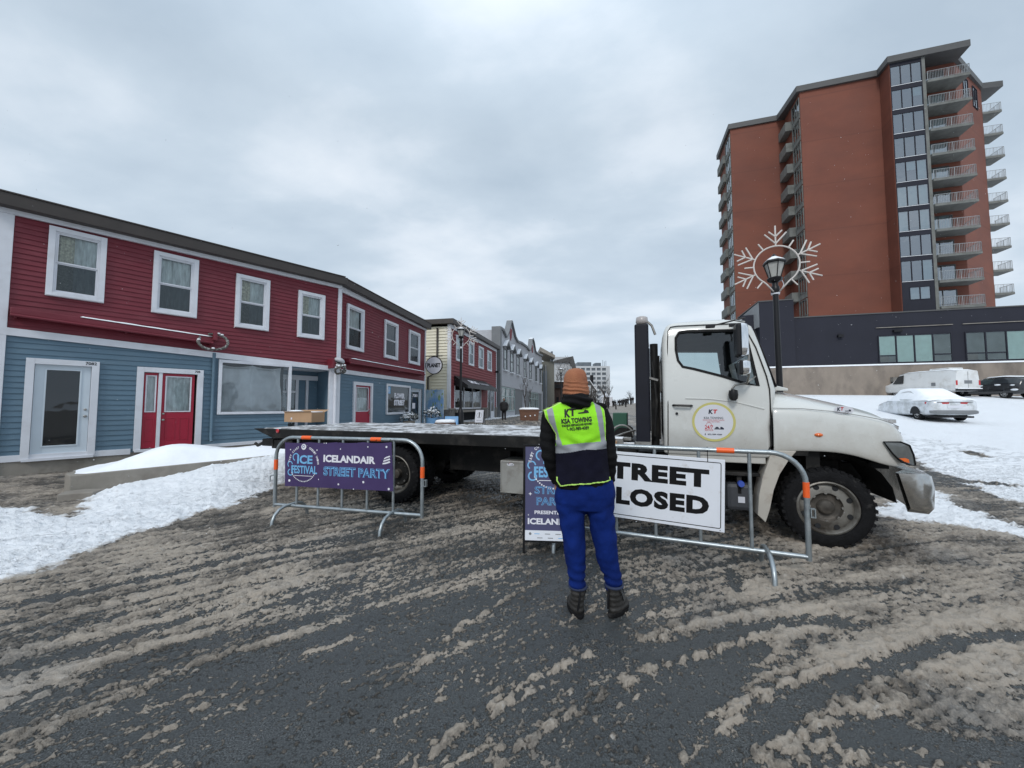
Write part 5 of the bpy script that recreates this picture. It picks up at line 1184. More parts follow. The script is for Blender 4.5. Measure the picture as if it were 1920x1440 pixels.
def build_grey_row():
    R_ = fthing(S2, 'gabled_grey_building', 'long grey shingled building with scalloped gables and small hooded windows', 'building')
    A, B_ = 12.45, 41.2
    top = [(A, 8.75), (A + 1.2, 8.75), (A + 2.4, 8.3), (A + 3.3, 8.9), (A + 4.6, 10.35), (A + 5.1, 10.35), (A + 7, 9.0), (A + 8.3, 8.75), (22.9, 8.95), (26.5, 9.0), (28.6, 8.8), (29.6, 9.4), (30.4, 10.6), (31.4, 10.9), (32.5, 10.5), (33.8, 9.4), (35, 9.3), (41.2, 9.6), (B_, 5.7), (B_, .2), (A, .2)]
    top = [(a, c) for a, c in top]; b = MB(); b.prism(top, 0, .3); b.box(A + .0, A + .3, .3, 11, .2, 8.7); w_ = b.build('front_wall', M['greyside'], R_)
    b = MB(); P = top[:18]
    for (xa, za), (xb, zb) in zip(P[:-1], P[1:]): b.prism([(xa, za), (xb, zb), (xb, zb + .22), (xa, za + .22)], -.22, .35)
    b.build('cornice', M['greydark'], R_); b = MB()
    for (xa, za), (xb, zb) in zip(P[:-1], P[1:]):
        if abs(zb - za) < .4 * (xb - xa): b.prism([(xa, za + .221), (xb, zb + .221), (xb, zb + .26), (xa, za + .26)], -.2, .33)
    b.build('cornice_snow', M['snow'], R_)
    b = MB(); b.box(A - .55, A - .01, -.25, .6, .2, 8.9); b.build('corner_pier', M['greydark'], R_)
    b = MB(); b.lathe([(0, 0), (.55, 0), (.55, .06), (0, .06)], 20, Matrix.Translation((31.3, -.07, 9.5)), 'y'); b.prism([(A + 4.2, 9.7), (A + 5.5, 9.7), (A + 5.2, 8.8), (A + 4.85, 8.4), (A + 4.5, 8.8)], -.06, 0); b.build('gable_rosette', M['dullred'], R_)
    for x in (14.1, 17.1, 20.4, 24.9, 29.0, 33.9, 38.3):
        w = MB().frame(x, x + 1.5, 5.0, 7.25, .16, -.08, .02); w.box(x, x + 1.5, -.07, 0, 6.1, 6.2); w = w.build('window', M['greydark'], R_); quad('pane', M['farwin'], w, x + .16, x + 1.34, 5.16, 7.1, -.02)
        hd = MB(); hd.prism([(x - .3, 7.3), (x + .75, 8.0), (x + 1.8, 7.3), (x + 1.7, 7.2), (x + .75, 7.65), (x - .2, 7.2)], -.4, 0); hd.build('window_hood', M['greydark'], w); s_ = MB(); s_.prism([(x - .3, 7.31), (x + .75, 8.01), (x + .75, 8.08), (x - .3, 7.38)], -.4, -.02); s_.box(x - .1, x + 1.6, -.25, -.02, 4.92, 5.02); s_.build('snow_ledge', M['snow'], w)
    # shopfronts below
    b = MB(); b.box(A, B_, -.12, -.001, 3.35, 3.75); b.box(A, A + .3, -.12, -.001, .4, 3.35); b.box(24.0, 25.0, -.2, -.001, .3, 3.35); b.box(40.2, B_, -.12, -.001, .3, 3.35); b.build('shopfront_trim', M['greyside'], R_)
    for a, c, n in ((12.9, 19.2, 3), (29.0, 36.5, 4)):
        f = MB().frame(a, c, .9, 3.3, .1, -.08, -.0)
        for i in range(1, n): x = a + (c - a) * i / n; f.box(x - .05, x + .05, -.08, -.001, 1.0, 3.2)
        f.box(a, c, -.078, -.002, 2.35, 2.45); f = f.build('shopfront', M['teal'], R_); quad('pane', M['farwin'], f, a + .1, c - .1, 1.0, 3.2, -.02)
    [MB().box(a, c, -.03, -.002, .4, 3.3).build('dark_doorway', M['greydark'], R_) for a, c in ((19.5, 23.8), (25.2, 28.6), (36.8, 40))]
    b = MB(); b.box(23.3, 23.9, -.5, -.05, 4.1, 4.25); b.build('wall_lamp', M['white'], R_)
    b = MB(); b.box(A + .3, B_, .31, 12, .2, 8.4); b.build('inner_wall', M['greydark'], R_)
    # lean-to siding block that shows over the red roof
    q = fthing(S2, 'pale_blue_block', 'pale blue-grey clapboard upper wall showing above the red shop roof', 'building')
    b = MB(); siding(b, 5.0, 12.0, 6.6, 8.6, .28, .06); b.build('wall', M['paleblue'], q); b = MB(); b.box(4.9, 12.1, -.05, 3, 8.6, 8.68); b.build('roof_snow', M['snow'], q); b = MB(); b.box(5.0, 12.0, .01, 3.0, .3, 8.59); b.build('back_wall', M['paleblue'], q)
    q.location = tuple(S2.world(-.6, 5.0, 0))


M['paleblue'] = mat('pale_blue_siding', (.38, .43, .49), .6, var=.06)
M['farwin'] = mat('far_window_glass', (.10, .12, .125), .12, var=.6, vs=1.3, tint=(.42, .46, .45), tamt=.7, ts=.9, thr=(.46, .56))
build_red_shop(); build_grey_row()


def far_box(name, label, cat, px0, px1, ytop, Y, m_, dep=8, zb=-.5, az=0):
    a = at(px0, ytop, Y); c = at(px1, ytop, Y); R_ = thing(name, label, cat, (a[0], Y, 0), 0); w = float(c[0] - a[0]); return R_, w, float(a[2])


def build_far():
    R_, w, h = far_box('dark_canopy_building', 'olive-grey flat building with a pale jutting canopy beyond the grey gables', 'building', 1016, 1039, 668, 66, None)
    b = MB(); b.box(0, w, 0, 8, 0, h - .9); b.build('wall', M['olive'], R_); b = MB(); b.prism([(-.4, h + 1.4), (w, h), (w, h - .5), (-.4, h + .7)], -1.5, 8); b.build('canopy', M['concrete'], R_); b = MB(); b.box(-.01, w, -.4, -.001, .9, h - 2); b.box(w * .8, w * .82, -.9, -.4, 0, h - 1)
    b = MB(); b.box(w * .1, w * .25, -.03, -.001, 1, h - 2.5); b.box(w * .33, w * .42, -.03, -.001, 1, h - 2.5); b.build('window', M['fardark'], R_); b = MB(); b.box(w * .3, w * .32, -.25, -.001, .5, h - 1.5); b.build('downpipe', M['white'], R_)
    b = MB(); b.box(w * .8, w * .95, 1, 2, h - .9, h + 1.0); b.build('chimney', M['fardark'], R_)
    R_, w, h = far_box('white_gable_house', 'white-walled house with a dark eaves band behind the second street lamp', 'building', 1040, 1073, 669, 84, None)
    b = MB(); b.box(0, w, 0, 9, 0, h); b.build('wall', M['farwhite'], R_); b = MB(); b.prism([(-.2, h - .9), (w + .1, h + .1), (w + 1.0, h - 3.4), (w + .4, h - 3.4), (w - .7, h - 1.2), (-.2, h - 1.3)], -.5, 9); b.build('roof', M['fascia'], R_)
    rnd = random.Random(3); b = MB()
    for i in range(240):
        x = rnd.uniform(.2, w - .3); z = rnd.gauss(7, 2.4); 
        if 2 < z < h - .5: p = Vector((x, -.6 - rnd.random(), z)); q = p + Vector((rnd.uniform(-.7, .7), 0, rnd.uniform(.2, .9))); b.tube([p, q], .03, 3, cap=False)
    t = thing('frosted_bush', 'frosted bare climbing shrub against the white house wall', 'bush', (R_.location[0], R_.location[1], 0)); b.build('twigs', M['bark'], t); b = MB(); b.tube([(w * .5, -.9, 0.3), (w * .52, -.9, 5)], [.16, .08], 6); b.build('stem', M['bark'], t)
    R_, w, h = far_box('low_brown_shop', 'low brown shopfront with a black sign band under the white house', 'building', 1038, 1062, 716, 72, None)
    b = MB(); b.box(0, w, 0, 6, 0, h); b.build('wall', M['browndoor'], R_); b = MB(); b.box(-.1, w + .1, -.5, 6.1, h - 1.2, h - .5); b.build('sign_band', M['black'], R_); b = MB(); b.box(-.1, w + .1, -.4, 6.1, h, h + .2); b.build('roof_snow', M['snow'], R_); b = MB(); b.box(w * .2, w * .4, -.03, 0, .5, 3); b.box(w * .55, w * .75, -.03, 0, .5, 3); b.build('door', M['dark'], R_)
    # tall pale block at the end of the street
    R_, w, h = far_box('pale_office_block', 'pale gridded eight-storey block far away at the end of the street', 'building', 1078, 1137, 686.5, 260, None)
    b = MB(); b.box(0, w, 0, 20, 0, h); b.build('wall', M['fardark'], R_)
    b = MB(); n = 6
    for i in range(n + 1): x = w * i / n; b.box(x - .45, x + .45, -.6, -.001, 0, h)
    for j in range(10): z = h - .0 - j * 3.1; b.box(0.46, w - .46, -.5, -.002, z - 1.3, z)
    b.build('facade_grid', M['farwhite'], R_)
    b = MB(); b.box(w, w + 2.3, -.2, 20, 0, h); b.build('side_wall', M['farwhite'], R_); b = MB(); b.box(2.2, w * .55, 3, 12, h + .01, h + 3.0); b.build('penthouse', M['fardark'], R_); b = MB(); b.box(w * .68, w * .86, 3, 12, h + .01, h + 2.6); b.build('rooftop_box', M['fardark'], R_)
    b = MB()
    for x, hh in ((w * .92, 4.5), (w * .97, 3.5), (w * 1.02, 4.0)): b.tube([(x, 3, h), (x, 3, h + hh)], .15, 4)
    b.build('antenna', M['fardark'], R_)
    R_, w, h = far_box('dark_gable_shop', 'small dark gabled shop with a snowy roof slope beside the bare trees', 'building', 1100, 1117, 712, 92, None)
    b = MB(); b.prism([(0, 0), (w, 0), (w, h - 2.6), (w * .3, h - .2), (0, h - 1)], 0, 6); b.build('wall', M['fascia'], R_); b = MB(); b.prism([(w * .3, h - .2), (w * .3, h - .0), (w + .3, h - 2.6), (w + .3, h - 2.9)], -.3, 6); b.build('roof_snow', M['snow'], R_); b = MB(); b.box(w * .55, w * .85, 1, 2, h - 1.8, h + 1.2); b.build('chimney', M['dark'], R_)
    b = MB(); b.box(w * .15, w * .45, -.05, 0, 4, 6.2); b.box(w * .6, w * .85, -.05, 0, 3.4, 5.4); b.build('window', M['farwhite'], R_)
    # tent
    a = at(1128.5, 757, 98); c = at(1149, 757, 98); w = float(c[0] - a[0]); g = gz(a[0], 98); R_ = thing('festival_tent', 'small white peaked tent in the middle of the street', 'tent', (a[0], 98, g))
    zt = float(at(1137, 744.5, 98)[2]) - g; b = MB(); b.add([(0, 0, zt), (w, 0, zt), (w, w, zt), (0, w, zt), (w / 2, w / 2, zt + 1.0), (w / 2, .3 * w, zt + .35)], [(0, 1, 5), (1, 4, 5), (4, 0, 5), (1, 2, 4), (2, 3, 4), (3, 0, 4)]); b.build('canopy', M['tent'], R_)
    b = MB(); b.add([(0, 0, 0), (0, w, 0), (0, w, zt), (0, 0, zt), (w, 0, 0), (w, w, 0), (w, w, zt), (w, 0, zt)], [(0, 1, 2, 3), (4, 5, 6, 7), (1, 5, 6, 2)]); b.box(0, w * .35, 0, .03, 0, zt); b.box(w * .7, w, 0, .03, 0, zt); b.build('tent_wall', M['tent'], R_)


M['olive'] = mat('olive_wall', (.15, .15, .13), .8, var=.1); M['browndoor'] = mat('brown_wall', (.085, .055, .045), .8, var=.2)
build_far()


# ------------------------------------------------------------ brick apartment tower and its podium
FT = Fr(at(1692, 585, 44), 106.7); FP = Fr(at(1490, 687, 36), 106.7)


def build_tower():
    R_ = fthing(FT, 'apartment_tower', 'tall stepped red-brick apartment tower with stacked balconies', 'building')
    ZB, ZT = 2.0, 42.35
    b = MB(); b.vprism([(-15.4, 6.85), (-8.45, 6.85), (-8.45, 1.85), (0, 1.85), (0, .0), (.06, .0), (.06, .30), (3.05, .30), (3.38, .30), (3.38, 1.9), (7.3, 1.9), (13.9, 8.1), (13.9, 10.5), (8, 18), (-15.4, 13.8)], ZB, ZT)
    b.build('brick_wall', M['brick'], R_)
    b = MB(); b.box(3.06, 3.37, -.05, .299, ZB, ZT); b.build('grey_pier', M['balc'], R_)
    b = MB(); b.vprism([(-15.7, 6.6), (-9.5, 6.6), (-9.4, 6.0), (-8.9, 1.55), (-.35, 1.55), (-.3, -.35), (7.35, -.35), (7.45, 1.55), (7.65, 1.75), (13.95, 7.85), (16.1, 8.1), (16.1, 10.6), (8.2, 18.3), (-15.8, 14.1)], ZT, ZT + .75); b.build('roof', M['fascia'], R_)
    rnd = random.Random(5)
    zt = [41.95 - 2.965 * i for i in range(10)]
    def unit(x0, x1, z0, z1, y, n, nm='window', curt=None, tm='podium', T=None):
        f = MB().frame(x0, x1, z0, z1, .06, y - .06, y + .05)
        for i in range(1, n): x = x0 + (x1 - x0) * i / n; f.box(x - .035, x + .035, y - .055, y + .05, z0 + .06, z1 - .06)
        f = f.build(nm, M[tm], R_)
        p = MB().add([(x0, y, z0), (x1, y, z0), (x1, y, z1), (x0, y, z1)], [(0, 1, 2, 3)]).build('pane', M['towerglass'], f); c = MB(); k = 0
        for i in range(n):
            q = curt[i] if curt else rnd.random()
            if q > .45: a = x0 + (x1 - x0) * i / n; e = x0 + (x1 - x0) * (i + 1) / n; wavy(c, a + .05, e - .05, y + .12, z0 + .05 + (0 if q > .6 else (z1 - z0) * .55), z1 - .05, n=14, amp=.02, fr=3, seed=i)
        out = [f, p]
        if c.v: out.append(c.build('curtain', M['towercurtain'], f, smooth=True))
        if T:
            for o in out: o.data.transform(T)
        return f
    cur = {0: (0, 0, 0), 1: (0, 0, .5), 2: (0, 0, 0), 3: (0, 0, 0), 4: (.3, .5, .7), 5: (.9, .9, .9), 6: (.9, 0, .9), 7: (.1, 0, 0), 8: (0, 0, .7), 9: (.7, .8)}
    for i, z in enumerate(zt):
        if i < 9: unit(.06, 3.05, z - 2.45, z, .0, 3, curt=cur[i])
        else: unit(.75, 2.7, z - 1.65, z - .15, .0, 2, curt=cur[i])
    b = MB()
    for i, z in enumerate(zt[:9]): MB().box(.07, 3.05, -.03, .25, z - 2.96, z - 2.46).build('spandrel', M['podium'], R_)
    b.box(.07, 3.05, -.02, .25, zt[0] + .001, ZT); b.box(.07, .74, -.03, .25, ZB, zt[8] - 2.961); b.box(2.71, 3.05, -.03, .25, ZB, zt[8] - 2.961); b.box(.741, 2.709, -.03, .25, ZB, zt[9] - 1.66); b.box(.741, 2.709, -.03, .25, zt[9] - .14, zt[8] - 2.961)
    b.build('base_panel', M['podium'], R_)
    s_ = MB()
    for z in zt: s_.box(.1, 3.0, -.065, -.031, z - 2.47, z - 2.43) if z > 16 else None
    s_.build('sill_snow', M['snow'], R_)
    def rail(P, z, par, post=.9):
        b = MB(); fine = []
        for a, c in zip(P[:-1], P[1:]):
            L_ = math.hypot(c[0] - a[0], c[1] - a[1]); n = max(2, int(L_ / .14))
            b.tube([(a[0], a[1], z + 1.05), (c[0], c[1], z + 1.05)], .03, 4); b.tube([(a[0], a[1], z + .1), (c[0], c[1], z + .1)], .02, 4)
            for i in range(n + 1):
                u = i / n; x, y = a[0] + (c[0] - a[0]) * u, a[1] + (c[1] - a[1]) * u; r = .035 if i % max(1, n // 2) == 0 else .015; b.tube([(x, y, z), (x, y, z + 1.05)], r, 4, cap=False)
        return b.build('railing', M['rail'], par)
    for i, z in enumerate(zt[1:] + [zt[-1] - 2.965]):
        zf = z + .35                                            # balcony floor just above the storey below
        b = MB(); b.vprism([(3.40, -.25), (7.25, -.25), (7.30, 1.88), (3.40, 1.88)], zf - .28, zf); bo = b.build('balcony', M['balc'], R_); rail([(3.45, -.2), (7.2, -.2), (7.25, 1.8)], zf, bo)
        f = MB().frame(3.6, 6.2, zf + .02, zf + 2.3, .07, 1.80, 1.89); f.box(4.85, 4.92, 1.80, 1.89, zf + .1, zf + 2.25); f = f.build('balcony_door', M['fascia'], R_); quad('pane', M['towerglass'], f, 3.65, 6.15, zf + .05, zf + 2.27, 1.85)
        if rnd.random() < .6: c = MB(); wavy(c, 3.9, 5.9, 1.87, zf + .1, zf + 2.2, 20, .012, 2); c.build('curtain', M['towercurtain'], f, smooth=True)
        b = MB(); b.vprism([(13.92, 8.1), (15.85, 8.15), (15.8, 10.2), (13.92, 10.2)], zf - .28, zf); bo = b.build('balcony', M['balc'], R_); rail([(13.95, 8.15), (15.8, 8.2), (15.75, 10.1)], zf, bo)
        # left-facing recessed fronts: solid concrete balconies and windows on the returns
        for X_, ya, yb, yc, pr in ((-8.45, 2.0, 4.2, 6.8, .85), (-15.4, 7.0, 9.6, 13.5, .45)):
            b = MB(); b.box(X_ - pr, X_ - .02, yb + .15, yc, zf - .28, zf - .02); b.box(X_ - pr, X_ - pr + .12, yb + .15, yc, zf - .019, zf + .95); b.box(X_ - pr + .121, X_ - .02, yb + .15, yb + .25, zf - .018, zf + .94)
            if X_ < -12 or i < 9: b.build('balcony', M['balc'], R_)
            Tm = Matrix.Translation((X_ - .02, 0, 0)) @ Matrix.Rotation(-PI / 2, 4, 'Z')
            if i < 9 or True: unit(-yb, -ya, zf + .35, zf + 2.5, -.02, 3, tm='balc', T=Tm)
            b = MB(); b.box(X_ - .10, X_ - .001, yb - .05 + .0, yb + .12, zf - .3, zf + 2.66); b.box(X_ - .08, X_ - .001, ya, yb - .06, zf - .3, zf + .3); b.build('concrete_panel', M['balc'], R_)
    # small dark windows under the roof on the slanting front
    Tm = Matrix.Translation((7.3, 1.9, 0)) @ Matrix.Rotation(math.atan2(6.2, 6.6), 4, 'Z')
    for x in (2.4, 5.6): unit(x, x + 1.6, 38.9, 41.6, -.03, 2, tm='podium', T=Tm, curt=(.9, 0))
    return R_


M['towerglass'] = glass_mat('tower_glass', (.42, .50, .53), .30, .04, .2)
M['towercurtain'] = mat('tower_curtain', (.50, .60, .60), .9, var=.1)


def build_podium():
    R_ = fthing(FP, 'podium_building', 'low charcoal-panelled building on a beige block base in front of the tower', 'building')
    b = MB(); b.prism([(0, 5.2), (24, 5.2), (24, 9.62), (0, 9.72)], 0.0, 7.5); b.box(-2.85, -.001, -.3, 7, 4.0, 11.42); b.box(-4.0, -2.86, .6, 7, 4.0, 10.4); w = b.build('panelled_wall', M['podium'], R_)
    b = MB(); b.prism([(-.02, 9.73), (24, 9.63), (24, 9.73), (-.02, 9.83)], -.06, 7.5); b.box(-2.92, .03, -.36, 7, 11.421, 11.52); b.build('parapet', M['fascia'], R_)
    b = MB(); b.add([(-4.15, 5.2, 10.2), (-2.86, -.31, 11.40), (-2.86, -.31, 9.0), (-4.15, 5.2, 8.9)], [(0, 1, 2, 3), (3, 2, 1, 0)]); b.build('pale_end_panel', M['farwhite'], R_)
    b = MB(); b.box(-4.2, 24, -.35, 0, 1.2, 5.02); b.box(-4.2, 24, .001, 7, 1.2, 5.0); bw = b.build('block_base', M['block'], R_)
    b = MB(); b.box(-4.2, 24, -.42, -.01, 5.021, 5.16); b.build('snow_ledge', M['snow'], R_, bevel=.03)
    for a, c, cu in ((6.42, 11.55, 4), (12.42, 19.0, 5)):
        n = cu; z0, z1 = 5.25, 7.72
        f = MB().frame(a, c, z0, z1, .07, -.09, .0)
        for i in range(1, n): x = a + (c - a) * i / n; f.box(x - .045, x + .045, -.088, .0, z0 + .07, z1 - .07)
        for i in ((0, n - 1) if n == 4 else (0, 1)): x = a + (c - a) * i / n; f.box(x + .07, x + (c - a) / n - .05, -.087, 0, z0 + .62, z0 + .70)
        f = f.build('window', M['podium'], R_); quad('pane', M['glass'], f, a, c, z0, z1, -.05)
        cc = MB()
        for i in range(n):
            x = a + (c - a) * i / n; e = x + (c - a) / n; zz = z0 + (.68 if i in ((0, n - 1) if n == 4 else (0, 1)) else .05)
            if (n == 4 and i < 3) or (n == 5 and i in (2, 3, 4)): wavy(cc, x + .06, e - .06, -.02, zz, z1 - .1, 16, .008, 3, seed=i)
        cc.build('curtain', M['tealcurtain'], f, smooth=True); 
        cc = MB(); cc.box(a + .08, a + (c - a) / n * .6, -.03, -.02, z0 + .1, z0 + .6); cc.build('vent_box', M['balc'], f); quad('backing', M['greydark2'], f, a, c, z0, z1, -.005)
        s_ = MB(); s_.box(a - .1, c + .1, -.12, -.001, z1 + .68, z1 + .73); s_.build('drip_ledge', M['concrete'], R_)
    b = MB(); b.box(7.5, 8.1, -.3, -.05, 7.95, 8.15); b.box(3.4, 3.8, -.3, -.05, 7.7, 7.95); b.build('wall_light', M['black'], R_)
    b = MB(); a = FP.uv(1665, 700); b.box(a[0] - .05, a[0] + .75, -.75, -.36, 3.55, 3.95); b.build('vent_hood', M['concrete2'], R_); b = MB(); b.box(a[0] + .0, a[0] + .7, -.70, -.36, 3.40, 3.549); b.build('vent_throat', M['dark'], R_)
    s_ = MB(); s_.box(2.0, 5.5, 1, 5, 9.75, 9.95); s_.box(7, 23, .1, 7, 9.72, 9.80); s_.build('roof_snow', M['snow'], R_)
    return R_


M['tealcurtain'] = mat('podium_curtain', (.42, .55, .52), .9, var=.08); M['greydark2'] = mat('room_grey', (.16, .19, .19), .8, var=.3, vs=.8)
build_tower(); build_podium()
# ------------------------------------------------------------ crowd barriers, banner and signs
def barrier(name, label, p_left, p_right, feet, bars, bands, z0=.17, z1=1.11):
    L_ = float(np.hypot(*(p_right - p_left)[:2])); F = Fr(p_left, math.degrees(math.atan2(p_right[0] - p_left[0], p_right[1] - p_left[1])))
    R_ = fthing(F, name, label, 'barrier', group='steel crowd barriers across the street')
    r = .27; P = [(0, 0, z0), (0, 0, z1 - r)] + [(r - r * math.cos(a), 0, z1 - r + r * math.sin(a)) for a in [PI / 2 * i / 8 for i in range(1, 9)]]
    P += [(L_ - r + r * math.sin(a), 0, z1 - r + r * math.cos(a)) for a in [PI / 2 * i / 8 for i in range(0, 9)]] + [(L_, 0, z0)]
    b = MB().tube(P, .023, 10); b.tube([(-.0, 0, z0 + .03), (L_ + .0, 0, z0 + .03)], .022, 10); b.build('frame', M['galv'], R_, smooth=50)
    for x in bars(F, L_): MB().tube([(x, 0, z0 + .03), (x, 0, z1 - .002)], .0165, 8).build('upright', M['galv'], R_, smooth=50)
    for x in feet(F, L_):
        P = [(x, y, z) for y, z in ((-.30, -.01), (-.29, .07), (-.255, .14), (-.19, .19), (-.10, .215), (.10, .215), (.19, .19), (.255, .14), (.29, .07), (.30, -.01))]
        MB().tube(P, .021, 9).build('foot', M['galv'], R_, smooth=50)
    b = MB().tube([(-.0, 0, z0 + .42), (-.07, 0, z0 + .42), (-.09, 0, z0 + .40), (-.09, 0, z0 + .33)], .008, 6); b.build('hook', M['galv'], R_); b = MB(); b.frame(L_ + .022, L_ + .06, z0 + .38, z0 + .46, .008, -.02, .02); b.build('hook_plate', M['galv'], R_)
    for a, c, vert in bands(F, L_):
        if vert: bb = MB().tube([(a, 0, c), (a, 0, c + .135)], .0265, 12)
        else: bb = MB().tube([(a, 0, z1), (a + .15, 0, z1)], .0265, 12)
        bb.build('reflective_band', M['orange'], R_, smooth=50)
    return F, R_


A0 = G(515, 947, .19); A1 = G(791, 968, .19)
BF1, B1 = barrier('crowd_barrier', 'left steel crowd barrier carrying the purple festival banner', A0, A1, lambda F, L: [F.uv(545, 950)[0], F.uv(738, 950)[0]],
                  lambda F, L: [F.uv(px, 940)[0] for px in (556, 596, 641, 688, 737)], lambda F, L: [(F.uv(567, 826)[0], 0, 0), (F.uv(696, 826)[0], 0, 0), (0, F.uv(516, 880)[1], 1), (L, F.uv(788, 896)[1], 1)])
Bd = G(1517, 1047, .19); Bc = G(1155, 1000, .19); dv = (Bc - Bd) / np.linalg.norm(Bc - Bd); Ba = Bd + dv * 2.62
BF2, B2 = barrier('crowd_barrier', 'right steel crowd barrier behind the man, holding the street closed board', Ba, Bd, lambda F, L: [.35, F.uv(1438, 1030)[0]],
                  lambda F, L: [F.uv(1228, 900)[0] - 2 * .39, F.uv(1228, 900)[0] - .39, F.uv(1228, 900)[0], F.uv(1311, 900)[0], F.uv(1407, 930)[0], .28], lambda F, L: [(F.uv(1343, 836)[0], 0, 0), (L, F.uv(1506, 932)[1], 1)])


def outline_text(mb, body, x, y, z, w, h, k_out, k_in, t=.012, n=None, **kw):
    """neon-outline capitals: light outline with the dark ground showing inside"""
    sc = kw.pop('b', .045); put_text(mb, body, x, y, z, w=w, h=h, k=k_out, bold=sc, **kw)
    v, f = text_mesh(body, w * .985, h * .93, bold=sc * .0 - .012, **kw); mb.k = k_in; mb.add([(x + p[0], y - .0012, z + p[2]) for p in v], f)


def festival_logo(mb, x, y, z, s_, ks):
    ice, white, dark = ks
    put_text(mb, 'ICE', x + .05 * s_, y, z + .16 * s_, w=.52 * s_, h=.25 * s_, k=ice, bold=.035); put_text(mb, 'FESTIVAL', x + .03 * s_, y, z - .13 * s_, w=.88 * s_, h=.23 * s_, k=ice, bold=.03)
    mb.k = ice  # curled strokes of the two capitals
    def curl(cx, cz, r, a0, a1, th): ring(mb, cx, y, cz, r - th, r + th, 18, a0, a1, k=ice)
    curl(x - .26 * s_, z + .22 * s_, .10 * s_, .3, 4.4, .016 * s_); curl(x - .46 * s_, z + .01 * s_, .08 * s_, 0, 4.2, .014 * s_); curl(x - .44 * s_, z - .22 * s_, .085 * s_, 1.8, 6.6, .016 * s_); 
    mb.k = ice; mb.box(x - .395 * s_, x - .36 * s_, y - .0008, y, z - .25 * s_, z - .02 * s_)
    R0 = .50 * s_
    for txt, a0, a1 in (('EAST COAST', 172, 112), ('CREDIT UNION', 66, 4)):
        for i, c in enumerate(txt):
            if c == ' ': continue
            a = rad(a0 + (a1 - a0) * i / (len(txt) - 1)); put_text(mb, c, x + R0 * math.cos(a), y, z + .02 * s_ + R0 * 1.02 * math.sin(a), h=.062 * s_, w=.042 * s_, k=white, rot=a - PI / 2, bold=.04)
    disc(mb, x, y, z + .52 * s_, .085 * s_, 20, k=white); ring(mb, x - .01 * s_, y - .001, z + .53 * s_, .028 * s_, .045 * s_, 14, k=dark)
    mb.k = white; mb.box(x - .3 * s_, x + .3 * s_, y - .0008, y, z - .315 * s_, z - .30 * s_)
    for i in range(19):
        a = rad(212 + 116 * i / 18); mb.k = white; c = (x + R0 * .92 * math.cos(a), z + .02 * s_ + R0 * .98 * math.sin(a)); mb.box(c[0] - .014 * s_, c[0] + .014 * s_, y - .0008, y, c[1] - .016 * s_, c[1] + .016 * s_)


def build_banner():
    F = BF1; tl = F.uv(534, 829, -.035); tr = F.uv(735, 829, -.035); br = F.uv(738, 921, -.035); bl = F.uv(535, 911, -.035)
    R_ = fthing(F, 'festival_banner', 'purple festival banner tied to the left barrier', 'banner')
    def pt(u, v): a = tl[0] + (tr[0] - tl[0]) * u, tl[1] + (tr[1] - tl[1]) * u; c = bl[0] + (br[0] - bl[0]) * u, bl[1] + (br[1] - bl[1]) * u; return a[0] + (c[0] - a[0]) * v, a[1] + (c[1] - a[1]) * v
    def wave(x, z): return -.040 + .011 * nz((x * 3.2, 0, z * 2.5), 1, 4) + .006 * math.sin(x * 11 + z * 9) * (1.05 - z)
    b = MB(); n, m_ = 60, 26; vs = []
    for i in range(n + 1):
        for j in range(m_ + 1):
            x, z = pt(i / n, j / m_); z -= .012 * abs(math.sin(i / n * PI * 4)) * (1 if j == 0 else 0); vs.append((x, wave(x, z), z))
    b.add(vs, [(i * (m_ + 1) + j, i * (m_ + 1) + j + 1, (i + 1) * (m_ + 1) + j + 1, (i + 1) * (m_ + 1) + j) for i in range(n) for j in range(m_)]); sh = b.build('banner_sheet', M['purple'], R_, smooth=True)
    t = MB(); yy = 0
    def U(px, py): return F.uv(px, py, -.045)
    a = U(606, 863); c = U(704, 863); d = U(655, 856); e = U(655, 870); put_text(t, 'ICELANDAIR', (a[0] + c[0]) / 2, yy, d[1] - .036, w=c[0] - a[0], h=d[1] - e[1], k=0, bold=.045)
    a = U(606, 886); c = U(731, 886); d = U(668, 877); e = U(668, 895); outline_text(t, 'STREET PARTY', (a[0] + c[0]) / 2, yy, (d[1] + e[1]) / 2, c[0] - a[0], d[1] - e[1], 1, 2)
    x, z = U(568.5, 872); festival_logo(t, x, yy, z, .46, (1, 0, 2))
    x, z = U(724, 864); t.k = 0
    for k in range(3): t.prism([(x - .05 + .01 * k, z - .045 + k * .03), (x + .0, z - .04 + k * .035), (x + .06, z - .02 + k * .035), (x + .05, z + .0 + k * .033), (x, z - .018 + k * .033), (x - .045 + .01 * k, z - .027 + k * .03)], yy - .0005, yy)
    for px, py, r in ((544, 843, .009), (594, 844, .009), (611, 831, .008), (638, 842, .009), (690, 838, .009), (725, 838, .014), (542, 901, .017), (597, 899, .007), (635, 908, .013), (681, 904, .015), (663, 917, .008), (729, 917, .015), (607, 831, .006)):
        x, z = U(px, py); disc(t, x, yy, z, r, 10, k=0)
    t.v = [(p[0], wave(p[0], p[2]) - .0035 + p[1], p[2]) for p in t.v]; t.build('banner_print', [M['icewhite'], M['iceblue'], M['deepblue']], sh)
    b = MB()
    for u in (.02, .18, .35, .52, .69, .86, .98): x, z = pt(u, 0); b.tube([(x, -.045, z - .012), (x, -.03, z + .03), (x, 0, z + .045), (x, .028, z + .02)], .003, 4)
    b.build('cable_ties', M['signk'], R_)


build_banner()


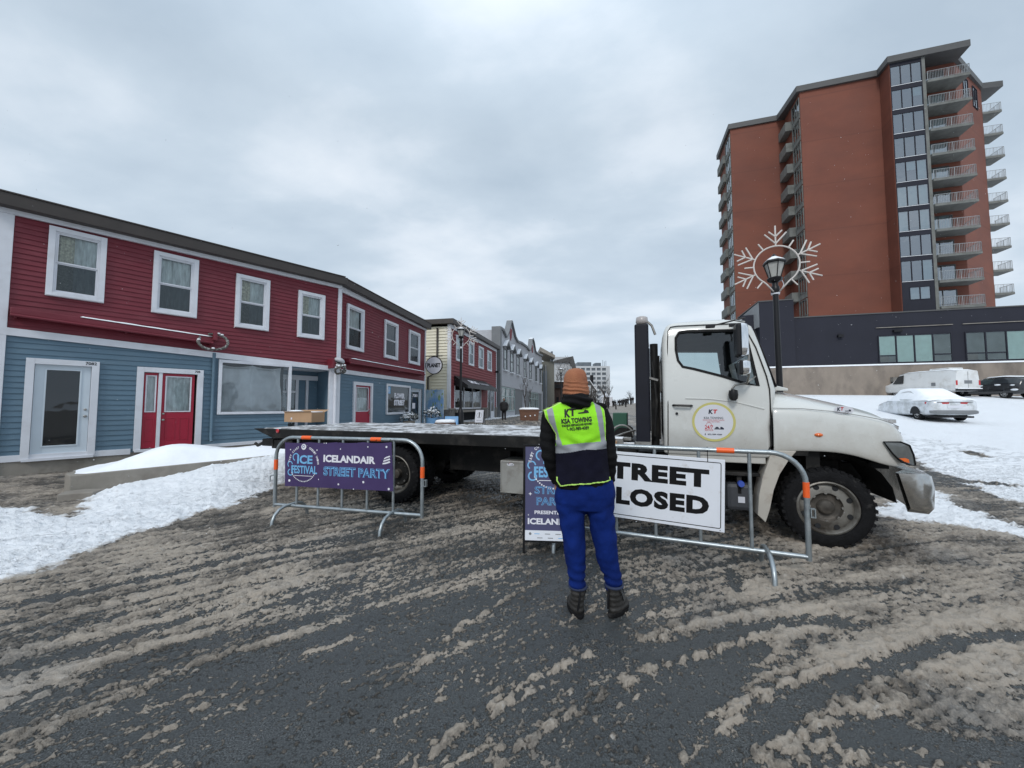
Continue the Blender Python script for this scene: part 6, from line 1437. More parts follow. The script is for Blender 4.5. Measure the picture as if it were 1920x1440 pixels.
def build_closed_board():
    F = BF2; tr = F.uv(1357, 862, -.03); br = F.uv(1357, 993, -.03); t2 = F.uv(1155, 846, -.03); b2 = F.uv(1155, 972, -.03); x0 = F.uv(1108, 900, -.03)[0]
    zt = lambda x: t2[1] + (tr[1] - t2[1]) * (x - t2[0]) / (tr[0] - t2[0]); zb = lambda x: b2[1] + (br[1] - b2[1]) * (x - b2[0]) / (br[0] - b2[0]); x1 = tr[0]
    R_ = fthing(F, 'street_closed_board', 'white board reading STREET CLOSED tied to the right barrier', 'sign')
    sl = (zt(x1) - zt(x0)) / (x1 - x0); H = (zt(x1) - zb(x1) + zt(x0) - zb(x0)) / 2; zc = (zt(x0) + zb(x0) + zt(x1) + zb(x1)) / 4; W2 = (x1 - x0) / 2; xc = (x0 + x1) / 2
    b = MB(); b.box(-W2, W2, -.036, -.030, -H / 2, H / 2); t = MB()
    ww = W2 - .03; hh = H / 2 - .03; th = .007; r = .02
    t.box(-ww + r, ww - r, -.0375, -.0365, hh - th, hh); t.box(-ww + r, ww - r, -.0375, -.0365, -hh, -hh + th); t.box(-ww, -ww + th, -.0375, -.0365, -hh + r, hh - r); t.box(ww - th, ww, -.0375, -.0365, -hh + r, hh - r)
    for sx, sz, a in ((1, 1, 0), (-1, 1, 1), (-1, -1, 2), (1, -1, 3)): ring(t, sx * (ww - r), -.037, sz * (hh - r), r - th, r, 8, a * PI / 2, (a + 1) * PI / 2)
    hL = F.uv(1225, 869.5, -.04)[1] - F.uv(1225, 903, -.04)[1]
    xl = F.uv(1183, 900, -.04)[0]; xr = F.uv(1329, 900, -.04)[0]; wl = (xr - (x0 + .055))
    put_text(t, 'STREET', (x0 + .055 + xr) / 2 - xc, -.0372, H * .215, w=wl, h=H * .262, bold=.058, spacing=1.12); put_text(t, 'CLOSED', (x0 + .055 + xr) / 2 - xc, -.0372, -H * .165, w=wl, h=H * .262, bold=.058, spacing=1.12)
    t.box(ww - .012, ww - .003, -.0375, -.0365, -H / 2 + .012, -H / 2 + .018)
    Tm = Matrix.Translation((xc, 0, zc)) @ Matrix.Rotation(-math.atan(sl), 4, 'Y')
    bo = b.build('board', M['signw'], R_, bevel=.002); to = t.build('lettering', M['signk'], bo); bo.data.transform(Tm); to.data.transform(Tm)
    b = MB()
    for u in (xr - .005 + .0, x0 + .15): z = zt(u); b.tube([(u, -.04, z - .03), (u, -.035, z + .02), (u, -.026, 1.10), (u, 0, 1.137), (u, .026, 1.11)], .0035, 4)
    b.build('cable_ties', M['signk'], R_)


build_closed_board()


def a_frame(name, label, p0, p1, H, lean, face, content=None, depth=.25, frame_m='signk', mid=.02, group=None):
    F = Fr(p0, math.degrees(math.atan2(p1[0] - p0[0], p1[1] - p0[1]))); w = float(np.hypot(*(p1 - p0)[:2])); g = gz(p0[0], p0[1])
    R_ = fthing(F, name, label, 'sign', group, z=g)
    for k, sgn in (('front_leaf', 1), ('rear_leaf', -1)):
        Tm = Matrix.Translation((0, 0 if sgn > 0 else 2 * lean * H, 0)) @ Matrix.Rotation(-math.atan(lean) * sgn, 4, 'X'); b = MB(); t = .022
        b.box(0, t, -.012, .012, 0, H); b.box(w - t, w, -.012, .012, 0, H); b.box(t, w - t, -.011, .011, H - t, H); b.box(t, w - t, -.011, .011, H * .11, H * .11 + .018)
        lf = b.build(k, M[frame_m], R_); p = MB().box(t, w - t, -.006, .006, H * .11 + .019, H - t - .001).build('panel', M[face], lf)
        lf.data.transform(Tm); p.data.transform(Tm)
        if content and sgn > 0: q = MB(); mats = content(q, w, H, t); o = q.build('print', mats, p); o.data.transform(Tm)
    return R_


def fest_print(t, w, H, fr):
    y = -.0075; cx = w / 2; festival_logo(t, cx, y, H * .80, w * .78, (1, 0, 2))
    outline_text(t, 'STREET', cx, y, H * .575, w * .62, H * .072, 1, 2, b=.03); outline_text(t, 'PARTY', cx, y, H * .475, w * .56, H * .072, 1, 2, b=.03)
    put_text(t, 'PRESENTED BY', cx, y, H * .375, w=w * .62, h=H * .032, k=0, bold=.03); put_text(t, 'ICELANDAIR', cx, y, H * .295, w=w * .84, h=H * .055, k=0, bold=.04)
    t.k = 3; t.box(fr + .001, w - fr - .001, y - .0005, y + .001, H * .125 + .003, H * .215)
    t.k = 2; disc(t, w * .12, y - .001, H * .185, .014, 12, k=4)
    for i in range(5):
        for j in range(2): x = w * (.14 + .17 * i) + .03 * j; t.k = 1 if (i + j) % 3 == 0 else 4; z = H * (.185 - .035 * j); t.box(x + .03, x + .085, y - .0012, y - .0006, z - .003, z + .004)
    for x, z, r in ((.13, .90, .013), (.12, .54, .016), (.09, .35, .008), (.88, .60, .012)): 
        t.k = 0; x *= w; z *= H; t.add([(x, y, z + r * 1.3), (x - r * .3, y, z + r * .3), (x - r * 1.3, y, z), (x - r * .3, y, z - r * .3), (x, y, z - r * 1.3), (x + r * .3, y, z - r * .3), (x + r * 1.3, y, z), (x + r * .3, y, z + r * .3)], [tuple(range(8))])
    return [M['icewhite'], M['iceblue'], M['deepblue'], M['signw'], M['greydark']]


a_frame('sandwich_board', 'navy festival sandwich board standing between the man and the toolbox', G(980, 1040), G(1098, 1044), 1.13, .16, 'navy', fest_print)
p = at(889, 796, 23.5); a_frame('sandwich_board', 'black-framed white sandwich board outside the red shop', np.array([p[0], 23.5, 0]), np.array([p[0] + .55, 23.3, 0]), .92, .2, 'decalw',
        lambda t, w, H, fr: (t.box(w * .45, w * .55, -.009, -.007, H * .45, H * .72), disc(t, w * .5, -.008, H * .77, w * .07, 12), ring(t, w * .5, -.0082, H * .6, w * .27, w * .29, 24), put_text(t, 'CHOCOLATE', w * .5, -.0082, H * .27, w=w * .6, h=H * .06), [M['signk']])[-1])



# ------------------------------------------------------------ street lamps with snowflake lights
def street_lamp(x, y, H, label, s_=1.0, lean=0.0):
    g = gz(x, y); R_ = thing('street_lamp', label, 'street lamp', (x, y, g), 0, 'black lantern street lamps', rot=(0, lean, .3)); H -= g if g < 0 else 0
    b = MB(); b.lathe([(.19, 0), (.20, .05), (.17, .12), (.16, .75), (.13, .85), (.10, .95), (.085, 1.0)], 12, None); b.build('lamp_base', M['black'], R_, smooth=40)
    zl = H - .62; b = MB(); b.tube([(0, 0, .9), (0, 0, zl - .25)], [.066, .056], 14); b.lathe([(.062, zl - .25), (.085, zl - .22), (.085, zl - .1), (.06, zl - .06), (.06, zl)], 14); b.build('pole', M['black'], R_, smooth=40)
    b = MB(); b.lathe([(.06, zl), (.14, zl + .04), (.16, zl + .10), (.14, zl + .12)], 8); lt = b.build('lantern', M['black'], R_)
    r0, r1, za, zb = .115, .205, zl + .12, zl + .44; b = MB()
    for i in range(6): a = 2 * PI * i / 6; b.tube([(r0 * math.cos(a), r0 * math.sin(a), za), (r1 * math.cos(a), r1 * math.sin(a), zb)], .010, 5)
    b.lathe([(.22, zb), (.228, zb + .03), (.17, zb + .09), (.07, zb + .14), (.04, zb + .20), (.0, zb + .24)], 6); b.lathe([(.235, zb), (.0, zb + .001)], 6); b.build('lantern_cap', M['black'], lt)
    b = MB(); b.lathe([(r0 - .01, za), (r1 - .01, zb)], 6, caps=False); b.build('lantern_glass', M['lampglass'], lt)
    b = MB(); b.lathe([(.21, zb + .065), (.17, zb + .10), (.08, zb + .15), (.05, zb + .17), (0, zb + .17)], 6); b.build('cap_snow', M['snow'], lt, smooth=True)
    return R_, zl + g


def snowflake(x, y, zc, R0, rz, label, ground):
    R_ = thing('snowflake_light', label, 'decoration', (x, y, ground), rz, 'snowflake decorations on the lamp posts'); b = MB(); zc -= ground; yy = -.14; r_ = .0165
    arc = [(R0 * math.cos(a), yy, zc + R0 * math.sin(a)) for a in [rad(-55 + 290 * i / 40) for i in range(41)]]
    b.tube([(.06, yy + .05, zc - R0 * 1.32), (R0 * .45, yy, zc - R0 * .95)] + arc + [(-R0 * .45, yy, zc - R0 * .95), (-.06, yy + .05, zc - R0 * 1.32)], r_, 7); b.build('ring', M['rope'], R_, smooth=True)
    def seg(a, r0, r1): return [(R0 * r0 * math.cos(a), yy, zc + R0 * r0 * math.sin(a)), (R0 * r1 * math.cos(a), yy, zc + R0 * r1 * math.sin(a))]
    for d in (90, 24, -22, 203, 157):
        a = rad(d); b = MB(); b.tube(seg(a, 1.03, 2.05), r_, 6)
        for rr, ln, sp in ((1.12, .72, 42), (1.48, .42, 45)):
            P = Vector((R0 * rr * math.cos(a), yy, zc + R0 * rr * math.sin(a)))
            for s_ in (-1, 1): q = a + rad(sp) * s_; b.tube([P, P + Vector((math.cos(q), 0, math.sin(q))) * R0 * ln], r_, 6)
        b.build('arm', M['rope'], R_, smooth=50)
    for d in (57, 123, 0, 180, -52, 232): MB().tube(seg(rad(d), 1.04, 1.42), r_, 6).build('spike', M['rope'], R_, smooth=50)
    b = MB(); b.lathe([(.085, -.04), (.09, 0), (.085, .05)], 12, Matrix.Translation((0, 0, zc - R0 * 1.35))); b.tube([(.1, -.1, zc - R0 * 1.2), (.14, -.1, zc - R0), (.10, -.12, zc - R0 * .8)], .008, 4); b.build('bracket', M['white'], R_, smooth=40)


M['rope'] = mat('rope_light', (.62, .58, .55), .6, var=.1, bump=.3, bs=60); M['lampglass'] = mat('lantern_glass', (.42, .42, .40), .35, var=.25, vs=6); M['lightblue'] = mat('light_blue_board', (.20, .42, .72), .6)
p = at(833, 797, 19.5); a_frame('sandwich_board', 'light blue lettered board beside the lamp post by the red shop', np.array([p[0], 19.5, 0]), np.array([p[0] + .68, 19.4, 0]), .62, .2, 'lightblue',
        lambda t, w, H, fr: (put_text(t, 'FLOWERS', w * .5, -.0082, H * .7, w=w * .7, h=H * .16), put_text(t, 'FOR YOU', w * .5, -.0082, H * .45, w=w * .6, h=H * .14), [M['icewhite']])[-1], frame_m='lightblue')
P = at(1463, 720, 8.6); LR, zl = street_lamp(P[0], 8.6, 4.93, 'black lamp post with a snowflake, standing behind the truck bonnet', lean=-.01)
c = at(1455.5, 498, 8.5); snowflake(float(P[0]) - .03, 8.6, float(c[2]), .44, rad(-20), 'large white snowflake ring of rope light on the post behind the truck', gz(P[0], 8.6))
P = at(864, 720, 20); LL, zl = street_lamp(P[0], 20, float(at(864, 613, 20)[2]) - gz(P[0], 20), 'black lamp post with a snowflake, in front of the red shop'); c = at(863, 630, 20); snowflake(float(P[0]), 20, float(c[2]), .46, .1, 'smaller-looking snowflake ring on the post in front of the red shop', gz(P[0], 20))
P = at(1052, 720, 42); street_lamp(P[0], 42, float(at(1052, 690, 42)[2]) - gz(P[0], 42), 'bare black lamp post in front of the white house, without a snowflake')


# ------------------------------------------------------------ bare trees, planters, small street things
def tree(label, x, y, H, r, seed, levels=5, spread=.55, lean=0, group='bare winter trees along the street', up=.35, first=.28, nb=3):
    rnd = random.Random(seed); g = gz(x, y); R_ = thing('bare_tree', label, 'tree', (x, y, g), 0, group); tr = MB(); cr = MB()
    def br(p, d, L_, r_, lv):
        n = 4; P = [p]; q = p; dd = d.copy()
        for i in range(n): dd = (dd + Vector((rnd.uniform(-1, 1), rnd.uniform(-1, 1), rnd.uniform(-.3, .9))) * .16).normalized(); q = q + dd * L_ / n; P.append(q)
        m_ = tr if lv == 0 else cr; m_.tube(P, [r_ * (1 - .45 * i / n) for i in range(n + 1)], 6 if lv < 2 else 3, cap=False)
        if lv >= levels: return
        for k in range(nb if lv < levels - 1 else nb + 1):
            t = rnd.uniform(.35, 1.0) if k else 1.0; b_ = P[min(n, int(t * n))]; a = rnd.uniform(0, 2 * PI); nd = (dd * .75 + Vector((math.cos(a), math.sin(a), up)) * spread).normalized(); br(b_, nd, L_ * rnd.uniform(.58, .8), r_ * .55, lv + 1)
    br(Vector((0, 0, -.1)), Vector((lean, 0, 1)).normalized(), H * first, r, 0); tr.build('trunk', M['bark'], R_, smooth=True); cr.build('crown', M['bark'], R_, smooth=True)
    return R_


def box_planter(x, y, w, d, h, m_, label, snow=True):
    g = gz(x, y); R_ = thing('planter', label, 'planter', (x, y, g - .02), 0, 'planters along the pavement'); b = MB(); b.prism([(-w / 2 * .88, 0), (w / 2 * .88, 0), (w / 2, h), (-w / 2, h)], -d / 2, d / 2); b.frame(-w / 2 - .03, w / 2 + .03, h - .12, h + .001, .04, -d / 2 - .02, d / 2 + .02, .04)
    b.build('planter_box', M[m_], R_)
    if snow: s_ = MB(); s_.loft([[(x_ * s2, y_ * s2, z) for x_, y_ in ((-w / 2, -d / 2), (w / 2, -d / 2), (w / 2, d / 2), (-w / 2, d / 2))] for s2, z in ((.99, h), (1.0, h + .05), (.9, h + .12), (.5, h + .15))]); s_.build('snow_cap', M['snow'], R_, smooth=True)
    for i, (a, c) in enumerate(((-.2, .4), (.05, .45), (.28, .5))): MB().lathe([(0, -.01), (.05, -.01), (.05, 0)], 8, Matrix.Translation((a * w, -d / 2 - .02, c * h)), 'y').build('snow_spot', M['snow'], R_)
    return R_


def leafy(name, label, x, y, g, w, h, seed, pot=None, ph=.5):
    rnd = random.Random(seed); R_ = thing(name, label, 'plant', (x, y, g), 0); lf = MB(); sn = MB()
    if pot: MB().lathe([(.22, 0), (.30, ph), (.27, ph), (.2, .1)], 16).build('pot', M[pot], R_, smooth=40)
    for i in range(330):
        a = rnd.uniform(0, 2 * PI); rr = w * math.sqrt(rnd.random()); z = ph + h * (rnd.random() ** .8) * (1 - .5 * (rr / w) ** 2); p = Vector((rr * math.cos(a), rr * math.sin(a), z)); d = Vector((math.cos(a) * rr / w, math.sin(a) * rr / w, rnd.uniform(-.5, .8))).normalized(); s_ = rnd.uniform(.06, .12); e = d.cross(Vector((rnd.random(), rnd.random(), 1))).normalized() * s_ * .35
        (sn if rnd.random() < .32 else lf).add([p, p + d * s_ * .5 + e, p + d * s_, p + d * s_ * .5 - e], [(0, 1, 2, 3)])
    for i in range(16):
        a = rnd.uniform(0, 2 * PI); rr = w * .8 * math.sqrt(rnd.random()); T_ = Matrix.Translation((rr * math.cos(a), rr * math.sin(a), ph + h * (.55 + .35 * rnd.random()) * (1 - .4 * rr / w))); sn.lathe([(0, .04), (.08, .03), (.12, 0), (.07, -.03), (0, -.035)], 7, T_)
    lf.build('foliage', M['evergreen'], R_); sn.build('leaf_snow', M['snow'], R_, smooth=True); MB().tube([(0, 0, 0), (0, 0, ph + h * .6)], .03, 6).build('stem', M['bark'], R_)


M['evergreen'] = mat('evergreen_leaf', (.030, .045, .028), .6, var=.5, vs=12)
pb = at(992, 780, 29.6); box_planter(pb[0], 29.6, 1.5, .9, .85, 'wood', 'large brown wooden planter with a young bare tree in it')
tree('slender young bare tree growing from the brown planter', float(at(988, 770, 29.6)[0]), 29.6, 3.9, .06, 12, 4, .55, first=.42, nb=3, up=.8)
pb = at(835, 795, 17.5); box_planter(pb[0], 17.5, .85, .4, .42, 'wood', 'low brown planter box near the lamp post, half hidden by the deck')
g_ = gz(-4.5, 20); pb = at(809, 790, 19.8); leafy('potted_shrub', 'snow-covered shrub in a pale blue pot in front of the painted panel', pb[0], 19.8, g_, .44, .55, 4, 'lightblue', .52)
pb = at(767, 790, 18.6); leafy('potted_shrub', 'snowy evergreen pot in front of the flower shop window', pb[0], 18.6, gz(-5, 18.6), .42, .45, 9, 'concrete', .42)


def build_misc():
    # painted board fence between the two buildings
    a = at(796, 731, 22.8); c = at(832, 733, 22.4); g = gz(a[0], 22); F = Fr(a, math.degrees(math.atan2(c[0] - a[0], c[1] - a[1]))); w = float(np.hypot(*(c - a)[:2])); R_ = fthing(F, 'painted_panel', 'tall board panel painted with a blue sky and green leaves, between the buildings', 'panel', z=g)
    h = float(a[2]) - g; b = MB(); n = 12
    for i in range(n): b.box(w * i / n + .005, w * (i + 1) / n - .005, -.02, .02, 0, h + .02 * math.sin(i * 2))
    pn = b.build('boards', M['panelblue'], R_); rnd = random.Random(2); t = MB()
    for i in range(13):
        x = rnd.uniform(.08, w - .08); z = rnd.uniform(.15, h - .25); aa = rnd.uniform(.9, 2.2); L_ = rnd.uniform(.18, .36); d = (math.cos(aa), math.sin(aa)); e = (-d[1] * .05, d[0] * .05)
        t.add([(x, -.024, z), (x + d[0] * L_ * .5 + e[0], -.024, z + d[1] * L_ * .5 + e[1]), (x + d[0] * L_, -.024, z + d[1] * L_), (x + d[0] * L_ * .5 - e[0], -.024, z + d[1] * L_ * .5 - e[1])], [(0, 3, 2, 1)])
    t.build('painted_leaves', M['paintgreen'], pn)
    # cardboard box on the deck
    x0 = T.uv(533, 785, 1.9)[0]; x1 = T.uv(584, 785, 1.9)[0]; o = T.world(x0, 1.9, 1.13); w = x1 - x0; R_ = thing('cardboard_box', 'open cardboard box sitting on the truck deck', 'box', o, T.rot()); h = .24
    b = MB(); b.box(0, w, 0, .01, 0, h); b.box(0, w, .38, .39, 0, h); b.box(0, .01, .01, .38, 0, h); b.box(w - .01, w, .01, .38, 0, h); b.box(.01, w - .01, .01, .38, 0, .01); b.box(w * .595, w * .60, -.002, -.0005, 0, h); b.build('carton', M['card'], R_)
    b = MB(); b.add([(0, .0, h), (w, .0, h), (w + .02, -.05, h + .03), (.02, -.06, h + .02), (0, .39, h), (w, .39, h), (w + .03, .5, h + .06), (0, .48, h + .05)], [(0, 1, 2, 3), (4, 5, 6, 7)]); b.build('flap', M['card'], R_)
    b = MB(); b.loft([[(x_, y_, z) for x_, y_ in ((.03, .03), (w - .03, .03), (w - .03, .36), (.03, .36))] for z in (h - .02, h + .015)]); b.loft([[(x_, y_, h + .015) for x_, y_ in ((.05, .05), (w * .4, .05), (w * .4, .3), (.05, .3))], [(x_, y_, h + .05) for x_, y_ in ((.1, .1), (w * .3, .1), (w * .3, .22), (.1, .22))]]); b.build('box_snow', M['snow'], R_, smooth=True); b = MB(); b.box(.22, .26, -.004, -.0005, .06, .11); b.build('paper_label', M['decalw'], R_)
    # planter wall of concrete with a heaped snow cap, left pavement
    P0, P1 = np.array([-7.45, 6.55, 0]), np.array([-4.9, 9.1, 0]); F = Fr(P0, math.degrees(math.atan2(*(P1 - P0)[:2]))); R_ = fthing(F, 'planter_wall', 'curved low concrete planter wall heaped with snow', 'wall'); L_ = float(np.hypot(*(P1 - P0)[:2])) + 3
    def path(u, off=0): x = u * L_; return x, off - .35 * math.sin(min(1, x / L_) * PI) * .4
    out = []; n = 26
    for i in range(n + 1): x, y = path(i / n); out.append((x, y))
    back = [(L_, 1.35), (L_ * .5, 1.25), (.7, 1.15), (.25, 1.0), (.02, .75), (-.08, .4)]
    def H_(x): return .36 + .028 * x
    ring0 = out + back; b = MB(); m_ = len(ring0); vs = [(x, y, -.1) for x, y in ring0] + [(x, y, H_(x)) for x, y in ring0]
    b.add(vs, [(i, (i + 1) % m_, m_ + (i + 1) % m_, m_ + i) for i in range(m_)] + [tuple(range(m_, 2 * m_))]); b.build('concrete_wall', M['concrete'], R_, bevel=.02)
    b = MB(); vs = []; nu, nv = 70, 22
    for i in range(nu + 1):
        for j in range(nv + 1):
            u, v = i / nu, j / nv; x = u * L_; y0 = path(u)[1] + .03; y1 = float(np.interp(x, [0, .25, .7, L_ * .5, L_], [.72, .98, 1.12, 1.22, 1.32])); 
            if x < .2: y0 = y0 + .15 * (1 - x / .2) * 1.2
            y = y0 + (y1 - y0) * v; e = min(1, 5.0 * v, 5 * (1 - v), 9 * u + .001); e = math.sin(e * PI / 2) if e > 0 else 0
            hh = (.05 + .26 * math.exp(-((x - 1.35) / .62) ** 2) * (.5 + .5 * math.sin(v * PI)) + .10 * math.exp(-((x - 2.6) / .9) ** 2) + .05 * (.5 + nz((x * 1.4, y * 1.6, 2)))) * e + .006 * nz((x * 9, y * 9, 0)) * e
            vs.append((x, y, H_(x) - .005 + max(0.0, hh)))
    b.add(vs, [(i * (nv + 1) + j, (i + 1) * (nv + 1) + j, (i + 1) * (nv + 1) + j + 1, i * (nv + 1) + j + 1) for i in range(nu) for j in range(nv)]); b.build('snow_cap', M['snow'], R_, smooth=True)
    b = MB(); b.vprism([(-.10, -.36), (.30, -.50), (.45, -.28), (.2, -.05), (-.05, -.1)], -.05, .10); K = fthing(F, 'kerb_stone', 'low concrete block at the foot of the planter wall', 'kerb block', z=.02); b.build('block', M['concrete'], K, bevel=.015)
    # falling snowflakes
    rnd = random.Random(11); b = MB()
    for i in range(1100):
        Y = 1.6 + 17 * rnd.random() ** .8; p = (rnd.uniform(-1, 1) * (2.5 + 1.2 * Y), Y, .2 + (1.5 + .8 * Y) * rnd.random())
        s_ = rnd.uniform(.0022, .0045) * (.7 + Y / 16); dx = rnd.uniform(-1, 1.8) * s_; b.add([(p[0] - s_, p[1], p[2]), (p[0] + dx, p[1] - s_, p[2]), (p[0] + s_ + dx, p[1], p[2]), (p[0] + dx, p[1] + s_, p[2]), (p[0] + dx / 2, p[1], p[2] + s_ * .7), (p[0] + dx / 2, p[1], p[2] - s_ * .7)], [(0, 1, 4), (1, 2, 4), (2, 3, 4), (3, 0, 4), (1, 0, 5), (2, 1, 5), (3, 2, 5), (0, 3, 5)])
    o = b.build('falling_snow', M['snow'], None); tag(o, 'sparse small snowflakes falling through the air', 'snowfall', kind='stuff')


M['panelblue'] = mat('painted_sky_boards', (.38, .50, .62), .7, var=.1, vs=2, tint=(.12, .30, .62), tamt=.8, ts=.9, thr=(.45, .55)); M['paintgreen'] = mat('painted_green', (.25, .36, .16), .7)
build_misc()
for (px, Y, H, sd, lb) in ((1117, 58, 6.0, 21, 'bare tree nearest the man\'s hat'), (1127, 66, 7.6, 22, 'tallest of the bare trees beside the white tent'), (1137, 84, 7.4, 23, 'bare tree right behind the white tent'), (1181, 128, 6.0, 24, 'small bare tree beyond the crowd next to the headboard'), (1110, 74, 6.5, 25, 'bare tree in front of the dark gabled shop')):
    tree(lb, float(at(px, 740, Y)[0]), Y, H, .13, sd, 5, .6, up=.5, first=.3)
# ------------------------------------------------------------ the man in the safety vest
MY = 2.93


def PX(px, py, Y=MY): p = at(px, py, Y); return Vector((float(p[0]), float(p[1]), float(p[2])))


def build_man():
    c0 = PX(1103, 1120); O = Vector((c0.x, MY, 0)); R_ = thing('person', 'man seen from behind in a neon safety vest, rust-orange hat and blue trousers', 'person', O)
    def L(px, py, dy=0.0): q = PX(px, py, MY + dy); return q - O
    S1 = .00406  # metres per photo pixel at the man's distance
    def ball(b, p, r, ry=None, rz=None): b.lathe([(0, -1), (.38, -.92), (.71, -.71), (.92, -.38), (1, 0), (.92, .38), (.71, .71), (.38, .92), (0, 1)], 16, Matrix.Translation(p) @ Matrix.Diagonal((r, ry or r, rz or r, 1)))
    tors = [(.93, 1092, .205, .135), (.985, 1091, .203, .135), (1.06, 1089, .193, .13), (1.13, 1088, .188, .13), (1.24, 1086.5, .188, .135), (1.35, 1084, .198, .138), (1.42, 1080, .222, .135), (1.47, 1076, .236, .125), (1.505, 1075, .228, .11), (1.54, 1077, .175, .095), (1.57, 1079, .105, .08)]
    Z = [t[0] for t in tors]
    def tor(z, th, off=0.0):
        cx = np.interp(z, Z, [(t[1] - 960) / 721 * MY - O.x for t in tors]); rx = np.interp(z, Z, [t[2] for t in tors]) + off; ry = np.interp(z, Z, [t[3] for t in tors]) + off
        c, s_ = math.cos(th), math.sin(th); n = .78; return Vector((cx + rx * math.copysign(abs(c) ** n, c), ry * math.copysign(abs(s_) ** n, s_), z))
    armL = [L(1031, 779), L(1027.5, 800), L(1026, 830, -.01), L(1028, 853, -.02), L(1036, 882, .03), L(1044, 904, .05)]; rL = [.062, .058, .055, .053, .045, .038]
    armR = [L(1124, 768), L(1134.5, 790), L(1141, 825, -.01), L(1143.5, 856, -.02), L(1143, 885, .02), L(1143.5, 902, .04)]; rR = [.064, .058, .055, .053, .045, .038]
    legL = [L(1069, 918), L(1071, 950), L(1074, 985), L(1077, 1020, -.01), L(1079.5, 1055), L(1083, 1085), L(1083.5, 1105)]; lL = [.105, .10, .092, .082, .074, .064, .058]
    legR = [L(1121, 918), L(1124, 950), L(1127.5, 985), L(1134, 1020, -.01), L(1142, 1055), L(1149, 1083), L(1151, 1103)]; lR = [.108, .103, .094, .082, .073, .064, .058]
    # body: one continuous skin surface (head, neck, torso, arms, hands, legs)
    b = MB(); b.loft([[tor(z, 2 * PI * k / 20, -.03) for k in range(20)] for z in Z[:-1]])
    for P, r in ((armL, rL), (armR, rR)): b.tube(P, [q * .72 for q in r], 10); ball(b, P[0], .05)
    for P, r in ((legL, lL), (legR, lR)): b.tube(P, [q * .78 for q in r], 12)
    hc = L(1079.5, 716); b.tube([L(1081, 752), L(1080, 735)], [.06, .055], 12); ball(b, hc + Vector((0, .012, -.01)), .072, .092, .108); ball(b, hc + Vector((0, .05, -.06)), .052, .055, .055)
    ball(b, hc + Vector((0, .108, -.03)), .014, .022, .020); [ball(b, hc + Vector((s_ * .075, .01, -.02)), .012, .02, .03) for s_ in (-1, 1)]
    ball(b, hc + Vector((0, .095, -.075)), .024, .012, .008); [ball(b, hc + Vector((s_ * .03, .088, .0)), .014, .012, .009) for s_ in (-1, 1)]
    def hand(P, side):
        p = P[-1]; d = Vector((.02 * side, .05, -1)).normalized(); b.tube([p - d * .03, p + d * .02, p + d * .075], [.028, .034, .036], 10); k = p + d * .075
        for i, (o_, ln) in enumerate(((-.027, .070), (-.009, .080), (.009, .076), (.027, .060))): q = k + Vector((o_ * .5, o_, 0)); b.tube([q, q + d * ln * .45 + Vector((-side * .004, .0, 0)), q + d * ln * .8 + Vector((-side * .016, .0, 0)), q + d * ln + Vector((-side * .028, 0, 0))], [.0095, .009, .0085, .007], 8)
        q = p + d * .02 + Vector((0, .03, 0)); b.tube([q, q + Vector((side * .0, .025, -.03)), q + Vector((0, .03, -.065))], [.012, .011, .009], 8)
    hand([q + Vector((.018, .02, .01)) for q in armL], -1); hand(armR, 1)
    body = blob(b, 'body', M['skin'], R_, .0075, 4)
    # trousers
    b = MB()
    for P, r in ((legL, lL), (legR, lR)): b.tube(P, r, 16)
    hips = [(.985, 1094, .205, .130), (.93, 1095, .218, .138), (.88, 1095, .222, .142), (.83, 1095, .218, .138), (.78, 1096, .19, .12)]
    b.loft([[Vector(((px - 960) / 721 * MY - O.x + rx * math.copysign(abs(math.cos(t)) ** .85, math.cos(t)), ry * math.sin(t), z)) for t in [2 * PI * k / 20 for k in range(20)]] for z, px, rx, ry in hips])
    tr = blob(b, 'trousers', M['trousers'], R_, .009, 7)
    def fold(p, n):
        a = .014 * nz((p[0], p[1], p[2] * .8), 7, 3) + .007 * nz(p, 15, 8); zz = p[2]
        if zz < .45: a += .018 * (.45 - zz) / .45 * math.sin(zz * 95 + 6 * p[0] * 3 + 2.5 * nz(p, 5, 1)) * (.5 + .8 * nz(p, 4, 6))
        if .6 < zz < .86: a += .007 * math.sin((zz * 34 + abs(p[0]) * 26) + 2 * nz(p, 5)) * max(0, 1 - abs(zz - .74) / .13)
        return a
    displace(tr, fold)
    for P in (legL, legR): c = P[-1] + Vector((0, 0, .015)); MB().tube([c + Vector((.062 * math.cos(t), .062 * math.sin(t), .008)) for t in [2 * PI * k / 16 for k in range(16)]], .011, 6, True).build('trouser_cuff', M['cuff'], tr, smooth=True)
    # jacket with sleeves and bunched hood
    b = MB(); b.loft([[tor(z, 2 * PI * k / 24, -.004) for k in range(24)] for z in Z])
    for P, r in ((armL, rL), (armR, rR)): b.tube(P, r, 14); ball(b, P[0], r[0] * 1.0, None, r[0] * .9)
    b.tube([L(1081, 757), L(1080, 741)], [.098, .088], 16); hd = L(1082, 752, -.09); ball(b, hd, .118, .075, .062); ball(b, hd + Vector((0, .02, -.045)), .075, .06, .05); ball(b, L(1080, 744), .100, .095, .05)
    jk = blob(b, 'jacket', M['jacket'], R_, .009, 5)
    def jf(p, n):
        a = .006 * nz(p, 8, 1)
        if abs(p[0] - (-.03)) > .17 and p[2] < 1.42: a += .0042 * math.sin(p[2] * 88 + 3 * nz(p, 6, 2)) * (.6 + .6 * nz(p, 5, 4))
        if p[2] > 1.52: a += .008 * math.sin(p[2] * 120 + p[0] * 26 + 2 * nz(p, 8))
        return a
    displace(jk, jf)
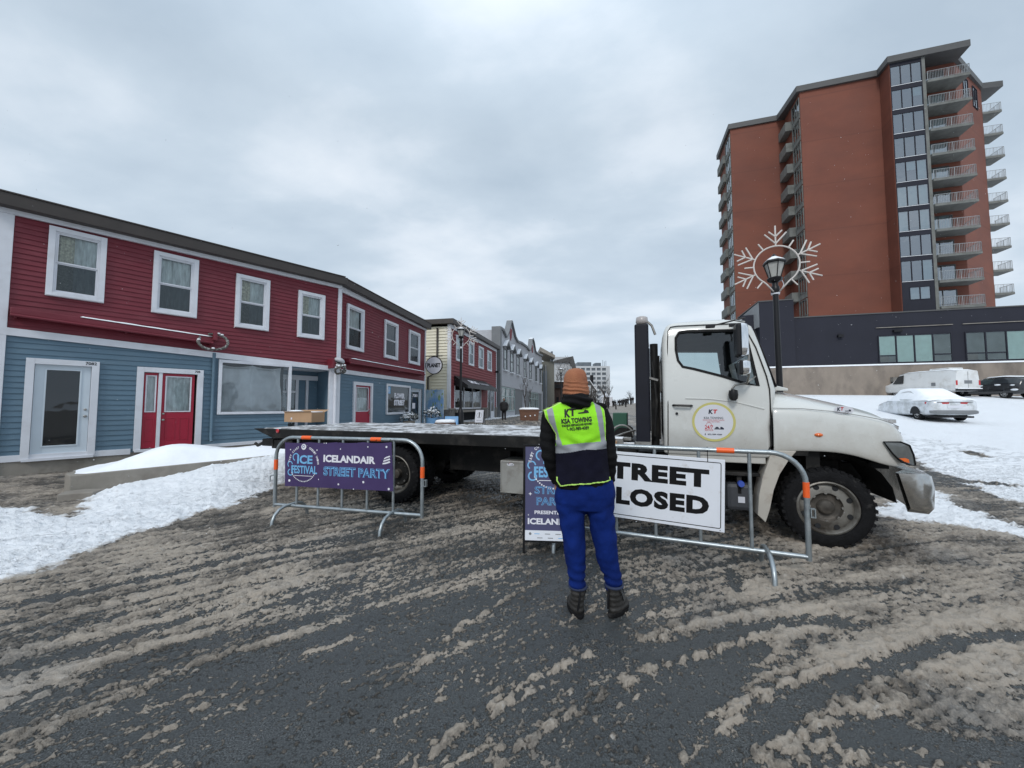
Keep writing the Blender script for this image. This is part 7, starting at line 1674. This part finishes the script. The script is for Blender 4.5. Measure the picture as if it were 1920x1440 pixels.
    # vest
    polyv = [(1049, 755), (1064, 762), (1079, 768), (1094, 764), (1107.5, 752), (1127, 756), (1129, 790), (1129, 821), (1133, 850), (1139, 896.5), (1098, 900.5), (1065, 902.5), (1055, 905.5), (1048, 907), (1044, 901.5), (1041.5, 897), (1041, 846), (1040, 812), (1030, 795), (1021.5, 782), (1019, 770)]
    PV = [(L(*q).x, L(*q).z) for q in polyv]; fx = np.array([q[0] for q in PV]); 
    n1, n2 = 300, 190; vs = []; zlo, zhi = L(1048, 909).z, 1.572
    for j in range(n2 + 1):
        z = zlo + (zhi - zlo) * j / n2
        for i in range(n1):
            th = 2 * PI * i / n1; p = tor(z, th, .012); w = .0085 * nz((p.x * 1.0, 0, p.z * .55), 9, 5) + .005 * nz(p, 17, 2) + .006 * math.sin(p.x * 60 + p.z * 9 + 2 * nz(p, 4)) * sst(1.25, .98, z)
            if z > 1.18: w += .007 * math.sin(p.z * 55 - abs(p.x + .06) * 34) * sst(.0, 1, 1 - abs(z - 1.27) / .09)
            d = Vector((p.x - tor(z, 0).x * .5 - tor(z, PI).x * .5, p.y, 0)).normalized(); vs.append(p + d * float(w))
    V = np.array([v[:] for v in vs]); quads = []; mats = []
    gx = np.array([L(x, 759).x for x in (0, 1)]); 
    def X(px): return L(px, 800).x
    def Zp(py): return L(1085, py).z
    ii = np.arange(n1); 
    cen = []
    for j in range(n2):
        for i in range(n1): a = j * n1 + i; e = j * n1 + (i + 1) % n1; quads.append((a, e, e + n1, a + n1))
    Q = np.array(quads); C = V[Q].mean(1); ins = poly_sd(C[:, 0], C[:, 2], PV) 
    keep = ins > 0; px_ = (C[:, 0] + O.x) / MY * 721 + 960; py_ = 759.05 - (C[:, 2] - 1.55) * 721 / MY
    m_ = np.zeros(len(Q), int)
    top = np.interp(px_, [1041, 1050, 1085, 1131], [833, 831, 826, 824]); bot = np.interp(px_, [1042, 1085, 1133], [847, 839, 837])
    m_[py_ > bot] = 2; m_[(py_ >= top) & (py_ <= bot)] = 1
    for a, c in (((1023, 766, 1034, 766), (1040, 827, 1049, 831)), ((1109, 753, 1121, 755), (1118, 824, 1127.5, 824))):
        t = (py_ - a[1]) / (c[1] - a[1]); l = a[0] + (c[0] - a[0]) * t; r = a[2] + (c[2] - a[2]) * t; bow = 3.0 * np.sin(np.clip(t, 0, 1) * PI) * (-.6 if a[0] < 1080 else -.3); m_[(py_ < top) & (px_ > l + bow) & (px_ < r + bow)] = 1
    m_[(ins < .0055) & (py_ < 822)] = 3; m_[(ins < .0085) & (py_ > 888)] = 3
    me = bpy.data.meshes.new('vest'); fq = [tuple(int(v) for v in q) for q in Q[keep]]; me.from_pydata([tuple(v) for v in V], [], fq); 
    for q in ('neon', 'reflect', 'navycloth', 'piping'): me.materials.append(M[q])
    me.polygons.foreach_set('material_index', m_[keep].astype(np.int32)); me.polygons.foreach_set('use_smooth', [True] * len(fq)); me.update()
    bm = bmesh.new(); bm.from_mesh(me); bmesh.ops.delete(bm, geom=[v for v in bm.verts if not v.link_faces], context='VERTS'); bm.to_mesh(me); bm.free()
    ve = bpy.data.objects.new('safety_vest', me); COL.objects.link(ve); ve.parent = R_
    sd_ = ve.modifiers.new('s', 'SOLIDIFY'); sd_.thickness = .004; sd_.offset = 1
    bv = BVHTree.FromPolygons([tuple(v.co) for v in me.vertices], [tuple(p.vertices) for p in me.polygons]); t = MB(); rt = .085
    def tx(s_, px, py, w, h, **k): q = L(px, py); put_text(t, s_, q.x, 0, q.z, w=w * S1, h=h * S1, rot=rt, **k)
    tx('K', 1058.5, 774, 11, 15, bold=.06, shear=.15); tx('T', 1069, 772, 12, 14, bold=.06, shear=.15); tx('KSA TOWING', 1075, 786.5, 54, 9, bold=.05); tx('ROADSIDE ASSISTANCE AND RECOVERY', 1076, 794.5, 54, 4.2, bold=.05); tx('902-989-4089', 1079.5, 801, 34, 6.2, bold=.03); 
    q = L(1059, 801.5); ring(t, q.x + .008, 0, q.z + .004, .010, .015, 10, 2.4, 5.2)
    q = L(1088, 772); t.prism([(q.x - .04, q.z - .012), (q.x + .04, q.z - .006), (q.x + .035, q.z + .012), (q.x + .012, q.z + .018), (q.x + .0, q.z + .002), (q.x - .04, q.z - .004)], -.0005, 0)
    nv = []
    for p in t.v:
        h = bv.ray_cast(Vector((p[0], -1, p[2])), Vector((0, 1, 0))); y = h[0].y if h[0] else -.13; nv.append((p[0], y - .0075, p[2]))
    t.v = nv; t.build('vest_print', M['ink2'], ve)
    # knitted hat pulled down over the ears
    hp = [(690, 0.0, 1080), (691, 9, 1080), (694, 15, 1080), (699, 18.8, 1080), (706, 21.3, 1079.5), (713, 22.3, 1079.3), (720, 22.8, 1079.5), (727, 23.2, 1079.7), (733, 23.6, 1080), (738, 23.8, 1080.3), (741, 23.0, 1080.5)]
    rings = []
    for py, r, cx in hp: q = L(cx, py); rr = max(r, .8) * S1; rings.append([Vector((q.x + rr * math.cos(a), .01 + rr * 1.17 * math.sin(a), q.z + (.012 * max(0, math.sin(a)) if py > 730 else 0))) for a in [2 * PI * k / 40 for k in range(40)]])
    b = MB(); b.loft(rings[::-1]); ht = b.build('knitted_hat', M['hat'], R_, smooth=True); ss = ht.modifiers.new('u', 'SUBSURF'); ss.levels = 3; bake(ht); ht.data.polygons.foreach_set('use_smooth', [True] * len(ht.data.polygons))
    zc1, zc2 = L(1080, 716).z, L(1080, 726).z
    displace(ht, lambda p, n: .0035 * nz(p, 14, 2) + (.0045 * math.sin(p[2] * 210 + 9 * p[0] * 2.2 + 2.0 * nz(p, 9, 6)) * (.7 + .8 * nz(p, 10, 3)) if p[2] < zc1 else 0) + (.004 if p[2] < zc2 else 0))
    b = MB(); 
    for a in range(26): t_ = 2 * PI * a / 26; q = L(1080, 738); b.tube([Vector((q.x + .088 * math.cos(t_), .012 + .10 * math.sin(t_), q.z + .01)), Vector((q.x + .09 * math.cos(t_), .014 + .103 * math.sin(t_), q.z - .012))], .005, 4)
    b.build('hair', M['hair'], R_)
    # boots
    for P, yaw, lb in ((legL[-1], .12, 0), (legR[-1], -.75, 1)):
        b = MB(); c = Vector((P.x, P.y, 0)); Tm = Matrix.Translation(c) @ Matrix.Rotation(yaw, 4, 'Z')
        b.loft([[Vector((rx * math.cos(t) , oy + ry * math.sin(t), z)) for t in [2 * PI * k / 18 for k in range(18)]] for z, rx, ry, oy in ((.02, .048, .10, .055), (.05, .052, .105, .055), (.09, .050, .09, .04), (.12, .050, .066, .012), (.16, .053, .060, .0), (.195, .056, .062, -.002), (.215, .055, .061, -.002))], T=Tm)
        b.loft([[Vector((rx * math.cos(t), .10 + ry * math.sin(t), z)) for t in [2 * PI * k / 18 for k in range(18)]] for z, rx, ry in ((.02, .052, .085), (.05, .053, .085), (.08, .042, .065), (.095, .03, .04))], T=Tm)
        bo = blob(b, 'boot', M['boot'], R_, .0065, 3); displace(bo, lambda p, n: .003 * nz(p, 22, 1) + .0025 * math.sin(p[2] * 160))
        s_ = MB(); s_.loft([[Vector((rx * math.cos(t) * (1.0 - .12 * (math.sin(t) < -.3)), .062 + ry * math.sin(t), z)) for t in [2 * PI * k / 24 for k in range(24)]] for z, rx, ry in ((0, .054, .128), (.012, .058, .134), (.026, .056, .132))], T=Tm); s_.build('sole', M['rubber'], bo, smooth=50)
        l_ = MB(); l_.tube([Tm @ Vector((.045, -.03, .21)), Tm @ Vector((.062, -.0, .17)), Tm @ Vector((.058, .03, .12)), Tm @ Vector((.04, .07, .09))], .004, 5); l_.tube([Tm @ Vector((-.04, .045, .20)), Tm @ Vector((.0, .062, .185)), Tm @ Vector((.045, .045, .2)), Tm @ Vector((.068, .02, .175))], .004, 5); l_.tube([Tm @ Vector((-.02, -.055, .06)), Tm @ Vector((-.012, -.066, .12)), Tm @ Vector((0, -.064, .21))], .008, 5); l_.build('laces', M['black'], bo)


M['neon'] = mat('neon_mesh', (.30, .80, .012), .7, var=.08, vs=8, bump=.35, bs=220); M['reflect'] = mat('reflective_tape', (.27, .285, .31), .45, var=.08, vs=5, bump=.15, bs=120)
M['navycloth'] = mat('navy_cloth', (.0045, .0045, .014), .85, spec=.2, var=.3, vs=6, bump=.3, bs=120); M['piping'] = mat('vest_piping', (.50, .80, .16), .6); M['ink2'] = mat('black_print', (.010, .012, .008), .7)
M['trousers'] = mat('blue_trousers', (.004, .018, .130), .9, spec=.15, var=.3, vs=7, bump=1.0, bs=11, stretch=(1, 1, .7)); M['cuff'] = mat('trouser_cuff', (.02, .03, .07), .8); M['jacket'] = mat('black_jacket', (.005, .005, .006), .85, spec=.2, var=.3, vs=6, bump=.3, bs=60)
M['hat'] = mat('rust_hat', (.36, .142, .070), .9, var=.12, vs=12, bump=.6, bs=140, tint=(.26, .08, .04), tamt=.4, ts=9); M['boot'] = mat('dark_boot', (.030, .028, .026), .6, var=.35, vs=14, bump=.4, bs=40)
build_man()


M['silver'] = mat('silver_paint', (.50, .52, .53), .3, metal=.2, var=.04, coat=.5, tint=(.74, .77, .81), tamt=.8, ts=2.2, thr=(.42, .55)); M['carglass'] = mat('car_glass', (.03, .035, .04), .08, var=.2, coat=.5); M['rimsilver'] = mat('alloy_rim', (.42, .42, .42), .35, metal=.6)
M['vanwhite'] = mat('van_white', (.66, .67, .67), .4, var=.05, coat=.3, tint=(.42, .40, .36), tamt=.5, ts=1.5); M['carblack'] = mat('black_car_paint', (.013, .014, .017), .25, coat=.6, var=.2, tint=(.25, .27, .3), tamt=.35, ts=2.5, thr=(.6, .7))
M['darkcoat'] = mat('dark_coat', (.012, .012, .014), .8, var=.3); M['greycoat'] = mat('grey_coat', (.06, .065, .07), .8, var=.3); M['greyhair'] = mat('grey_hair', (.25, .22, .20), .7)

# ------------------------------------------------------------ people further off
def figure(H, seed, coat, m_, stride=.12, arms=True, fat=1.0, name='person', parts=False):
    rnd = random.Random(seed); s_ = H / 1.75; b = MB()
    def V(x, y, z): return Vector((x, y, z)) * s_
    def ball(b, p, r, ry, rz): b.lathe([(0, -1), (.5, -.87), (.87, -.5), (1, 0), (.87, .5), (.5, .87), (0, 1)], 10, Matrix.Translation(p) @ Matrix.Diagonal((r * s_, ry * s_, rz * s_, 1)))
    b.tube([V(-.08, 0, .85), V(-.10, stride * .5, .48), V(-.11, stride, .05)], [.10 * s_, .085 * s_, .075 * s_], 8); b.tube([V(.08, 0, .85), V(.09, -stride * .3, .48), V(.10, -stride, .05)], [.10 * s_, .085 * s_, .075 * s_], 8)
    ball(b, V(-.11, stride - .05, .04), .05, .12, .045); ball(b, V(.10, -stride - .05, .04), .05, .12, .045)
    b.loft([[V(rx * fat * math.cos(t), ry * fat * math.sin(t), z) for t in [2 * PI * k / 12 for k in range(12)]] for z, rx, ry in ((.78, .18, .13), (.95, .185, .135), (1.15, .18, .13), (1.32, .20, .13), (1.42, .17, .11), (1.47, .07, .07))])
    for sx in (-1, 1): b.tube([V(sx * .19 * fat, 0, 1.38), V(sx * .25 * fat, .02, 1.12), V(sx * .22 * fat, -.10, .88)], [.06 * s_, .05 * s_, .038 * s_], 8); ball(b, V(sx * .22 * fat, -.11, .83), .035, .04, .05)
    b.tube([V(0, 0, 1.42), V(0, 0, 1.56)], [.055 * s_, .05 * s_], 8); ball(b, V(0, -.01, 1.62), .082, .095, .12); ball(b, V(0, -.105, 1.61), .014, .02, .02)
    return b, s_


def place_far(px, py, Y, H, seed, mat_, label, group=None, rz=0, fat=1.0, stride=.1):
    p = at(px, py, Y); g = gz(p[0], Y)
    b, s_ = figure(H, seed, None, mat_, stride, fat=fat); o = blob(b, 'person', M[mat_], None, .03 if Y > 40 else .016, 3); o.location = (float(p[0]), Y, g); o.rotation_euler = (0, 0, rz); tag(o, label, 'person', group); return o, s_


o, s_ = place_far(945, 780, 30.0, 1.72, 1, 'darkcoat', 'pedestrian in a dark coat walking on the cleared pavement path', fat=1.25, stride=.1)
b = MB(); b.lathe([(0, 1), (.5, .87), (.87, .5), (1, 0), (.9, -.5)], 10, Matrix.Translation((0, .012, 1.63 * s_)) @ Matrix.Diagonal((.095, .10, .13, 1))); b.build('hair', M['greyhair'], o, smooth=True)
b = MB(); b.lathe([(0, .5), (.6, .4), (1, 0), (.7, -.5), (0, -.6)], 10, Matrix.Translation((0, -.075, 1.61 * s_)) @ Matrix.Diagonal((.06, .045, .10, 1))); b.build('face', M['skin'], o, smooth=True)
b = MB(); b.loft([[Vector((rx * math.cos(t), ry * math.sin(t), z)) for t in [2 * PI * k / 14 for k in range(14)]] for z, rx, ry in ((.72, .27, .2), (.95, .26, .19), (1.2, .245, .18), (1.36, .25, .17), (1.44, .14, .12))]); b.build('coat', M['darkcoat'], o, smooth=True)
PROTO = []
CR = [(1140.6, 74, 1.78, 'darkcoat'), (1154.8, 73, 1.82, 'darkcoat'), (1173.3, 78, 1.75, 'darkcoat'), (1183.5, 80, 1.8, 'darkcoat'), (1135.7, 88, 1.7, 'darkcoat'), (1149.5, 90, 1.7, 'greycoat'), (1158.5, 92, 1.7, 'darkcoat'), (1161.5, 90, 1.75, 'darkcoat'), (1164.5, 93, 1.72, 'darkcoat'), (1167, 89, 1.7, 'darkcoat'), (1169.5, 92, 1.78, 'darkcoat'), (1171.8, 94, 1.7, 'greycoat'), (1176, 91, 1.75, 'darkcoat'), (1178.5, 95, 1.72, 'darkcoat'), (1187, 90, 1.74, 'darkcoat'), (1152, 95, 1.68, 'darkcoat')]
for i, (px, Y, H, mt) in enumerate(CR):
    k = i % 4
    if len(PROTO) <= k: o, _ = place_far(px, 760, Y, H, i + 5, mt, 'person in dark winter clothes standing in the crowd at the far end of the street', 'people in the crowd up the street', rz=i * 1.1, fat=1.0, stride=.04); PROTO.append(o)
    else: o = PROTO[k].copy(); COL.objects.link(o); p = at(px, 760, Y); o.location = (float(p[0]), Y, gz(p[0], Y)); o.rotation_euler = (0, 0, i * 1.3); o.scale = (H / 1.78,) * 3


# ------------------------------------------------------------ parked vehicles on the snowy lot
def car_body(stations, W_, mats, wheels, wr, glass_from, roofm='body'):
    """stations along x: (x, half width, sill z, belt z, roof z, roof half width); returns loft with glass faces between belt and roof"""
    b = MB(); n = 0
    rings = []
    for x, w, zs, zb, zr, rw in stations:
        h = [(w * .80, zs), (w * .97, zs + .08), (w, (zs + zb) / 2), (w * .985, zb - .06), (w * .94, zb), (rw, zr - .05), (rw * .86, zr), (rw * .4, zr + .015)]
        rings.append([(x, y, z) for y, z in h] + [(x, -y, z) for y, z in h[::-1]])
    m_ = len(rings[0]); base = len(b.v)
    for i in range(len(rings)): b.v += [tuple(p) for p in rings[i]]
    for i in range(len(rings) - 1):
        for j in range(m_):
            k = 0; j2 = (j + 1) % m_
            if j in (4, 10) and glass_from(i, stations): k = 1
            if j in (5, 6, 7, 8, 9) and glass_from(i, stations) == 2: k = 1
            b.f.append((i * m_ + j, i * m_ + j2, (i + 1) * m_ + j2, (i + 1) * m_ + j)); b.m.append(k)
    b.f.append(tuple(range(m_))); b.m.append(0); b.f.append(tuple(range((len(rings) - 1) * m_, len(rings) * m_))[::-1]); b.m.append(0)
    return b, rings


def car_wheel(R_, x, y, r, w, side):
    b = MB(); T_ = Matrix.Translation((x, y, r)); s_ = 1 if side > 0 else -1
    b.lathe([(r * .62, -.0), (r * .95, .0), (r, .03), (r, w - .03), (r * .95, w), (r * .62, w)], 28, T_ @ (Matrix.Rotation(0 if side < 0 else PI, 4, 'Z')), 'y', caps=False); t = b.build('wheel', M['rubber'], R_, smooth=40)
    b = MB(); b.lathe([(r * .63, .01), (r * .58, .03), (r * .2, .02), (0, .015)], 20, T_ @ Matrix.Rotation(0 if side < 0 else PI, 4, 'Z'), 'y', caps=False)
    rim = b.build('rim', M['rimsilver'], t, smooth=40); b = MB()
    for k in range(8): a = 2 * PI * k / 8; b.lathe([(0, .0), (r * .10, .0), (r * .1, .028), (0, .028)], 8, T_ @ Matrix.Rotation(0 if side < 0 else PI, 4, 'Z') @ Matrix.Translation((r * .42 * math.cos(a), 0, r * .42 * math.sin(a))), 'y')
    b.build('rim_openings', M['dark'], rim)


def snow_sheet(R_, pts_fn, nu, nv, name='snow_cover', th=.05):
    b = MB(); vs = []
    for i in range(nu + 1):
        for j in range(nv + 1):
            x, y, z = pts_fn(i / nu, j / nv); e = min(1, 6 * min(i / nu, 1 - i / nu, j / nv, 1 - j / nv)); vs.append((x, y, z - .02 + (th * (1 + .4 * nz((x * 1.5, y * 1.5, 0))) + .02) * math.sin(max(0, e) * PI / 2)))
    b.add(vs, [(i * (nv + 1) + j, (i + 1) * (nv + 1) + j, (i + 1) * (nv + 1) + j + 1, i * (nv + 1) + j + 1) for i in range(nu) for j in range(nv)]); return b.build(name, M['snow'], R_, smooth=True)


def place_vehicle(px, Y, az, name, label, cat): p = at(px, 760, Y); g = gz(p[0], Y); return thing(name, label, cat, (float(p[0]), Y, g - .01), PI / 2 - rad(az))


def build_cars():
    # silver saloon under snow: x forward, rear axle at 0
    R_ = place_vehicle(1760, 18.4, 19, 'parked_sedan', 'silver saloon car buried under smooth snow, rear towards the street', 'car')
    st = [(-1.02, .62, .38, .86, .88, .55), (-.98, .80, .30, .90, .96, .66), (-.80, .88, .24, .94, 1.02, .70), (-.35, .895, .22, .95, 1.06, .70), (.10, .90, .22, .97, 1.29, .68), (.60, .90, .21, .98, 1.47, .64), (1.2, .90, .21, .97, 1.50, .64), (1.8, .90, .21, .96, 1.43, .64), (2.3, .90, .21, .93, 1.10, .66), (2.6, .89, .22, .90, .98, .68), (3.2, .87, .24, .80, .86, .62), (3.5, .75, .3, .70, .74, .5)]
    b, rg = car_body(st, .9, None, None, None, lambda i, s_: 1 if 3 <= i <= 7 else 0); bo = b.build('body', [M['silver'], M['snow']], R_, smooth=True, fix=True); ss = bo.modifiers.new('u', 'SUBSURF'); ss.levels = 1; ss.render_levels = 1
    zr = lambda x: float(np.interp(x, [s_[0] for s_ in st], [s_[4] for s_ in st])); rw = lambda x: float(np.interp(x, [s_[0] for s_ in st], [s_[5] for s_ in st]))
    def f(u, v): x = -.92 + 3.5 * u; y = (v * 2 - 1); w = .86; yy = y * w; r_ = rw(x); tg = min(.95, zr(x) - .05); z = zr(x) + .02 if abs(yy) < r_ * .8 else zr(x) + .02 - (zr(x) - tg) * min(1, (abs(yy) - r_ * .8) / (w - r_ * .8)); return x, yy, z
    snow_sheet(bo, f, 40, 20, th=.07)
    for s_ in (-1, 1): car_wheel(R_, 0, s_ * .84, .32, .2, s_); car_wheel(R_, 2.65, s_ * .84, .32, .2, s_)
    for s_ in (-1, 1): b = MB(); b.loft([[(-1.035 + .0, s_ * .20, .80), (-1.035, s_ * .20, .86), (-1.0, s_ * .2, .86), (-1.0, s_ * .2, .80)], [(-.99, s_ * .66, .77), (-.99, s_ * .66, .87), (-.95, s_ * .66, .87), (-.95, s_ * .66, .77)], [(-.70, s_ * .885, .80), (-.70, s_ * .885, .88), (-.7, s_ * .86, .88), (-.7, s_ * .86, .8)]]); b.build('tail_light', M['redlens'], R_, fix=True)
    b = MB(); b.loft([[(-1.04, y, .33), (-1.06, y, .40), (-1.05, y, .50), (-.98, y, .50)] if abs(y) < .7 else [(-.93, y, .36), (-.95, y, .42), (-.93, y, .48), (-.88, y, .48)] for y in (-.84, -.66, 0, .66, .84)]); b.build('bumper_insert', M['greydark'], R_, fix=True)
    b = MB(); b.box(-1.03, -1.01, -.26, .26, .60, .72); b.build('number_plate', M['decalw'], R_); b = MB(); b.box(-1.045, -1.0, -.6, .6, .865, .885); b.build('boot_trim', M['greydark'], R_); b = MB(); b.box(-.9, 3.3, -.7, .7, .16, .24); b.build('dark_underbody_fill', M['dark'], R_)
    for s_ in (-1, 1): arch = [(.37 * math.cos(a), .32 + .37 * math.sin(a)) for a in [PI * i / 10 for i in range(11)]]; b = MB(); b.add([(x, s_ * .901, z) for x, z in arch] + [(0, s_ * .901, .2)], [tuple(range(11))]); b.build('wheel_arch', M['dark'], R_)
    # white cargo van
    R_ = place_vehicle(1786, 29.5, 0, 'parked_van', 'white panel van with a roof pod parked along the block wall', 'van')
    st = [(-1.10, .85, .45, 1.1, 1.80, .70), (-1.08, .93, .42, 1.1, 1.93, .78), (-.6, .98, .40, 1.12, 2.02, .82), (1.5, .99, .38, 1.12, 2.04, .84), (2.6, .99, .38, 1.12, 2.02, .82), (3.1, .98, .38, 1.12, 1.93, .78), (3.75, .97, .38, 1.12, 1.30, .80), (4.2, .95, .40, 1.06, 1.14, .78), (4.5, .85, .45, .95, 1.0, .7)]
    b, rg = car_body(st, 1, None, None, None, lambda i, s_: 0); bo = b.build('body', M['vanwhite'], R_, smooth=50, fix=True)
    for s_ in (-1, 1): b = MB(); y = s_ * .985; b.add([(2.65, y, 1.15), (3.55, y * .99, 1.15), (3.15, y * .88, 1.78), (2.70, y * .86, 1.85)], [(0, 1, 2, 3)]); b.build('door_window', M['carglass'], R_); car_wheel(R_, 0, s_ * .88, .36, .22, s_); car_wheel(R_, 3.4, s_ * .88, .36, .22, s_)
    b = MB(); b.box(-.4, 1.0, -.55, .55, 2.03, 2.22); b.build('roof_pod', M['vanwhite'], R_, bevel=.06); b = MB(); b.box(-1.112, -1.10, -.28, .28, .95, 1.2); b.build('number_plate', M['greydark'], R_); 
    for s_ in (-1, 1): MB().box(-1.11, -1.09, s_ * .84 - .06, s_ * .84 + .06, .85, 1.2).build('tail_light', M['redlens'], R_)
    b = MB(); b.box(-1.22, -1.08, -.95, .95, .42, .56); b.build('rear_bumper', M['black'], R_); b = MB(); b.box(-1.22, -1.09, -.9, .9, .561, .62); b.build('bumper_snow', M['snow'], R_); b = MB(); b.box(-1.115, -1.10, -.006, .006, .6, 1.85); b.build('door_gap', M['greydark'], R_); b = MB(); b.box(.2, .5, .988, .995, .85, 1.1); b.build('side_vent', M['greydark'], R_)
    snow_sheet(bo, lambda u, v: (-1.05 + 4.2 * u, (v * 2 - 1) * .8, float(np.interp(-1.05 + 4.2 * u, [-1.1, -.6, 1.5, 2.6, 3.1], [1.93, 2.03, 2.05, 2.03, 1.94]))), 20, 8, th=.05)
    # dark estate car at the frame edge
    R_ = place_vehicle(1908, 28.0, 4, 'parked_suv', 'black sport utility car with patches of snow at the right edge', 'car'); R_.location = tuple(Vector(R_.location))
    st = [(-.95, .70, .45, 1.0, 1.15, .55), (-.90, .85, .38, 1.02, 1.35, .62), (-.6, .91, .32, 1.05, 1.56, .66), (.2, .92, .30, 1.04, 1.62, .68), (1.2, .92, .30, 1.02, 1.60, .68), (1.7, .92, .30, 1.0, 1.50, .66), (2.3, .92, .30, .98, 1.06, .72), (2.9, .91, .32, .93, .98, .70), (3.4, .86, .38, .84, .88, .62), (3.55, .7, .45, .75, .78, .5)]
    b, rg = car_body(st, .92, None, None, None, lambda i, s_: 1 if 1 <= i <= 5 else 0); bo = b.build('body', [M['carblack'], M['carglass']], R_, smooth=True, fix=True); ss = bo.modifiers.new('u', 'SUBSURF'); ss.levels = 1; ss.render_levels = 1
    for s_ in (-1, 1): car_wheel(R_, 0, s_ * .85, .36, .22, s_); car_wheel(R_, 2.7, s_ * .85, .36, .22, s_)
    snow_sheet(bo, lambda u, v: (-.5 + 2.0 * u, (v * 2 - 1) * .6, float(np.interp(-.5 + 2 * u, [-.9, -.6, .2, 1.2, 1.7], [1.4, 1.57, 1.63, 1.61, 1.5]))), 16, 8, th=.05); s2 = snow_sheet(bo, lambda u, v: (2.4 + 1.0 * u, (v * 2 - 1) * .7, float(np.interp(2.4 + u, [2.3, 2.9, 3.4], [1.05, .99, .89]))), 10, 8, th=.03)
    b = MB()
    for x, z, w in ((.3, 1.0, .35), (-.6, .95, .25), (1.4, .98, .3), (-.7, .62, .4), (2.2, .9, .25)): b.lathe([(0, 0), (w * .6, .005), (w * .5, .02), (0, .03)], 10, Matrix.Translation((x, .93, z)) @ Matrix.Rotation(-PI / 2 + .0, 4, 'X') @ Matrix.Diagonal((1, .3, 1, 1)))
    b.build('snow_patch', M['snow'], R_, smooth=True)


build_cars()
print('objects', len(bpy.data.objects))
